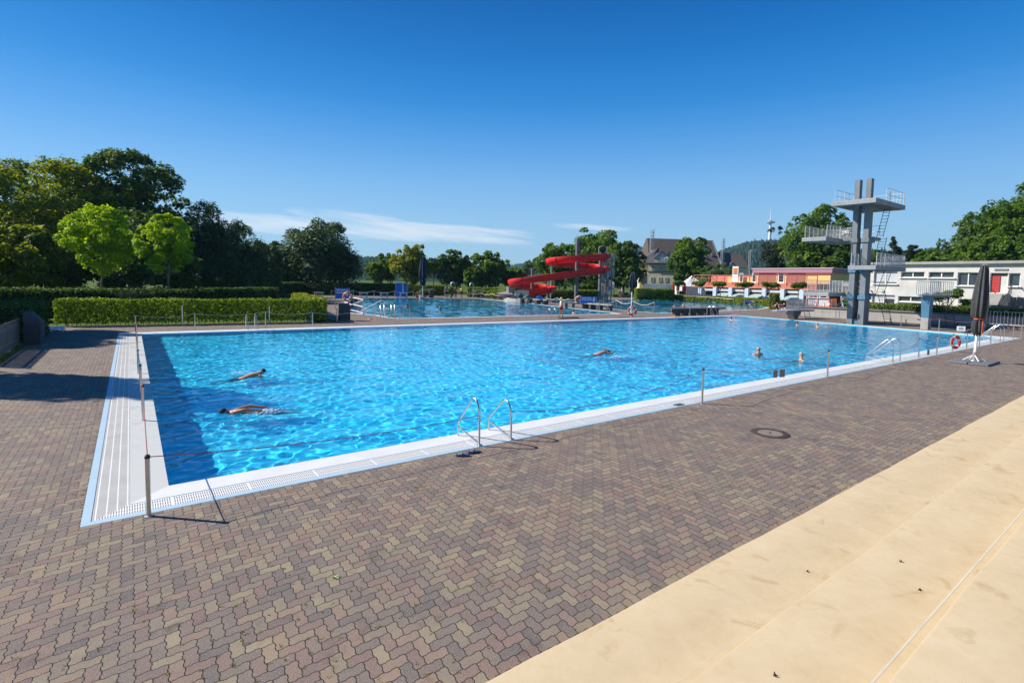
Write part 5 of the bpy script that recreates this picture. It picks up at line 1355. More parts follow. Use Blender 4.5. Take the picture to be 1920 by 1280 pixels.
def wallbox(u0, v0, u1, v1, nm, mat, th=.06):
    y0, y1, z0, z1 = AXr(u0, v0, u1, v1, XW); m = W(WB); m.box((XW-th/2, (y0+y1)/2, (z0+z1)/2), (th, y1-y0, z1-z0)); return m.build(nm, M[mat], WB)
wallbox(1865, 504, 1890.5, 507.4, 'nameplate', 'concrete_dark'); gs = wallbox(1654.3, 544.2, 1658.8, 549, 'exit_sign', 'green_sign')
y0, y1, z0, z1 = AXr(1654.3, 544.2, 1658.8, 549, XW); m = W(WB); m.box((XW-.07, (y0+y1)/2, (z0+z1)/2), (.02, .11, .22)); m.box((XW-.07, (y0+y1)/2, (z0+z1)/2), (.02, .26, .07)); m.build('symbol', M['cloth_white'], gs)
wallbox(1633, 544.5, 1634.6, 546.5, 'lamp', 'darkgrey', .2)
# outside stair up to the red door
y0, y1, z0, z1 = AXr(1857, 511.5, 1888, 549.5, XW)
ST = thing('outside_stair', 'pale concrete stair with railing climbing to the red clubhouse door', 'stairs', (XW-3, y0, ZT))
n = 12; zt_ = z0-.05; m = W(ST); m.box((XW-.75, (y0+y1)/2, zt_-.08), (1.4, y1-y0+.3, .16))
for i in range(n): zz = ZT+(zt_-ZT)*(i+.5)/n; m.box((XW-1.5-(n-1-i)*.27, (y0+y1)/2+.2, (zz+ZT)/2-.1), (.272, 1.7, zz-ZT+.2))
m.build('steps', M['concrete'], ST)
m = W(ST)
for yy in (y0-.6, (y0+y1)/2+1.1):
    a = Vector((XW-1.5-n*.27, yy, ZT)); b = Vector((XW-1.4, yy, zt_)); m.tube([a+Vector((0, 0, 1)), b+Vector((0, 0, 1)), b+Vector((1.3, 0, 1))], .04, 6)
    for i in range(12): p = a.lerp(b, i/11); m.tube([p, p+Vector((0, 0, 1))], .02, 5)
m.build('railing', M['darkgrey'], ST)
m = W(ST); a = Vector((XW-1.6, y0-1.0, ZT)); m.obox(a+Vector((0, 0, 0)), (-3.2, 0, 0), (0, .25, 0), (0, 0, 1.25)); m.build('cheek_wall', M['stone_dark'], ST)
m = W(ST)
for i in range(16): p = Vector((XW-.1, y0-.9-i*.22, zt_-.25-i*.13)); m.tube([p, p-Vector((0, 0, .9))], .02, 5)
m.tube([(XW-.1, y0-.8, zt_-.2), (XW-.1, y0-4.3, zt_-2.2)], .035, 6); m.tube([(XW-.1, y0-.8, zt_-1.1), (XW-.1, y0-4.3, zt_-3.)], .035, 6); m.build('side_railing', M['galv'], ST)
# bin and grille under the stair
c = AX(1868, 590, 66.); t = thing('grey_cabinet', 'pale service cabinet beside the clubhouse stair', 'cabinet', (65.5, AX(1868, 585, 65.5).y, ZT)); m = MB(); m.box((0, 0, .45), (1.2, 2.6, .9), 0, .03); m.build('body', M['concrete'], t); k = MB(); k.box((0, 0, .93), (1.3, 2.7, .06)); k.build('lid', M['concrete_dark'], t)
t = thing('metal_gate', 'dark barred gate at the deck edge below the clubhouse stair', 'gate', (59.5, AX(1893, 600, 59.5).y, 0)); m = MB()
for i in range(14): m.tube([(0, -1.5+i*.23, .05), (0, -1.5+i*.23, 1.5)], .018, 5)
m.build('bars', M['galv'], t); k = MB(); k.tube([(0, -1.5, 0), (0, -1.5, 1.5), (0, 1.5, 1.5), (0, 1.5, 0)], .03, 6); k.tube([(0, -1.5, .08), (0, 1.5, .08)], .03, 6); k.build('frame', M['galv'], t)
m = MB(); c = AX(1893, 560, 62); t = thing('wooden_screen', 'brown wooden screen at the edge of the picture by the stair', 'screen', (62, AX(1917, 575, 62).y, ZT)); 
for i in range(8): m.box((0, -.7+i*.2, .9), (.05, .18, 1.8))
m.build('boards', M['wood'], t); k = MB(); k.box((.05, 0, .4), (.05, 1.7, .1)); k.box((.05, 0, 1.4), (.05, 1.7, .1)); k.build('battens', M['wood'], t)

# snack kiosk
KX = 63.2; y0, y1 = AX(1553, 570, KX).y, AX(1512, 570, KX).y
KS = thing('snack_kiosk', 'small snack kiosk with pink frame and open counter', 'kiosk', (KX, (y0+y1)/2, ZT))
zt_ = AX(1530, 546, KX).z
m = W(KS)
for x in (KX, KX+2.6):
    for y in (y0, (y0+y1)/2, y1): m.box((x, y, (ZT+zt_)/2), (.10, .10, zt_-ZT))
for z in (ZT+.12, zt_-.05): m.box((KX, (y0+y1)/2, z), (.08, y1-y0-.1, .10)); m.box((KX+2.6, (y0+y1)/2, z), (.08, y1-y0-.1, .10)); m.box((KX+1.3, y0, z), (2.5, .08, .1)); m.box((KX+1.3, y1, z), (2.5, .08, .1))
m.build('frame', M['pink_rail'], KS)
m = W(KS); m.box((KX+1.3, (y0+y1)/2, zt_+.1), (3.4, y1-y0+.8, .16)); m.build('roof', M['concrete'], KS)
m = W(KS); m.box((KX+.06, (y0+y1)/2, ZT+.62), (.04, y1-y0-.15, .85)); m.box((KX+1.3, y0+.03, ZT+.62), (2.4, .04, .85)); m.build('counter_front', M['blind'], KS)
m = W(KS); m.box((KX+.15, (y0+y1)/2, ZT+1.1), (.6, y1-y0-.1, .06)); m.build('counter_top', M['whitepaint'], KS)
m = W(KS); m.box((KX+2.55, (y0+y1)/2, (ZT+zt_)/2), (.06, y1-y0, zt_-ZT-.2)); m.box((KX+1.3, y1-.02, (ZT+zt_)/2), (2.5, .05, zt_-ZT-.2)); m.build('back_wall', M['wood'], KS)
for i, (mat, dy) in enumerate((('orange', -1.0), ('straw', -.2), ('cloth_red', .5), ('peach', 1.0))):
    t = thing('food_jar', ('orange', 'straw-coloured', 'red', 'peach-coloured')[i]+' jar standing on the kiosk counter', 'jar', (KX+.15, (y0+y1)/2+dy, ZT+1.13)); m = MB(); m.lathe([(.09, 0), (.12, .1), (.11, .22), (.06, .28)], n=12); m.build('jar', M[mat], t, True); k = MB(); k.lathe([(.07, .28), (.07, .32), (0, .33)], n=12); k.build('lid', M['whitepaint'], t, True)
c = AX(1575, 575, KX+1.5); KP = 0
def atx(u, x): return AX(u, 560, x).y
person('woman in a white top standing behind the kiosk with folded arms', (KX+1.2, atx(1572.5, KX+1.2), ZT+.35), -1.4, pose(ell=(-.27, -.05, 1.13), wrl=(-.05, -.22, 1.18), pal=(.03, -.22, 1.2), elr=(.27, -.05, 1.13), wrr=(.05, -.24, 1.2), par=(-.03, -.24, 1.22)), 'cloth_white', 'cloth_black', longleg=True, longhair=True)
person('person in white shirt and pale jeans walking beside the kiosk', (KX-.3, atx(1580, KX-.3), ZT+.02), -.3, pose(anl=(-.1, -.25, .1), ftl=(-.11, -.38, .04), knl=(-.1, -.16, .5), anr=(.1, .22, .1), ftr=(.1, .1, .04)), 'cloth_white', 'cloth_jean', longleg=True, sleeves=True)
person('kiosk vendor leaning on the counter', (KX+1., atx(1521, KX+1.), ZT+.1), -1.57, pose(ell=(-.4, -.1, 1.3), wrl=(-.62, -.25, 1.5), pal=(-.68, -.28, 1.55)), 'cloth_yellow', 'cloth_navy', sleeves=True)
def cone(label, u, x, s=1.):
    t = thing('traffic_cone', label, 'cone', (x, atx(u, x), ZT+.02), 0, 'orange cones by the kiosk'); m = MB(); m.box((0, 0, .03), (.4*s, .4*s, .05), 0, .01); m.build('base', M['orange'], t)
    m = MB(); m.lathe([(.16*s, .05), (.03*s, .72*s)], n=14); cb = m.build('body', M['orange'], t, True); k = MB(); k.lathe([(.122*s, .26*s), (.088*s, .44*s)], n=14); k.build('band', M['cloth_white'], cb, True)
cone('orange cone in front of the kiosk counter', 1530, KX-.6); cone('orange and white cone beside the orange chair', 1555.5, KX-.6, 1.25); cone('small orange cone at the kiosk corner post', 1546, KX-.4, .8)
t = thing('folding_chair', 'orange chair standing beside the kiosk', 'chair', (KX-.5, atx(1563, KX-.5), ZT+.02), 2.2); m = MB(); m.box((0, 0, .46), (.5, .5, .05), 0, .015); m.build('seat', M['orange'], t)
m = MB(); m.box((0, .25, .85), (.5, .05, .35), 0, .015); m.tube([(-.24, .25, .4), (-.24, .25, 1.02)], .02, 6); m.tube([(.24, .25, .4), (.24, .25, 1.02)], .02, 6); m.build('backrest', M['orange'], t)
for x in (-.22, .22):
    for y in (-.22, .22): m = MB(); m.tube([(x, y, 0), (x, y, .45)], .02, 6); m.build('leg', M['orange'], t)

# pink terrace building in the centre right
XP = 92.; ZG = .2
def py(u): return AX(u, 540, XP).y
def pz(u, v): return AX(u, v, XP).z
PB = thing('terrace_building', 'low salmon and peach pavilion with roof terrace and mauve cornice', 'building', (XP, py(1420), 0))
yl, yr = py(1301), py(1532); yh = py(1384)
zt1 = pz(1460, 531); zt0 = pz(1460, 541.5); zh = pz(1460, 503); yR2 = py(1532)
m = W(PB); m.box((XP+5, (yl+yr)/2, (zt0+zt1)/2), (10, yl-yr, zt1-zt0)); m.build('terrace_band', M['salmon'], PB)
m = W(PB); m.box((XP+9, (yh+yr)/2-.2, (zt1+zh-.6)/2), (8, yh-yr-.6, zh-.6-zt1)); ph_ = m.build('upper_wall', M['peach'], PB)
m = W(PB); m.box((XP+8.9, (yh+yr)/2-.2, zh-.3), (8.7, yh-yr+.2, .75)); m.build('cornice', M['purple_paint'], PB)
m = W(PB); m.box((XP+8.9, (yh+yr)/2-.2, zh+.12), (9.0, yh-yr+.5, .1)); m.build('roof', M['whitepaint'], PB)
for (u0, u1, kind) in ((1387, 1393.5, 'door'), (1410.5, 1418, 'door'), (1423, 1454, 'shutter'), (1459, 1471, 'wdoor'), (1476.5, 1510, 'shutter')):
    ya, yb = AX(u0, 520, XP+5).y, AX(u1, 520, XP+5).y; zt_ = zh-.75
    m = W(PB); m.box((XP+4.97, (ya+yb)/2, (zt1+zt_)/2), (.1, ya-yb, zt_-zt1)); o = m.build('shutter' if kind == 'shutter' else 'door', M['shutter'] if kind == 'shutter' else M['whitepaint'], PB)
    if kind != 'shutter': g = W(PB); g.box((XP+4.9, (ya+yb)/2, (zt1+zt_)/2+.1), (.06, (ya-yb)*.68, (zt_-zt1)*.78)); g.build('pane', M['glass_dark'], o)
    else:
        g = W(PB)
        for i in range(9): g.box((XP+4.9, (ya+yb)/2, zt1+(zt_-zt1)*(i+.5)/9), (.04, ya-yb-.1, .04))
        g.build('slats', M['rail_red'], o)
m = W(PB); ry0, ry1 = yl, yr; zr_ = zt1+1.35; n = 14
for i in range(n+1): y = ry0+(ry1-ry0)*i/n; m.box((XP-.05, y, zt1+.5), (.10, .12, 1.75))
m.tube([(XP-.05, ry0, zr_), (XP-.05, ry1, zr_)], .06, 6); m.tube([(XP-.05, ry0, zt1+.75), (XP-.05, ry1, zt1+.75)], .03, 6)
m.tube([(XP-.05, ry0, zr_), (XP+10, ry0, zr_)], .06, 6); m.tube([(XP-.05, ry0, zt1+.75), (XP+10, ry0, zt1+.75)], .03, 6); m.build('terrace_railing', M['rail_red'], PB)
m = W(PB); m.box((XP+6, (yl+yh)/2, zt1+.7), (.2, yl-yh, 1.3)); m.build('parapet', M['salmon'], PB)
m = W(PB); m.box((XP+5.6, yh+1.8, zt1+.5), (.2, 7.5, 1.2)); m.build('bench_back', M['peach'], PB)
n = 7
M['awning'] = pm('grey_green_awning', (.34, .42, .42), .8, .1)
for i in range(n):
    y = py(1315)+(py(1506)-py(1315))*i/(n-1); m = W(PB); m.box((XP-.3, y, (ZG+zt0)/2), (.5, .7, zt0-ZG-.02)); m.build('pier', M['pale_blue'], PB)
m = W(PB); m.box((XP+.1, (py(1315)+py(1506))/2, zt0-.5), (.25, py(1315)-py(1506), .42)); m.build('beam', M['blind'], PB)
m = W(PB); m.box((XP+1.6, (py(1315)+py(1506))/2, (ZG+zt0)/2), (.1, py(1315)-py(1506), zt0-ZG-.1)); m.build('glazing', M['glass_dark'], PB)
for i in range(n-1):
    ya = py(1315)+(py(1506)-py(1315))*i/(n-1)-.5; yb = py(1315)+(py(1506)-py(1315))*(i+1)/(n-1)+.5
    if i == 0: continue
    m = W(PB); a = zt0-1.0; m.add([(XP+.3, ya, a), (XP+.3, yb, a), (XP-1.6, yb, a-1.0), (XP-1.6, ya, a-1.0), (XP+.3, ya, a-.05), (XP+.3, yb, a-.05), (XP-1.6, yb, a-1.3), (XP-1.6, ya, a-1.3)], [(0, 1, 2, 3), (7, 6, 5, 4), (3, 2, 6, 7), (0, 3, 7, 4), (1, 5, 6, 2)])
    m.build('awning', M['awning'], PB)
t = thing('terrace_sign', 'white sign with orange emblem standing on the roof terrace railing', 'sign', (XP-.3, AX(1379, 515, XP-.3).y, AX(1379, 520, XP-.3).z)); m = MB(); m.box((0, 0, .6), (.12, 1.2, 2.9), 0, .03); m.build('board', M['whitepaint'], t); k = MB(); k.box((-.08, 0, 1.35), (.04, .85, .8)); k.build('emblem', M['orange'], t); k = MB(); k.box((-.08, 0, .75), (.04, .85, .3)); k.build('stripe', M['shutter'], t)

# white marquee, red parasols, white fence before the villa
c = AD(1296, 553.5, 118); c.z = ZG; t = thing('marquee', 'white pointed marquee tent at the end of the hedge', 'tent', c, YAWF)
m = MB(); h0, h1, w = 2.6, 5.0, 3.2
m.box((0, 0, h0/2), (2*w, 2*w, h0)); m.build('side_walls', M['cloth_white'], t); m = MB(); V = [(-w-.2, -w-.2, h0), (w+.2, -w-.2, h0), (w+.2, w+.2, h0), (-w-.2, w+.2, h0)]
rings = []
for f in (0, .3, .6, .85, 1.): q = (1-f)*(w+.2)+.05; z = h0+(h1-h0)*(f**1.7); rings.append([(-q, -q, z), (q, -q, z), (q, q, z), (-q, q, z)])
VV = sum(rings, []); FF_ = []
for i in range(4):
    for k in range(4): FF_.append((i*4+k, i*4+(k+1) % 4, i*4+4+(k+1) % 4, i*4+4+k))
m.add(VV, FF_); m.build('roof', M['cloth_white'], t)
for i, (u, v) in enumerate(((1262, 551), (1270.5, 551.5), (1283, 552.5))):
    c = AD(u, v, 112); c.z = ZG; parasol(('red parasol folded before the white fence, nearest the villa', 'red parasol folded behind a flat-topped tree', 'red parasol folded before the marquee')[i], c, 3.4, .9, 1.5, .5, 'cloth_red', 'whitepaint', plates=False, group='red parasols')
a = AD(1207, 545, 124); b = AD(1262, 545, 124); t = thing('white_fence', 'white boarded fence in front of the villa', 'fence', (a.x, a.y, 0)); m = W(t); d = b-a; d.z = 0; a.z = 0
m.obox(a, d, Vector((.2, .3, 0)), Vector((0, 0, 2.9))); m.build('boards', M['whitepaint'], t); k = W(t); k.obox(a+Vector((-.2, -.2, 2.9)), d, Vector((.5, .7, 0)), Vector((0, 0, .25))); k.build('cap', M['whitepaint'], t)
a = AD(1262, 545, 122); b = AD(1300, 546, 122); a.z = b.z = 0; t = thing('grey_fence', 'grey panel fence behind the red parasols', 'fence', a); m = W(t); m.obox(a, b-a, Vector((.2, .3, 0)), Vector((0, 0, 2.3))); m.build('panels', M['blind'], t); k = W(t); k.obox(a+Vector((-.1, -.1, 2.3)), b-a, Vector((.4, .5, 0)), Vector((0, 0, .12))); k.build('cap', M['concrete'], t)

# villa, brown-roofed hall, lamp, broadcasting tower
def FRM(d, u0):      # frame facing the camera at depth d: returns function (u, v, back) -> world
    return lambda u, v, k=0.: AD(u, v, d+k)
DV = 150.; q = FRM(DV, 0)
b0 = q(1237, 536); VL = thing('villa', 'beige villa with slate roof, gable dormer and small-paned windows', 'house', (b0.x, b0.y, 0), YAWF-.30)
px = DV/FL
def vl(u, v, y=0.): return ((u-1237)*px, y, (534.-v)*px+3.33)      # local, x right, z up from ground
def vbox(m, u0, v0, u1, v1, y0, y1): a = vl(u0, v1); b = vl(u1, v0); m.box(((a[0]+b[0])/2, (y0+y1)/2, (a[2]+b[2])/2), (b[0]-a[0], y1-y0, b[2]-a[2]))
m = MB(); vbox(m, 1214, 498, 1263, 560, 0, 9); m.build('wall', M['villa'], VL)
m = MB(); vbox(m, 1199, 498, 1214, 560, 1.6, 9); vbox(m, 1263, 498, 1270, 560, .8, 9); m.build('side_wing', M['villa_yellow'], VL)
m = MB(); vbox(m, 1213.5, 511.6, 1263.5, 512.6, -.12, .1); m.build('string_course', M['darkgrey'], VL)
def roofprism(P, nm, mat, par):
    m = MB(); m.add(P, [(0, 1, 2, 3), (0, 4, 5, 1), (1, 5, 6, 2), (2, 6, 7, 3), (3, 7, 4, 0), (4, 7, 6, 5)]); return m.build(nm, M[mat], par)
e = [vl(1210, 496.5, -.8), vl(1267, 496.5, -.8), vl(1267, 496.5, 9.5), vl(1210, 496.5, 9.5)]; r4 = [vl(1228, 475, 3.5), vl(1275, 475.5, 3.5), vl(1275, 475.5, 7), vl(1228, 475, 7)]
rf = roofprism(e+[vl(1228, 476, 4), vl(1262, 476, 4), vl(1262, 476, 6.5), vl(1228, 476, 6.5)], 'roof', 'slate', VL)
roofprism([vl(1196, 497.5, .8), vl(1214, 497.5, .8), vl(1230, 497.5, 9), vl(1196, 497.5, 9), vl(1216, 474, 4.5), vl(1230, 466, 5), vl(1232, 466, 7), vl(1216, 474, 7)], 'side_roof', 'slate', VL)
m = MB(); vbox(m, 1248, 475, 1275, 495, 1.5, 6); m.build('mansard', M['slate'], VL)
g0 = [vl(1227, 494, -.35), vl(1252, 494, -.35), vl(1252, 487, -.35), vl(1240, 476.5, -.35), vl(1228, 487, -.35)]; m = MB(); m.add([p for p in g0]+[(p[0], 4.5, p[2]) for p in g0], [(0, 1, 2, 3, 4), (9, 8, 7, 6, 5)]+[(i, 5+i, 5+(i+1) % 5, (i+1) % 5) for i in range(5)]); dm = m.build('dormer', M['whitepaint'], VL)
m = MB(); a, b, c_ = vl(1226, 489, -.6), vl(1240, 475.5, -.6), vl(1255, 489.5, -.6); up_ = .35
for p0, p1 in ((a, b), (b, c_)): m.add([p0, p1, (p1[0], 5, p1[2]), (p0[0], 5, p0[2]), (p0[0], p0[1], p0[2]+up_), (p1[0], p1[1], p1[2]+up_), (p1[0], 5, p1[2]+up_), (p0[0], 5, p0[2]+up_)], [(0, 1, 2, 3), (4, 7, 6, 5), (0, 4, 5, 1), (1, 5, 6, 2), (2, 6, 7, 3), (3, 7, 4, 0)])
m.build('dormer_roof', M['slate'], dm)
def vwin(u, v, w, h, y=-.02, par=VL, cols=2, rows=2):
    x, _, z = vl(u, v); W_, H_ = w*px, h*px; f = MB()
    for sx in (-1, 1): f.box((x+sx*W_/2, y-.04, z), (.14, .10, H_+.14))
    for sz in (-1, 1): f.box((x, y-.04, z+sz*H_/2), (W_, .098, .14))
    for i in range(1, cols): f.box((x-W_/2+W_*i/cols, y-.04, z), (.10, .06, H_))
    for i in range(1, rows): f.box((x, y-.04, z-H_/2+H_*i/rows), (W_, .058, .08))
    o = f.build('window', M['whitepaint'], par); g = MB(); g.box((x, y, z), (W_, .05, H_)); g.build('pane', M['glass_dark'], o)
for u in (1223.3, 1237.5, 1248.5):
    vwin(u, 504.5, 5., 7.5); vwin(u-.8, 527, 5., 8.)
vwin(1236.5, 490.5, 9, 6, -.37, cols=3); vwin(1246.5, 490.5, 4, 6, -.37, cols=1); vwin(1266, 491, 8, 5, 1.48, cols=3, rows=1); vwin(1204, 506, 4, 6, 1.58)
m = MB(); vbox(m, 1203, 516, 1213, 536, .4, 1.6); m.build('porch', M['darkgrey'], VL)
m = MB(); vbox(m, 1270, 515, 1280, 545, 2, 8); m.build('annex', M['villa'], VL); roofprism([vl(1268, 515, 1.6), vl(1282, 517, 1.6), vl(1282, 517, 8.5), vl(1268, 515, 8.5), vl(1270, 509, 4), vl(1276, 512, 4), vl(1276, 512, 7), vl(1270, 509, 7)], 'annex_roof', 'slate', VL)
# hall
DH = 205.; b0 = AD(1290, 536, DH); HL = thing('hall', 'large hall with steep brown tiled roof behind the villa', 'building', (b0.x, b0.y, 0), YAWF); px2 = DH/FL
def hl(u, v, y=0.): return ((u-1290)*px2, y, (534.-v)*px2+3.33)
m = MB(); P = [hl(1216, 500, 0), hl(1350, 500, 0), hl(1350, 500, 24), hl(1216, 500, 24), hl(1224, 446, 11), hl(1350, 448, 11), hl(1350, 448, 13), hl(1224, 446, 13)]
roofprism(P, 'roof', 'roof_brown', HL)
m = MB(); a = hl(1218, 500); b = hl(1349, 560); m.box(((a[0]+b[0])/2, 12, (a[2]+b[2])/2), (b[0]-a[0], 22, a[2]-b[2])); m.build('wall', M['villa'], HL)
m = MB(); a = hl(1350, 498); 
m.add([hl(1350.3, 500, -.6), hl(1350.3, 447.5, 10.8), hl(1352.3, 447.5, 10.8), hl(1352.3, 500, -.6), hl(1350.3, 500, 24), hl(1352.3, 500, 24)], [(0, 1, 2, 3), (0, 4, 1), (2, 5, 3), (1, 4, 5, 2)]); m.build('gable_wall', M['concrete_dark'], HL)
roofprism([hl(1352.5, 501, 2), hl(1407, 501, 2), hl(1407, 501, 22), hl(1352.5, 501, 22), hl(1352.5, 471, 10), hl(1406, 472.5, 10), hl(1406, 472.5, 13), hl(1352.5, 471, 13)], 'lower_roof', 'roof_brown', HL)
m = MB(); a = hl(1353, 501); b = hl(1406, 560); m.box(((a[0]+b[0])/2, 12, (a[2]+b[2])/2), (b[0]-a[0], 18, a[2]-b[2])); m.build('lower_wall', M['villa'], HL)
def dormer2(u, v, s, y):
    x, _, z = hl(u, v); m = MB(); w = s*px2; m.add([(x-w/2, y, z-w/2), (x+w/2, y, z-w/2), (x+w/2, y, z+w*.2), (x, y, z+w*.6), (x-w/2, y, z+w*.2)]+[(x-w/2, y+3, z-w/2), (x+w/2, y+3, z-w/2), (x+w/2, y+3, z+w*.2), (x, y+3, z+w*.6), (x-w/2, y+3, z+w*.2)], [(0, 1, 2, 3, 4), (9, 8, 7, 6, 5)]+[(i, 5+i, 5+(i+1) % 5, (i+1) % 5) for i in range(5)]); o = m.build('dormer', M['slate'], HL)
    g = MB(); g.box((x, y-.03, z-.1*w), (w*.5, .06, w*.5)); g.build('pane', M['blind'], o)
dormer2(1331, 459, 4, 7.6); dormer2(1341, 478, 5, 3.6); dormer2(1327, 484, 4, 2.2); dormer2(1357, 493, 6, 3.2); dormer2(1376, 497, 9, 2.0)
for i, (u, v) in enumerate(((1340, 486), (1224.5, 476))): 
    x, _, z = hl(u, v); m = MB(); m.box((x, 4.5 if i == 0 else 2., z), (1.1, .6, 1.6)); o = m.build('skylight', M['whitepaint'], HL); g = MB(); g.box((x, 4.15 if i == 0 else 1.65, z), (.8, .1, 1.2)); g.build('pane', M['glass_dark'], o)
def scaffold(label, u0, u1, v0, v1, d, lev):
    a = AD((u0+u1)/2, 540, d); t = thing('scaffold', label, 'scaffold', (a.x, a.y, 0), YAWF, 'scaffold towers at the hall'); s = d/FL; w = (u1-u0)*s; z1 = (534.-v0)*s+3.3
    m = MB()
    for x in (-w/2, w/2):
        for y in (0, 1.2): m.tube([(x, y, 0), (x, y, z1)], .09, 5)
    for i in range(lev): z = z1*(.5+.5*i/lev); m.tube([(-w/2, 0, z), (w/2, 0, z)], .06, 5); m.tube([(-w/2, 0, z), (w/2, 0, z+z1*.5/lev)], .04, 5)
    m.build('tubes', M['galv'], t); k = MB()
    for i in range(lev): k.box((0, .6, z1*(.5+.5*i/lev)), (w, 1.1, .1))
    k.build('decks', M['wood'], t)
scaffold('scaffold tower at the gable of the hall beside the villa', 1217.5, 1222.5, 433, 540, 190, 9); scaffold('scaffold tower in the middle gap of the hall roofs', 1351.5, 1355, 447, 540, 196, 7); scaffold('scaffold tower at the far end of the lower hall roof', 1404, 1408, 468, 540, 200, 6)
c = AD(1296.5, 545, 112); t = thing('street_lamp', 'thin street lamp behind the marquee', 'lamp', (c.x, c.y, 0)); m = MB(); m.tube([(0, 0, 0), (0, 0, 4.6)], .07, 6); m.build('pole', M['galv'], t, True); k = MB(); k.lathe([(.1, 4.5), (.35, 4.75), (.2, 5.0), (0, 5.02)], n=12); k.build('lamp_head', M['galv'], t, True)
c = AD(1443, 450, 1400); sc_ = 1400/FL; BT = thing('broadcasting_tower', 'slim white broadcasting tower on the far hill', 'tower', (c.x, c.y, c.z-18))
def bz(v): return (450-v)*sc_+18
m = MB(); m.lathe([(4.6, -60), (3.4, bz(435)), (2.5, bz(417)), (2.0, bz(414)), (1.0, bz(412)), (.9, bz(398)), (.3, bz(390))], n=16); m.build('shaft', M['mast_white'], BT, True)
m = MB(); m.lathe([(3.5, bz(419.5)), (11.5, bz(418)), (12, bz(416.6)), (3.4, bz(415.6))], n=20); m.build('platform', M['blind'], BT, True)
m = MB(); m.lathe([(3.0, bz(414.6)), (5.5, bz(414.2)), (5.5, bz(413.4)), (2.4, bz(413))], n=20); m.build('upper_platform', M['blind'], BT, True)

# ================================================================ things at the hedge end on the near left
c0 = G(47, 649.5); c1 = G(80, 648.5)
t = thing('granite_block', 'dark upright granite block with slanted shoulder beside the hedge', 'monument', ((c0.x+c1.x)/2, (c0.y+c1.y)/2+.2, 0)); e = (c1-c0); L = e.length; 
ang = math.atan2(e.y, e.x); t.rotation_euler = (0, 0, ang)
P = [(-L/2, 0), (L/2-.02, 0), (L/2+.02, 1.10), (L/2-.35, 1.52), (-L/2+.02, 1.55)]
m = MB(); m.add([(x, -.28, z) for x, z in P]+[(x, .28, z) for x, z in P], [(0, 1, 2, 3, 4), (9, 8, 7, 6, 5)]+[(i, 5+i, 5+(i+1) % 5, (i+1) % 5) for i in range(5)]); b = m.build('stone', M['stone_dark'], t)
md = b.modifiers.new('b', 'BEVEL'); md.width = .02; md.segments = 2
k = MB(); k.box((0, 0, .03), (L+.1, .66, .06)); k.build('plinth', M['concrete_dark'], t)
t = thing('picket_fence', 'weathered grey picket fence at the lawn on the near side of the granite block', 'fence', (-4.46, 17, 0))
def stretch(y0, y1, h):
    m = W(t); n = int((y1-y0)/.11)
    for i in range(n): y = y0+(i+.5)*(y1-y0)/n; hh = h+.02*math.sin(i*1.7); m.box((-4.46, y, .1+hh/2), (.022, .085, hh), 0, .004)
    m.build('pickets', M['wood'], t); m = W(t)
    for z in (.35, h-.15): m.box((-4.43, (y0+y1)/2, z), (.04, y1-y0, .08))
    m.build('rail', M['wood'], t)
stretch(19.05, 21.6, 1.12); stretch(15.6, 18.85, 1.12)
for y in (15.5, 18.95, 21.7): m = W(t); m.box((-4.46, y, .62), (.10, .10, 1.24), 0, .01); p_ = m.build('fence_post', M['wood'], t); k = W(t); k.box((-4.46, y, .07), (.2, .2, .14), 0, .02); k.build('footing', M['concrete'], p_)
c = G(106, 621.5); t = thing('notice_board', 'small white slanted notice lying at the hedge foot', 'sign', (c.x, c.y, 0), .3); m = MB(); m.obox((-.35, -.2, .12), (.7, 0, 0), (0, .4, .12), (0, 0, .03)); m.build('board', M['whitepaint'], t); k = MB(); k.box((-.25, 0, .06), (.05, .3, .12)); k.box((.25, 0, .06), (.05, .3, .12)); k.build('foot', M['galv'], t)
c = G(578, 603.5); t = thing('junction_box', 'white electrical box in front of the sunlit hedge', 'box', (c.x, c.y, 0), YAWF*.3); m = MB(); m.box((0, 0, .42), (.34, .22, .84), 0, .02); m.build('body', M['whitepaint'], t); k = MB(); k.box((0, -.115, .45), (.28, .01, .66)); k.build('door', M['blind'], t); k = MB(); k.box((0, 0, .02), (.42, .3, .04)); k.build('base', M['concrete'], t)
c = G(647, 601.2); t = thing('granite_block', 'dark upright stone slab at the right end of the sunlit hedge', 'monument', (c.x, c.y+.2, 0), -.2); m = MB(); P = [(-.40, 0), (.42, 0), (.44, 1.15), (.30, 1.32), (-.42, 1.35)]
m.add([(x, -.22, z) for x, z in P]+[(x, .22, z) for x, z in P], [(0, 1, 2, 3, 4), (9, 8, 7, 6, 5)]+[(i, 5+i, 5+(i+1) % 5, (i+1) % 5) for i in range(5)]); m.build('stone', M['stone_dark'], t); k = MB(); k.box((0, 0, .03), (.95, .5, .06)); k.build('plinth', M['concrete_dark'], t)
c = G(632, 602); post_parts('bollard', 'rusty thin bollard between the hedge end and the dark stone slab', (c.x, c.y, 0), .95, None, r=.05)
for i, (u, v, h) in enumerate(((342, 610, 1.3), (505, 606, 1.25), (127, 611, 1.1))):
    c = G(u, v); post_parts('hedge_post', ('weathered post standing in the hedge behind the second far-edge post', 'weathered post at the hedge gap near the far ladder', 'weathered post in the shaded hedge end')[i], (c.x, c.y, 0), h, 'posts in the hedge', cap='wood', r=.05, foot=False)
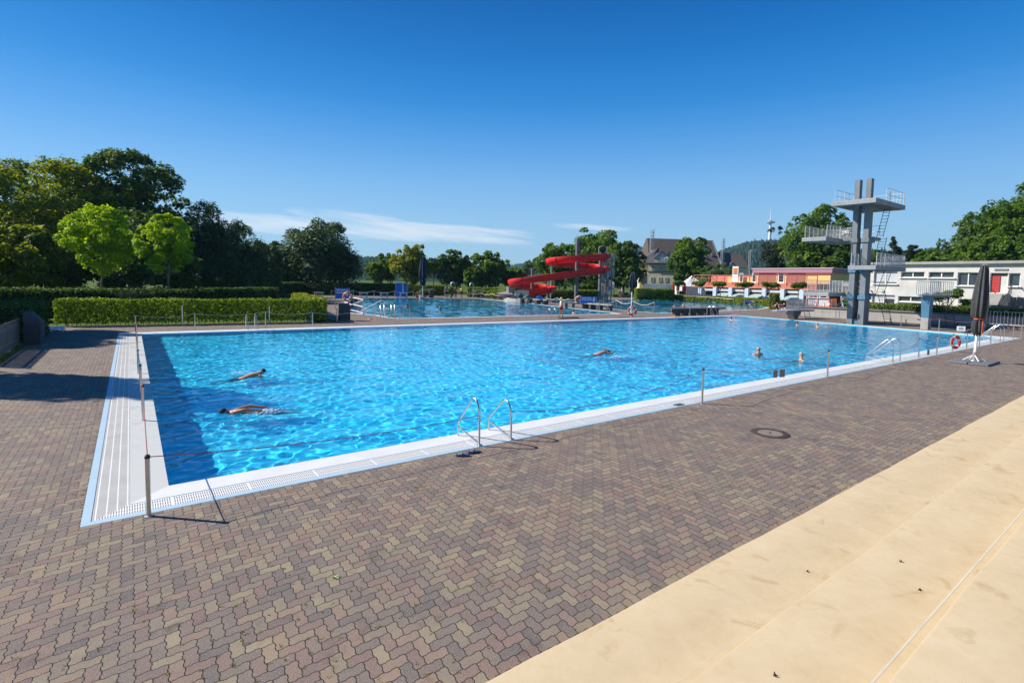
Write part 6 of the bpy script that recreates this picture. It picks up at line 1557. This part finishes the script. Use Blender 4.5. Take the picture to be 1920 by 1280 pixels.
# ================================================================ vegetation
def leaf_mat(name, stops, trans=.35, rough=.6):
    s = NT(name); at = s.n('ShaderNodeAttribute'); at.attribute_name = 'tone'
    n = s.noise(s.pos(), .5, 3, .6)
    t = s.math('ADD', s.math('MULTIPLY', at.outputs['Fac'], .75), s.math('MULTIPLY', n.outputs[0], .3))
    c = s.ramp(t, stops); s.link(c, s.b.inputs['Base Color']); s.set(Roughness=rough, Specular_IOR_Level=.35)
    tr = s.n('ShaderNodeBsdfTranslucent'); hs_ = s.n('ShaderNodeHueSaturation'); hs_.inputs['Saturation'].default_value = 1.1; hs_.inputs['Value'].default_value = 1.4; hs_.inputs['Hue'].default_value = .485
    s.link(c, hs_.inputs['Color']); s.link(hs_.outputs[0], tr.inputs['Color'])
    mx = s.n('ShaderNodeMixShader'); mx.inputs[0].default_value = trans; s.link(s.b.outputs[0], mx.inputs[1]); s.link(tr.outputs[0], mx.inputs[2]); s.link(mx.outputs[0], s.out.inputs['Surface'])
    return s.m
def stops(d, m, l): return [(.2, d), (.5, m), (.85, l)]
LEAF = {
 'bright': leaf_mat('bright_young_leaves', stops((.08, .18, .010), (.26, .43, .020), (.50, .62, .045)), .45),
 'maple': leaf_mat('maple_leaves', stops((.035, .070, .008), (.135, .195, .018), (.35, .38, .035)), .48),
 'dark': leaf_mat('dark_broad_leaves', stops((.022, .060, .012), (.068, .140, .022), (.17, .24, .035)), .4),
 'yew': leaf_mat('yew_needles', stops((.018, .046, .020), (.046, .095, .030), (.13, .19, .05)), .22),
 'lime': leaf_mat('lime_leaves', stops((0.087, 0.140, 0.012), (0.189, 0.238, 0.024), (0.348, 0.336, 0.048)), 0.5),
 'green': leaf_mat('plain_green_leaves', stops((.030, .080, .010), (.085, .175, .020), (.20, .29, .04)), .45),
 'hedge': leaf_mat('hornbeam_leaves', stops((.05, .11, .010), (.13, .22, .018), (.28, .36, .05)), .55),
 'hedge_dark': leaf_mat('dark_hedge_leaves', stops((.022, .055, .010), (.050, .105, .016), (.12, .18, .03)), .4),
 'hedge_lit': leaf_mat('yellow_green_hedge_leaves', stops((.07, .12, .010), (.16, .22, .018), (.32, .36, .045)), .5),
 'willow': leaf_mat('willow_leaves', stops((0.047, 0.091, 0.034), (0.094, 0.155, 0.055), (0.170, 0.237, 0.094)), 0.4),
 'conifer': leaf_mat('conifer_needles', stops((0.012, 0.028, 0.014), (0.026, 0.050, 0.022), (0.058, 0.084, 0.031)), 0.15),
}
M['core'] = pm('dark_twigs', (.012, .018, .006), .95, .3)
def cards(cent, nrm, size, asp, rs, tone, up=None):
    """leaf-sized rhombs: centres, normals, size"""
    n = len(cent); t = rs.normal(size=(n, 3)) if up is None else up+rs.normal(size=(n, 3))*.35
    nrm = nrm/np.linalg.norm(nrm, axis=1, keepdims=True)
    t = t-(t*nrm).sum(1, keepdims=True)*nrm; t /= np.linalg.norm(t, axis=1, keepdims=True)+1e-9
    b = np.cross(nrm, t); L = size[:, None]; Wd = L*asp
    fold = nrm*L*.18
    V = np.stack([cent-t*L*.5, cent+b*Wd*.5+fold*.5, cent+t*L*.5, cent-b*Wd*.5+fold*.5], 1).reshape(-1, 3)
    F = np.arange(4*n).reshape(n, 4); return V, F
def clump_cloud(clumps, n, leaf, rs, asp=.62, jitter=.55, spray=None, flip=.72):
    cl = np.array(clumps); w = (cl[:, 3]*cl[:, 5])**1.0; idx = rs.choice(len(cl), n, p=w/w.sum())
    d = rs.normal(size=(n, 3)); d /= np.linalg.norm(d, axis=1, keepdims=True); d[:, 2] = np.where((d[:, 2] < -.1) & (rs.rand(n) < flip), -d[:, 2], d[:, 2])
    r = 1-np.abs(rs.normal(size=n))*.22; far = rs.rand(n) < .08; r = np.where(far, 1+rs.rand(n)*.16, r)
    c = cl[idx, :3]+d*cl[idx, 3:6]*r[:, None]
    nr = d*.55+rs.normal(size=(n, 3))*jitter+np.array([0, 0, .75])
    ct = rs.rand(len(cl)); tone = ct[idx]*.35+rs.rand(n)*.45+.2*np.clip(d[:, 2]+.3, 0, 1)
    sz = leaf*rs.uniform(.6, 1.35, n)
    up = None if spray is None else d*spray+np.array([0, 0, .25])
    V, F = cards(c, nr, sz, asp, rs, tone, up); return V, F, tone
def limb(mb, a, b, r0, r1, rs, wob=.12, n=5):
    a, b = Vector(a), Vector(b); L = (b-a).length; P = [a.lerp(b, i/n)+Vector(rs.normal(size=3)*wob*L*.25*(0 if i in (0,) else 1)) for i in range(n+1)]
    mb.tube(P, [r0+(r1-r0)*i/n for i in range(n+1)], 7); return P
TREE_N = 0
def tree(name, label, u, vtop, vbot, hw, depth, leafk, n=9000, leaf=.34, kind='round', group=None, trunk='bark', cb=None, zg=0., ncl=26, asp=.62, kr=(.24, .40)):
    """tree whose crown spans rows vtop..vbot and half width hw at that depth"""
    global TREE_N; TREE_N += 1; rs = np.random.RandomState(100+TREE_N)
    s = depth/FL; b = AD(u, 540, depth); t = thing(name, label, 'tree', (b.x, b.y, zg), 0, group)
    top = AD(u, vtop, depth).z-zg; bot = AD(u, vbot, depth).z-zg; bot = max(bot, .4 if kind != 'standard' else bot); w = hw*s; H = top-bot; cz = (top+bot)/2
    cl = []
    if kind in ('round', 'standard', 'oval'):
        for i in range(ncl):
            for _ in range(50):
                d = rs.normal(size=3); d /= np.linalg.norm(d); rr = rs.rand()**.45
                if kind == 'round' or kind == 'oval': break
                break
            k = rs.uniform(*kr) if i > 5 else kr[1]*1.1
            p = d*rr*(1-k*.8); x, y, z = p[0]*w, p[1]*w*.9, p[2]*H/2
            if z < 0: x *= .92; y *= .92
            cl.append((x, y, cz+z, w*k, w*k, min(w, H/2)*k*rs.uniform(.75, 1.05)))
        # ragged top and side shoots
        for i in range(int(ncl*.6)):
            a = rs.uniform(0, 2*PI); e = rs.uniform(-.2, 1.35); k = rs.uniform(.09, .17)
            cl.append((math.cos(a)*math.cos(e)*w*.93, math.sin(a)*math.cos(e)*w*.9, cz+math.sin(e)*H/2*.95, w*k, w*k, w*k*1.2))
    elif kind == 'cone':
        for i in range(ncl):
            f = i/ncl; q = (1-f)**.85; m_ = max(2, int(7*q)+1)
            for j in range(m_):
                a = rs.uniform(0, 2*PI); rr = w*q*rs.uniform(.5, 1.); cl.append((math.cos(a)*rr*.75, math.sin(a)*rr*.75, bot+H*f, w*.20*q+.12*w*.3, w*.20*q+.12*w*.3, H/ncl*.9))
    elif kind == 'spread':      # yew: many upswept shoots
        for i in range(ncl):
            a = rs.uniform(0, 2*PI); e = rs.uniform(.0, 1.5); rr = rs.uniform(.55, 1.)
            cl.append((math.cos(a)*math.cos(e)*w*rr*.86, math.sin(a)*math.cos(e)*w*rr*.8, bot+max(.05, math.sin(e)*rr)*H*.92, w*.17, w*.17, H*.13))
        for i in range(8): a = rs.uniform(0, 2*PI); cl.append((math.cos(a)*w*.4, math.sin(a)*w*.4, bot+H*rs.uniform(.2, .6), w*.42, w*.42, H*.28))
    V, F, tone = clump_cloud(cl, n, leaf, rs, asp, spray=(1.6 if kind in ('spread', 'cone') else None))
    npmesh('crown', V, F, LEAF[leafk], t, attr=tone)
    m = MB(); th = bot+H*.55; r0 = max(.06, w*.055 if kind != 'standard' else .085)
    P = limb(m, (0, 0, -.1), (rs.normal()*.1*w*.3, rs.normal()*.1*w*.3, th), r0, r0*.45, rs, .05, 6)
    for i in range(min(9, len(cl))):
        c = cl[rs.randint(len(cl))]; k = rs.randint(3, 6); limb(m, P[k], (c[0]*.85, c[1]*.85, c[2]), r0*.36, r0*.08, rs, .15, 4)
    m.build('trunk', M[trunk], t, True); return t
# --- near left: two young bright trees behind the hedge
tree('young_tree', 'bright green young tree with pale straight trunk behind the hedge, the broader of the two', 190, 390, 526, 61, 44, 'bright', 15000, .22, 'standard', 'young bright trees behind the hedge', 'bark_pale', ncl=85, kr=(.11, .21))
tree('young_tree', 'bright green young tree with pale trunk behind the hedge, the narrower and yellower one', 314, 406, 526, 50, 43, 'bright', 12500, .22, 'standard', 'young bright trees behind the hedge', 'bark_pale', ncl=70, kr=(.11, .22))
g_ = 'big trees behind the hedges on the lawn'
tree('maple_tree', 'tall maple with olive crown, its lower branches hanging over the hedge', 95, 318, 560, 150, 62, 'maple', 30000, .46, 'round', g_, ncl=130, kr=(.10, .20))
tree('maple_tree', 'dark maple with ragged top rising highest of the lawn trees', 252, 292, 545, 100, 68, 'dark', 24000, .48, 'round', g_, ncl=100, kr=(.12, .22))
tree('willow_tree', 'feathery grey-green tree cut by the picture edge', 8, 305, 540, 95, 76, 'willow', 16000, .42, 'oval', g_, ncl=34, asp=.35)
tree('maple_tree', 'olive maple filling the gap beneath the tall maple', 20, 430, 568, 110, 50, 'maple', 18000, .40, 'round', g_, ncl=90, kr=(.11, .22))
tree('maple_tree', 'dark round crown between the two bright young trees', 262, 400, 565, 85, 56, 'dark', 12000, .36, 'round', g_, ncl=30)
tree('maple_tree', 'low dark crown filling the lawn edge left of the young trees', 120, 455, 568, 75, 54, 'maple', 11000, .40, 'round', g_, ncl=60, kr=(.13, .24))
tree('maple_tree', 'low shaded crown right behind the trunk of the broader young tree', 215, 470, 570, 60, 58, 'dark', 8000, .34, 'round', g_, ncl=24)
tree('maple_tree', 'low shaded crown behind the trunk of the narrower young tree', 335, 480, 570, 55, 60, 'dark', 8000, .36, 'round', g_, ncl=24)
tree('yew_tree', 'dark columnar conifer group behind the narrower young tree', 385, 378, 565, 80, 66, 'yew', 16000, .50, 'spread', g_, ncl=44, asp=.30)
tree('yew_tree', 'dark yew filling the belt between the narrower young tree and the sky gap', 425, 402, 565, 66, 70, 'yew', 13000, .5, 'spread', g_, ncl=44, asp=.30)
tree('yew_tree', 'low dark yew at the end of the lawn belt before the broad yew', 490, 445, 562, 50, 82, 'yew', 9000, .6, 'spread', g_, ncl=34, asp=.30)
tree('yew_tree', 'dark conifer sloping down toward the gap of sky', 455, 418, 565, 62, 74, 'yew', 12000, .50, 'spread', g_, ncl=36, asp=.30)
tree('yew_tree', 'broad dark yew with feathery upswept shoots beside the second pool', 598, 408, 560, 98, 104, 'yew', 20000, .85, 'spread', g_, ncl=60, asp=.28)
tree('yew_tree', 'smaller dark yew flank on the near side of the broad yew', 522, 455, 560, 48, 100, 'yew', 8000, .75, 'spread', g_, ncl=30, asp=.28)
# --- unseen tree on the left whose shade falls across the pavers
b = Vector((-17.5, 27.2, 0))
def shade_tree(label, x, y, h, w, seed):
    rs = np.random.RandomState(seed); t = thing('maple_tree', label, 'tree', (x, y, 0), 0, g_); cl = []
    for i in range(26): d = rs.normal(size=3); d /= np.linalg.norm(d); rr = rs.rand()**.5*.75; cl.append((d[0]*w*rr, d[1]*w*rr, h*.66+d[2]*h*.3*rr, w*.33, w*.33, h*.12))
    V, F, tone = clump_cloud(cl, 9000, .36, rs); npmesh('crown', V, F, LEAF['maple'], t, attr=tone); m = MB(); limb(m, (0, 0, -.1), (0, 0, h*.7), .25, .1, rs); m.build('trunk', M['bark'], t, True)
shade_tree('maple just outside the picture whose shadow lies across the pavers', -12.6, 19.8, 15, 2.3, 5)
shade_tree('second maple outside the picture throwing shade toward the hedge end', -14.5, 32.5, 13, 3.6, 6)
shade_tree('third maple outside the picture shading the far pool corner', -10.6, 33.5, 11, 2.6, 8)
# --- beyond the second pool
g2 = 'trees beyond the second pool'
for u, vt, hw, d, lk, lab in ((716, 476, 30, 130, 'green', 'rounded green tree just beyond the broad yew'), (776, 461, 43, 128, 'lime', 'yellowish lime tree behind the navy parasol'), (850, 471, 36, 130, 'dark', 'dark green round tree behind the bathers'), (916, 474, 42, 132, 'green', 'green tree behind the second shower'), (890, 500, 22, 126, 'green', 'low tree wedged between the two round trees'),
                              (966, 505, 30, 135, 'green', 'shrubby tree at the left loop of the slide'), (995, 490, 20, 260, 'willow', 'pale distant tree below the slide pillar top'), (735, 478, 26, 240, 'dark', 'distant dark wood showing over the round tree'), (812, 486, 22, 250, 'conifer', 'distant conifers between lime tree and dark tree')):
    tree('broadleaf_tree', lab, u, vt, 549 if d < 200 else 520, hw, d, lk, 8000 if d < 200 else 3500, .8 if d < 200 else 1.2, 'round', g2, ncl=30)
g3 = 'big trees behind the slide'
tree('plane_tree', 'tall plane tree with pale limbs rising behind the slide pillar', 1112, 428, 545, 58, 140, 'green', 15000, .85, 'round', g3, 'bark_pale', ncl=44)
tree('plane_tree', 'bright green tree behind the upper left loop of the slide', 1042, 458, 548, 44, 136, 'green', 10000, .8, 'round', g3, ncl=34)
tree('plane_tree', 'dark tree behind the slide stair tower next to the villa', 1170, 455, 552, 40, 128, 'dark', 11000, .8, 'round', g3, ncl=36)
tree('plane_tree', 'low dark crown under the slide start', 1115, 505, 552, 60, 126, 'dark', 9000, .7, 'round', g3, ncl=30)
tree('lime_tree', 'big round tree in front of the brown-roofed hall', 1294, 444, 556, 41, 138, 'green', 14000, .8, 'round', None, ncl=42)
tree('lime_tree', 'small round crown at the foot of the hall tree', 1316, 500, 548, 20, 130, 'green', 4000, .7, 'round', None, ncl=18)
tree('willow_bush', 'grey-green willow bush behind the salmon roof terrace', 1347, 497, 548, 34, 122, 'willow', 7000, .7, 'round', None, ncl=28, asp=.35)
tree('pine_tree', 'dark pine with bare upper trunk beside the broad plane tree', 1452, 424, 545, 30, 150, 'conifer', 7000, .9, 'round', None, ncl=26, asp=.3)
tree('plane_tree', 'broad bright plane tree behind the diving tower', 1527, 392, 552, 66, 118, 'green', 18000, .75, 'round', None, ncl=50)
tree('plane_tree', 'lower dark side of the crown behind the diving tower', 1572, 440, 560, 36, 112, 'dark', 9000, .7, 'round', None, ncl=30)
tree('shrub', 'light green bushes at the foot of the pine', 1425, 515, 540, 22, 135, 'green', 3500, .7, 'round', None, ncl=16)
g4 = 'trees behind the clubhouse'
for u, vt, vb, hw, d, lk, k, lab in ((1670, 444, 520, 36, 130, 'conifer', 'cone', 'dark fir with a pointed top behind the clubhouse roof'), (1705, 462, 520, 24, 128, 'conifer', 'round', 'flat dark cedar beside the pointed fir'), (1735, 470, 520, 30, 125, 'green', 'round', 'low bright tree over the clubhouse roof'), (1640, 470, 520, 22, 140, 'dark', 'round', 'dark tree half hidden by the five metre platform'), (1830, 405, 520, 60, 105, 'dark', 'round', 'round dark lime tree over the clubhouse'),
                                     (1905, 348, 520, 66, 98, 'green', 'round', 'tallest lime tree cut by the picture edge'), (1785, 455, 520, 36, 110, 'green', 'round', 'hedge-like tree beside the round dark lime'), (1875, 440, 520, 50, 96, 'green', 'round', 'lower crown beneath the tallest lime tree'), (1770, 478, 515, 50, 104, 'green', 'round', 'long low shrubs along the clubhouse roof')):
    tree('lime_tree' if k == 'round' else 'fir_tree', lab, u, vt, vb, hw, d, lk, 11000 if hw > 45 else 5500, .62 if lk != 'conifer' else .9, k, g4, ncl=40 if hw > 45 else 24, asp=.62 if lk != 'conifer' else .3)
# --- flat-topped plane trees before the pink building
for i, u in enumerate((1271, 1312, 1351, 1395, 1443, 1497)):
    X = 88.; p = AX(u, 545, X); t = thing('umbrella_tree', 'small flat-topped tree on a thin trunk before the salmon building, %s counted from the villa' % nth(i), 'tree', (X, p.y, .1), 0, 'flat-topped trees in a row')
    rs = np.random.RandomState(40+i); zt_ = AX(u, 525.5+i*1.0, X).z; zb = AX(u, 539+i*.8, X).z; cl = []
    for k in range(14): a = rs.uniform(0, 2*PI); r_ = rs.rand()**.5*1.15; cl.append((r_*math.cos(a), r_*math.sin(a), (zt_+zb)/2+rs.normal()*.12, .5, .5, .36))
    V, F, tone = clump_cloud(cl, 1500, .34, rs); npmesh('crown', V, F, LEAF['green'], t, attr=tone)
    m = MB(); limb(m, (0, 0, -.2), (0, 0, zb-.1), .08, .06, rs, .02); 
    for k in range(5): a = k*1.26; limb(m, (0, 0, zb-.2), (math.cos(a)*.9, math.sin(a)*.9, (zt_+zb)/2), .045, .02, rs, .1, 3)
    m.build('trunk', M['bark_pale'], t, True)
# --- hedges
def hedge(label, P, w, h, lk, dens=160, leaf=.13, z0=0., group='clipped hedges', gap=0., name='hedge', loose=False):
    """clipped hedge along polyline P: dark twigs inside, leaf-sized faces over its surface"""
    rs = np.random.RandomState(abs(sum(map(ord, label))) % 10000); C_ = []; N_ = []; core = MB()
    for (a, b) in zip(P[:-1], P[1:]):
        a = np.array([a[0], a[1], 0.]); b = np.array([b[0], b[1], 0.]); e = b-a; L = np.linalg.norm(e); e = e/L; nn = np.array([-e[1], e[0], 0])
        if loose:      # thin see-through hedge: stems inside instead of a dense core
            for q_ in np.arange(.1, L, .22): p_ = a+e*(q_+rs.normal()*.05)+nn*rs.normal()*.12; core.tube([Vector(p_)+Vector((0, 0, z0)), Vector(p_+e*rs.normal()*.12)+Vector((0, 0, z0+h-.1))], [.014, .006], 4)
            n = int(L*h*dens*.7); c = a+e*(rs.rand(n)*L)[:, None]+nn*((rs.rand(n)-.5)*w*.9)[:, None]; c[:, 2] = z0+gap+(h-gap)*rs.rand(n); C_.append(c); N_.append(rs.normal(size=(n, 3)))
        else: core.obox(Vector(a-nn*(w/2-.12))+Vector((0, 0, z0+.15+gap)), Vector(e*L), Vector(nn*(w-.24)), Vector((0, 0, h-.30-gap)))
        for side, area in ((1, L*h), (-1, L*h), (0, L*w), (2, w*h), (3, w*h)):
            n = int(area*dens); s_ = rs.rand(n); q = rs.rand(n)
            if side in (1, -1):
                z = gap+(h-gap)*q**(.9); off = w/2*side+rs.normal(size=n)*.05+.05*np.sin(s_*L*2.1+side)*1; c = a+e*(s_*L)[:, None]+nn*off[:, None]; c[:, 2] = z0+z; nr = np.tile(nn*side, (n, 1))
            elif side == 0:
                c = a+e*(s_*L)[:, None]+nn*((q-.5)*w)[:, None]; c[:, 2] = z0+h+rs.normal(size=n)*.045+.03*np.sin(s_*L*1.3); nr = np.tile([0, 0, 1.], (n, 1))
            else:
                o = a if side == 2 else b; c = o+nn*((s_-.5)*w)[:, None]+e*(rs.normal(size=n)*.05)[:, None]; c[:, 2] = z0+gap+(h-gap)*q; nr = np.tile(e*(-1 if side == 2 else 1), (n, 1))
            C_.append(c); N_.append(nr+rs.normal(size=(n, 3))*.7+np.array([0, 0, .25]))
    c = np.concatenate(C_); nr = np.concatenate(N_); n = len(c)
    V, F = cards(c, nr, leaf*rs.uniform(.6, 1.4, n), .65, rs, None); tone = rs.rand(n)*.8+.2*np.sin(c[:, 0]*.8+c[:, 1]*.5)**2
    k0 = len(V); V = np.concatenate([V, np.array(core.v)]); F = np.concatenate([F, np.array([f_ for f_ in core.f if len(f_) == 4])+k0]); nf = len(F)-n; mi = np.concatenate([np.zeros(n, int), np.ones(nf, int)]); tone = np.concatenate([tone, np.zeros(nf)])
    o = npmesh(name, V, F, [LEAF[lk], M['core']], attr=tone, mi=mi); return tag(o, label, 'hedge', group)
def gp(*uv): return [tuple(G(u, v).xy) for u, v in uv]
a, b = Vector((-4.1, 32.2)), Vector((11.2, 29.6))
hedge('long sunlit hornbeam hedge along the far end of the main pool', [(a.x, a.y), (b.x, b.y)], .75, 1.62, 'hedge', 210, .13, gap=.16, loose=True)
hedge('yellow-green arm of the hedge running back from its sunlit end', [(10.8, 30.2), (12.6, 43), ], 1.1, 1.65, 'hedge_lit', 260, .12)
hedge('dark hedge beyond the lawn behind the sunlit hedge', [(-14, 43), (2, 41), (12, 52)], 1.6, 2.0, 'hedge_dark', 130, .17)
hedge('shaded hedge in front of the big lawn trees', [(-22, 38), (-2, 37.2), (8, 38.5)], 1.2, 2.1, 'hedge_dark', 130, .16)
hedge('rounded dark hedge block beside the granite block', [(-4.95, 22.6), (-4.75, 27.6)], 1.5, 1.75, 'hedge_dark', 300, .10)
hedge('low dark hedge behind the picket fence', [(-10, 24.5), (-5.6, 23.8)], 1.3, 1.9, 'hedge_dark', 200, .12)
hedge('tall dark hedge behind the starting blocks of the second pool', [tuple(AD(470, 540, 78).xy), tuple(AD(560, 540, 96).xy), tuple(AD(742, 540, 101).xy)], 2., 2.15, 'hedge_dark', 70, .26)
hedge('sunlit low hedge between the blue booth and the bathers', [tuple(AD(765, 540, 102).xy), tuple(AD(832, 540, 103).xy)], 1.6, 2.0, 'hedge_lit', 70, .26)
hedge('clipped low hedge behind the second shower', [tuple(AD(878, 540, 100).xy), tuple(AD(932, 540, 100).xy)], 3.0, 1.75, 'hedge_lit', 80, .24)
hedge('clipped hedge running behind the slide pillars', [tuple(AD(1000, 540, 97).xy), tuple(AD(1122, 540, 99).xy)], 2.2, 1.7, 'hedge', 70, .26)
hedge('clipped hedge by the navy parasol, nearest the villa', [tuple(AD(1192, 540, 101).xy), tuple(AD(1262, 540, 101).xy)], 2.0, 2.2, 'hedge_lit', 80, .24)
hedge('long leafy hedge below the salmon building', [(86.5, py(1288)), (86.5, py(1400)), (80.0, AX(1462, 560, 80.).y)], 2.6, 1.05, 'hedge_lit', 70, .26, z0=0)
hedge('upright clipped bush at the end of the long leafy hedge', [(71.0, AX(1446, 570, 71.).y), (71.0, AX(1457, 570, 71.).y)], 1.2, 2.2, 'hedge_lit', 120, .18)
hedge('low flowering hedge on the wall before the clubhouse', [(62.2, 14.3), (62.2, -8.5)], 1.4, .75, 'hedge', 160, .16, z0=ZT)
hedge('rounded bush in the clubhouse hedge', [(63.4, AX(1822, 580, 63.4).y), (63.4, AX(1806, 580, 63.4).y)], 1.2, 1.35, 'green', 160, .15, z0=ZT)
# flowers and small shrubs
def blooms(label, pts, sd, n, s, mat):
    rs = np.random.RandomState(len(label)); c = np.array([pts[rs.randint(len(pts))] for _ in range(n)])+rs.normal(size=(n, 3))*np.array(sd); V, F = cards(c, rs.normal(size=(n, 3))+[0, 0, .6], s*rs.uniform(.6, 1.3, n), .9, rs, None)
    return tag(npmesh('flowers', V, F, mat), label, 'flowers', kind='stuff')
blooms('pale pink blossoms scattered through the clubhouse hedge', [(61.7, y, ZT+.5) for y in np.linspace(13, -6, 40)], (.3, .5, .25), 140, .2, M['flower'])
c = AX(1460, 573, 68); blooms('pink flowers beside the upright clipped bush', [(c.x, c.y, .8)], (.4, .5, .3), 45, .2, M['flower'])
X = 62.8; p = AX(1765, 570, X); t = thing('small_tree', 'small open fruit tree with twisted stems behind the springboard pillar', 'tree', (X, p.y, ZT)); rs = np.random.RandomState(77); cl = []
for k in range(20):
    uu = rs.uniform(1732, 1800); c = AX(uu, rs.uniform(551, 566)-max(0, (uu-1772))*.35, X+rs.normal()*.5); cl.append((c.x-X, c.y-p.y, c.z-ZT, .42, .42, .30))
V, F, tone = clump_cloud(cl, 2600, .2, rs); npmesh('crown', V, F, LEAF['green'], t, attr=tone); m = MB()
for k in range(7): c = cl[k]; limb(m, (0, rs.normal()*.1, 0), (c[0], c[1], c[2]), .07, .02, rs, .25, 5)
m.build('trunk', M['bark'], t, True)
def shrub(label, u, v, r, h, lk, n=1500, leaf=.3, name='shrub'):
    c = G(u, v); t = thing(name, label, 'shrub', c, 0, 'small shrubs round the rear pools'); rs = np.random.RandomState(int(u)); cl = [(rs.normal()*r*.4, rs.normal()*r*.4, h*rs.uniform(.3, .75), r*.5, r*.5, h*.3) for _ in range(9)]
    V, F, tone = clump_cloud(cl, n, leaf, rs, .4); npmesh('crown', V, F, LEAF[lk], t, attr=tone); m = MB()
    for k in range(4): limb(m, (0, 0, 0), cl[k][:3], .05, .02, rs, .2, 3)
    m.build('stem', M['bark'], t, True)
shrub('silvery ornamental grass tuft beside the second shower', 897, 558.6, 1.6, 1.6, 'willow'); shrub('round green shrub at the low hedge end by the ramp', 930, 560.5, 1.8, 1.7, 'hedge'); shrub('trailing shrub below the slide run-out', 1000, 560.5, 3.2, 1.9, 'hedge', 2600); shrub('shrub on the terrace under the left slide loop', 960, 558, 2.4, 2.2, 'hedge', 2200)
shrub('pale ornamental grass under the slide pillars', 1112, 559.5, 2.6, 1.3, 'lime'); shrub('grassy shrub at the foot of the stair tower', 1090, 560, 1.8, 1.2, 'willow'); shrub('climbing plant at the shower among the bathers', 847, 559, .8, 2.4, 'hedge'); shrub('pale shrub in front of the dark hedge by the blue booth', 798, 557.5, 1.6, 1.6, 'willow')
def grass_blades(name, label, x0, x1, y0, y1, n, h, seed):
    rs = np.random.RandomState(seed); x = rs.uniform(x0, x1, n); y = rs.uniform(y0, y1, n); a = rs.uniform(0, 2*PI, n); hh = h*rs.uniform(.5, 1.3, n); w = .006; dx, dy = np.cos(a), np.sin(a); l = rs.uniform(.2, .7, n)*hh
    V = np.stack([np.stack([x-dy*w, y+dx*w, 0*x-.03], 1), np.stack([x+dy*w, y-dx*w, 0*x-.03], 1), np.stack([x+dx*l, y+dy*l, hh], 1)], 1).reshape(-1, 3)
    return tag(npmesh(name, V, np.arange(3*n).reshape(n, 3), M['blade']), label, 'grass', kind='stuff')
M['blade'] = pm('grass_blades', (.10, .17, .02), .8, .3, 2.)
grass_blades('grass', 'unmown grass strip growing along the picket fence', -4.75, -4.2, 11, 21.5, 9000, .13, 3)
grass_blades('grass', 'lawn grass behind the picket fence', -8, -4.6, 8, 24, 16000, .10, 4)

# ================================================================ wooded hills and far trees
def hill_mat():
    s = NT('wooded_hillside'); p = s.pos(); a = s.noise(p, .012, 6, .7); v = s.n('ShaderNodeTexVoronoi'); v.inputs['Scale'].default_value = .07; s.link(p, v.inputs['Vector'])
    c = s.ramp(s.math('ADD', s.math('MULTIPLY', a.outputs[0], .6), s.math('MULTIPLY', v.outputs['Distance'], .5)), [(.3, (.040, .070, .035)), (.6, (.026, .050, .026)), (.85, (.014, .03, .02))])
    s.link(c, s.b.inputs['Base Color']); s.set(Roughness=1., Specular_IOR_Level=0.); s.bump(v.outputs['Distance'], 1., 6.); return s.m
M['hill'] = hill_mat()
def hill(name, prof, depth, back, seed):
    """ridge with prof = [(u, v)] skyline; slopes down to the plain in front and behind"""
    rs = np.random.RandomState(seed); us = np.arange(prof[0][0], prof[-1][0]+1, 1.5); vv = np.interp(us, [p[0] for p in prof], [p[1] for p in prof]); V = []; rows = 16
    for j in range(rows+1):
        f = j/rows; d = depth-back*(1-f)
        for u, v in zip(us, vv):
            p = AD(u, v, depth); q = AD(u, v, d); z = -1+(p.z+1)*(f**.8); z += rs.normal()*(.0026*depth if f > .1 else 0)*.55
            V.append((q.x, q.y, z))
    n = len(us)
    for i in range(n): p = V[rows*n+i]; k = 1.05; V.append((CAM.x+(p[0]-CAM.x)*k, CAM.y+(p[1]-CAM.y)*k, -1))
    I = np.arange((rows+2)*n).reshape(rows+2, n); F = np.stack([I[:-1, :-1], I[:-1, 1:], I[1:, 1:], I[1:, :-1]], -1).reshape(-1, 4)
    o = npmesh(name, V, F, M['hill']); o['kind'] = 'structure'; return o
hill('hills', [(1330, 480), (1352, 468), (1372, 462), (1395, 455), (1420, 450), (1450, 449), (1490, 456), (1540, 462), (1600, 466), (1660, 468), (1700, 473), (1735, 466), (1770, 465), (1810, 474), (1900, 480), (1990, 490)], 1350, 500, 1)
hill('far_hills', [(900, 506), (960, 497), (990, 492), (1010, 490), (1040, 496), (1100, 500), (1150, 470), (1175, 459), (1195, 461), (1215, 466), (1260, 474), (1330, 490), (1400, 500)], 2200, 700, 2)
hill('hills', [(380, 500), (450, 470), (520, 455), (560, 470), (680, 482), (720, 480), (745, 486), (800, 487), (850, 492), (905, 500), (960, 504)], 900, 350, 3)

# ================================================================ summer haze over the valley
hz = bpy.data.materials.new('valley_haze'); hz.use_nodes = True; ht_ = hz.node_tree; ht_.nodes.clear(); ho = ht_.nodes.new('ShaderNodeOutputMaterial'); pv = ht_.nodes.new('ShaderNodeVolumePrincipled')
pv.inputs['Color'].default_value = (.42, .74, 1., 1); pv.inputs['Density'].default_value = .00011; pv.inputs['Anisotropy'].default_value = .2; ht_.links.new(pv.outputs[0], ho.inputs['Volume'])
m = MB(); m.box((0, 0, 111.), (8100, 8100, 226)); hb = m.build('haze', hz); tag(hb, 'thin bluish summer haze over the pool grounds and hills', 'haze', kind='stuff')
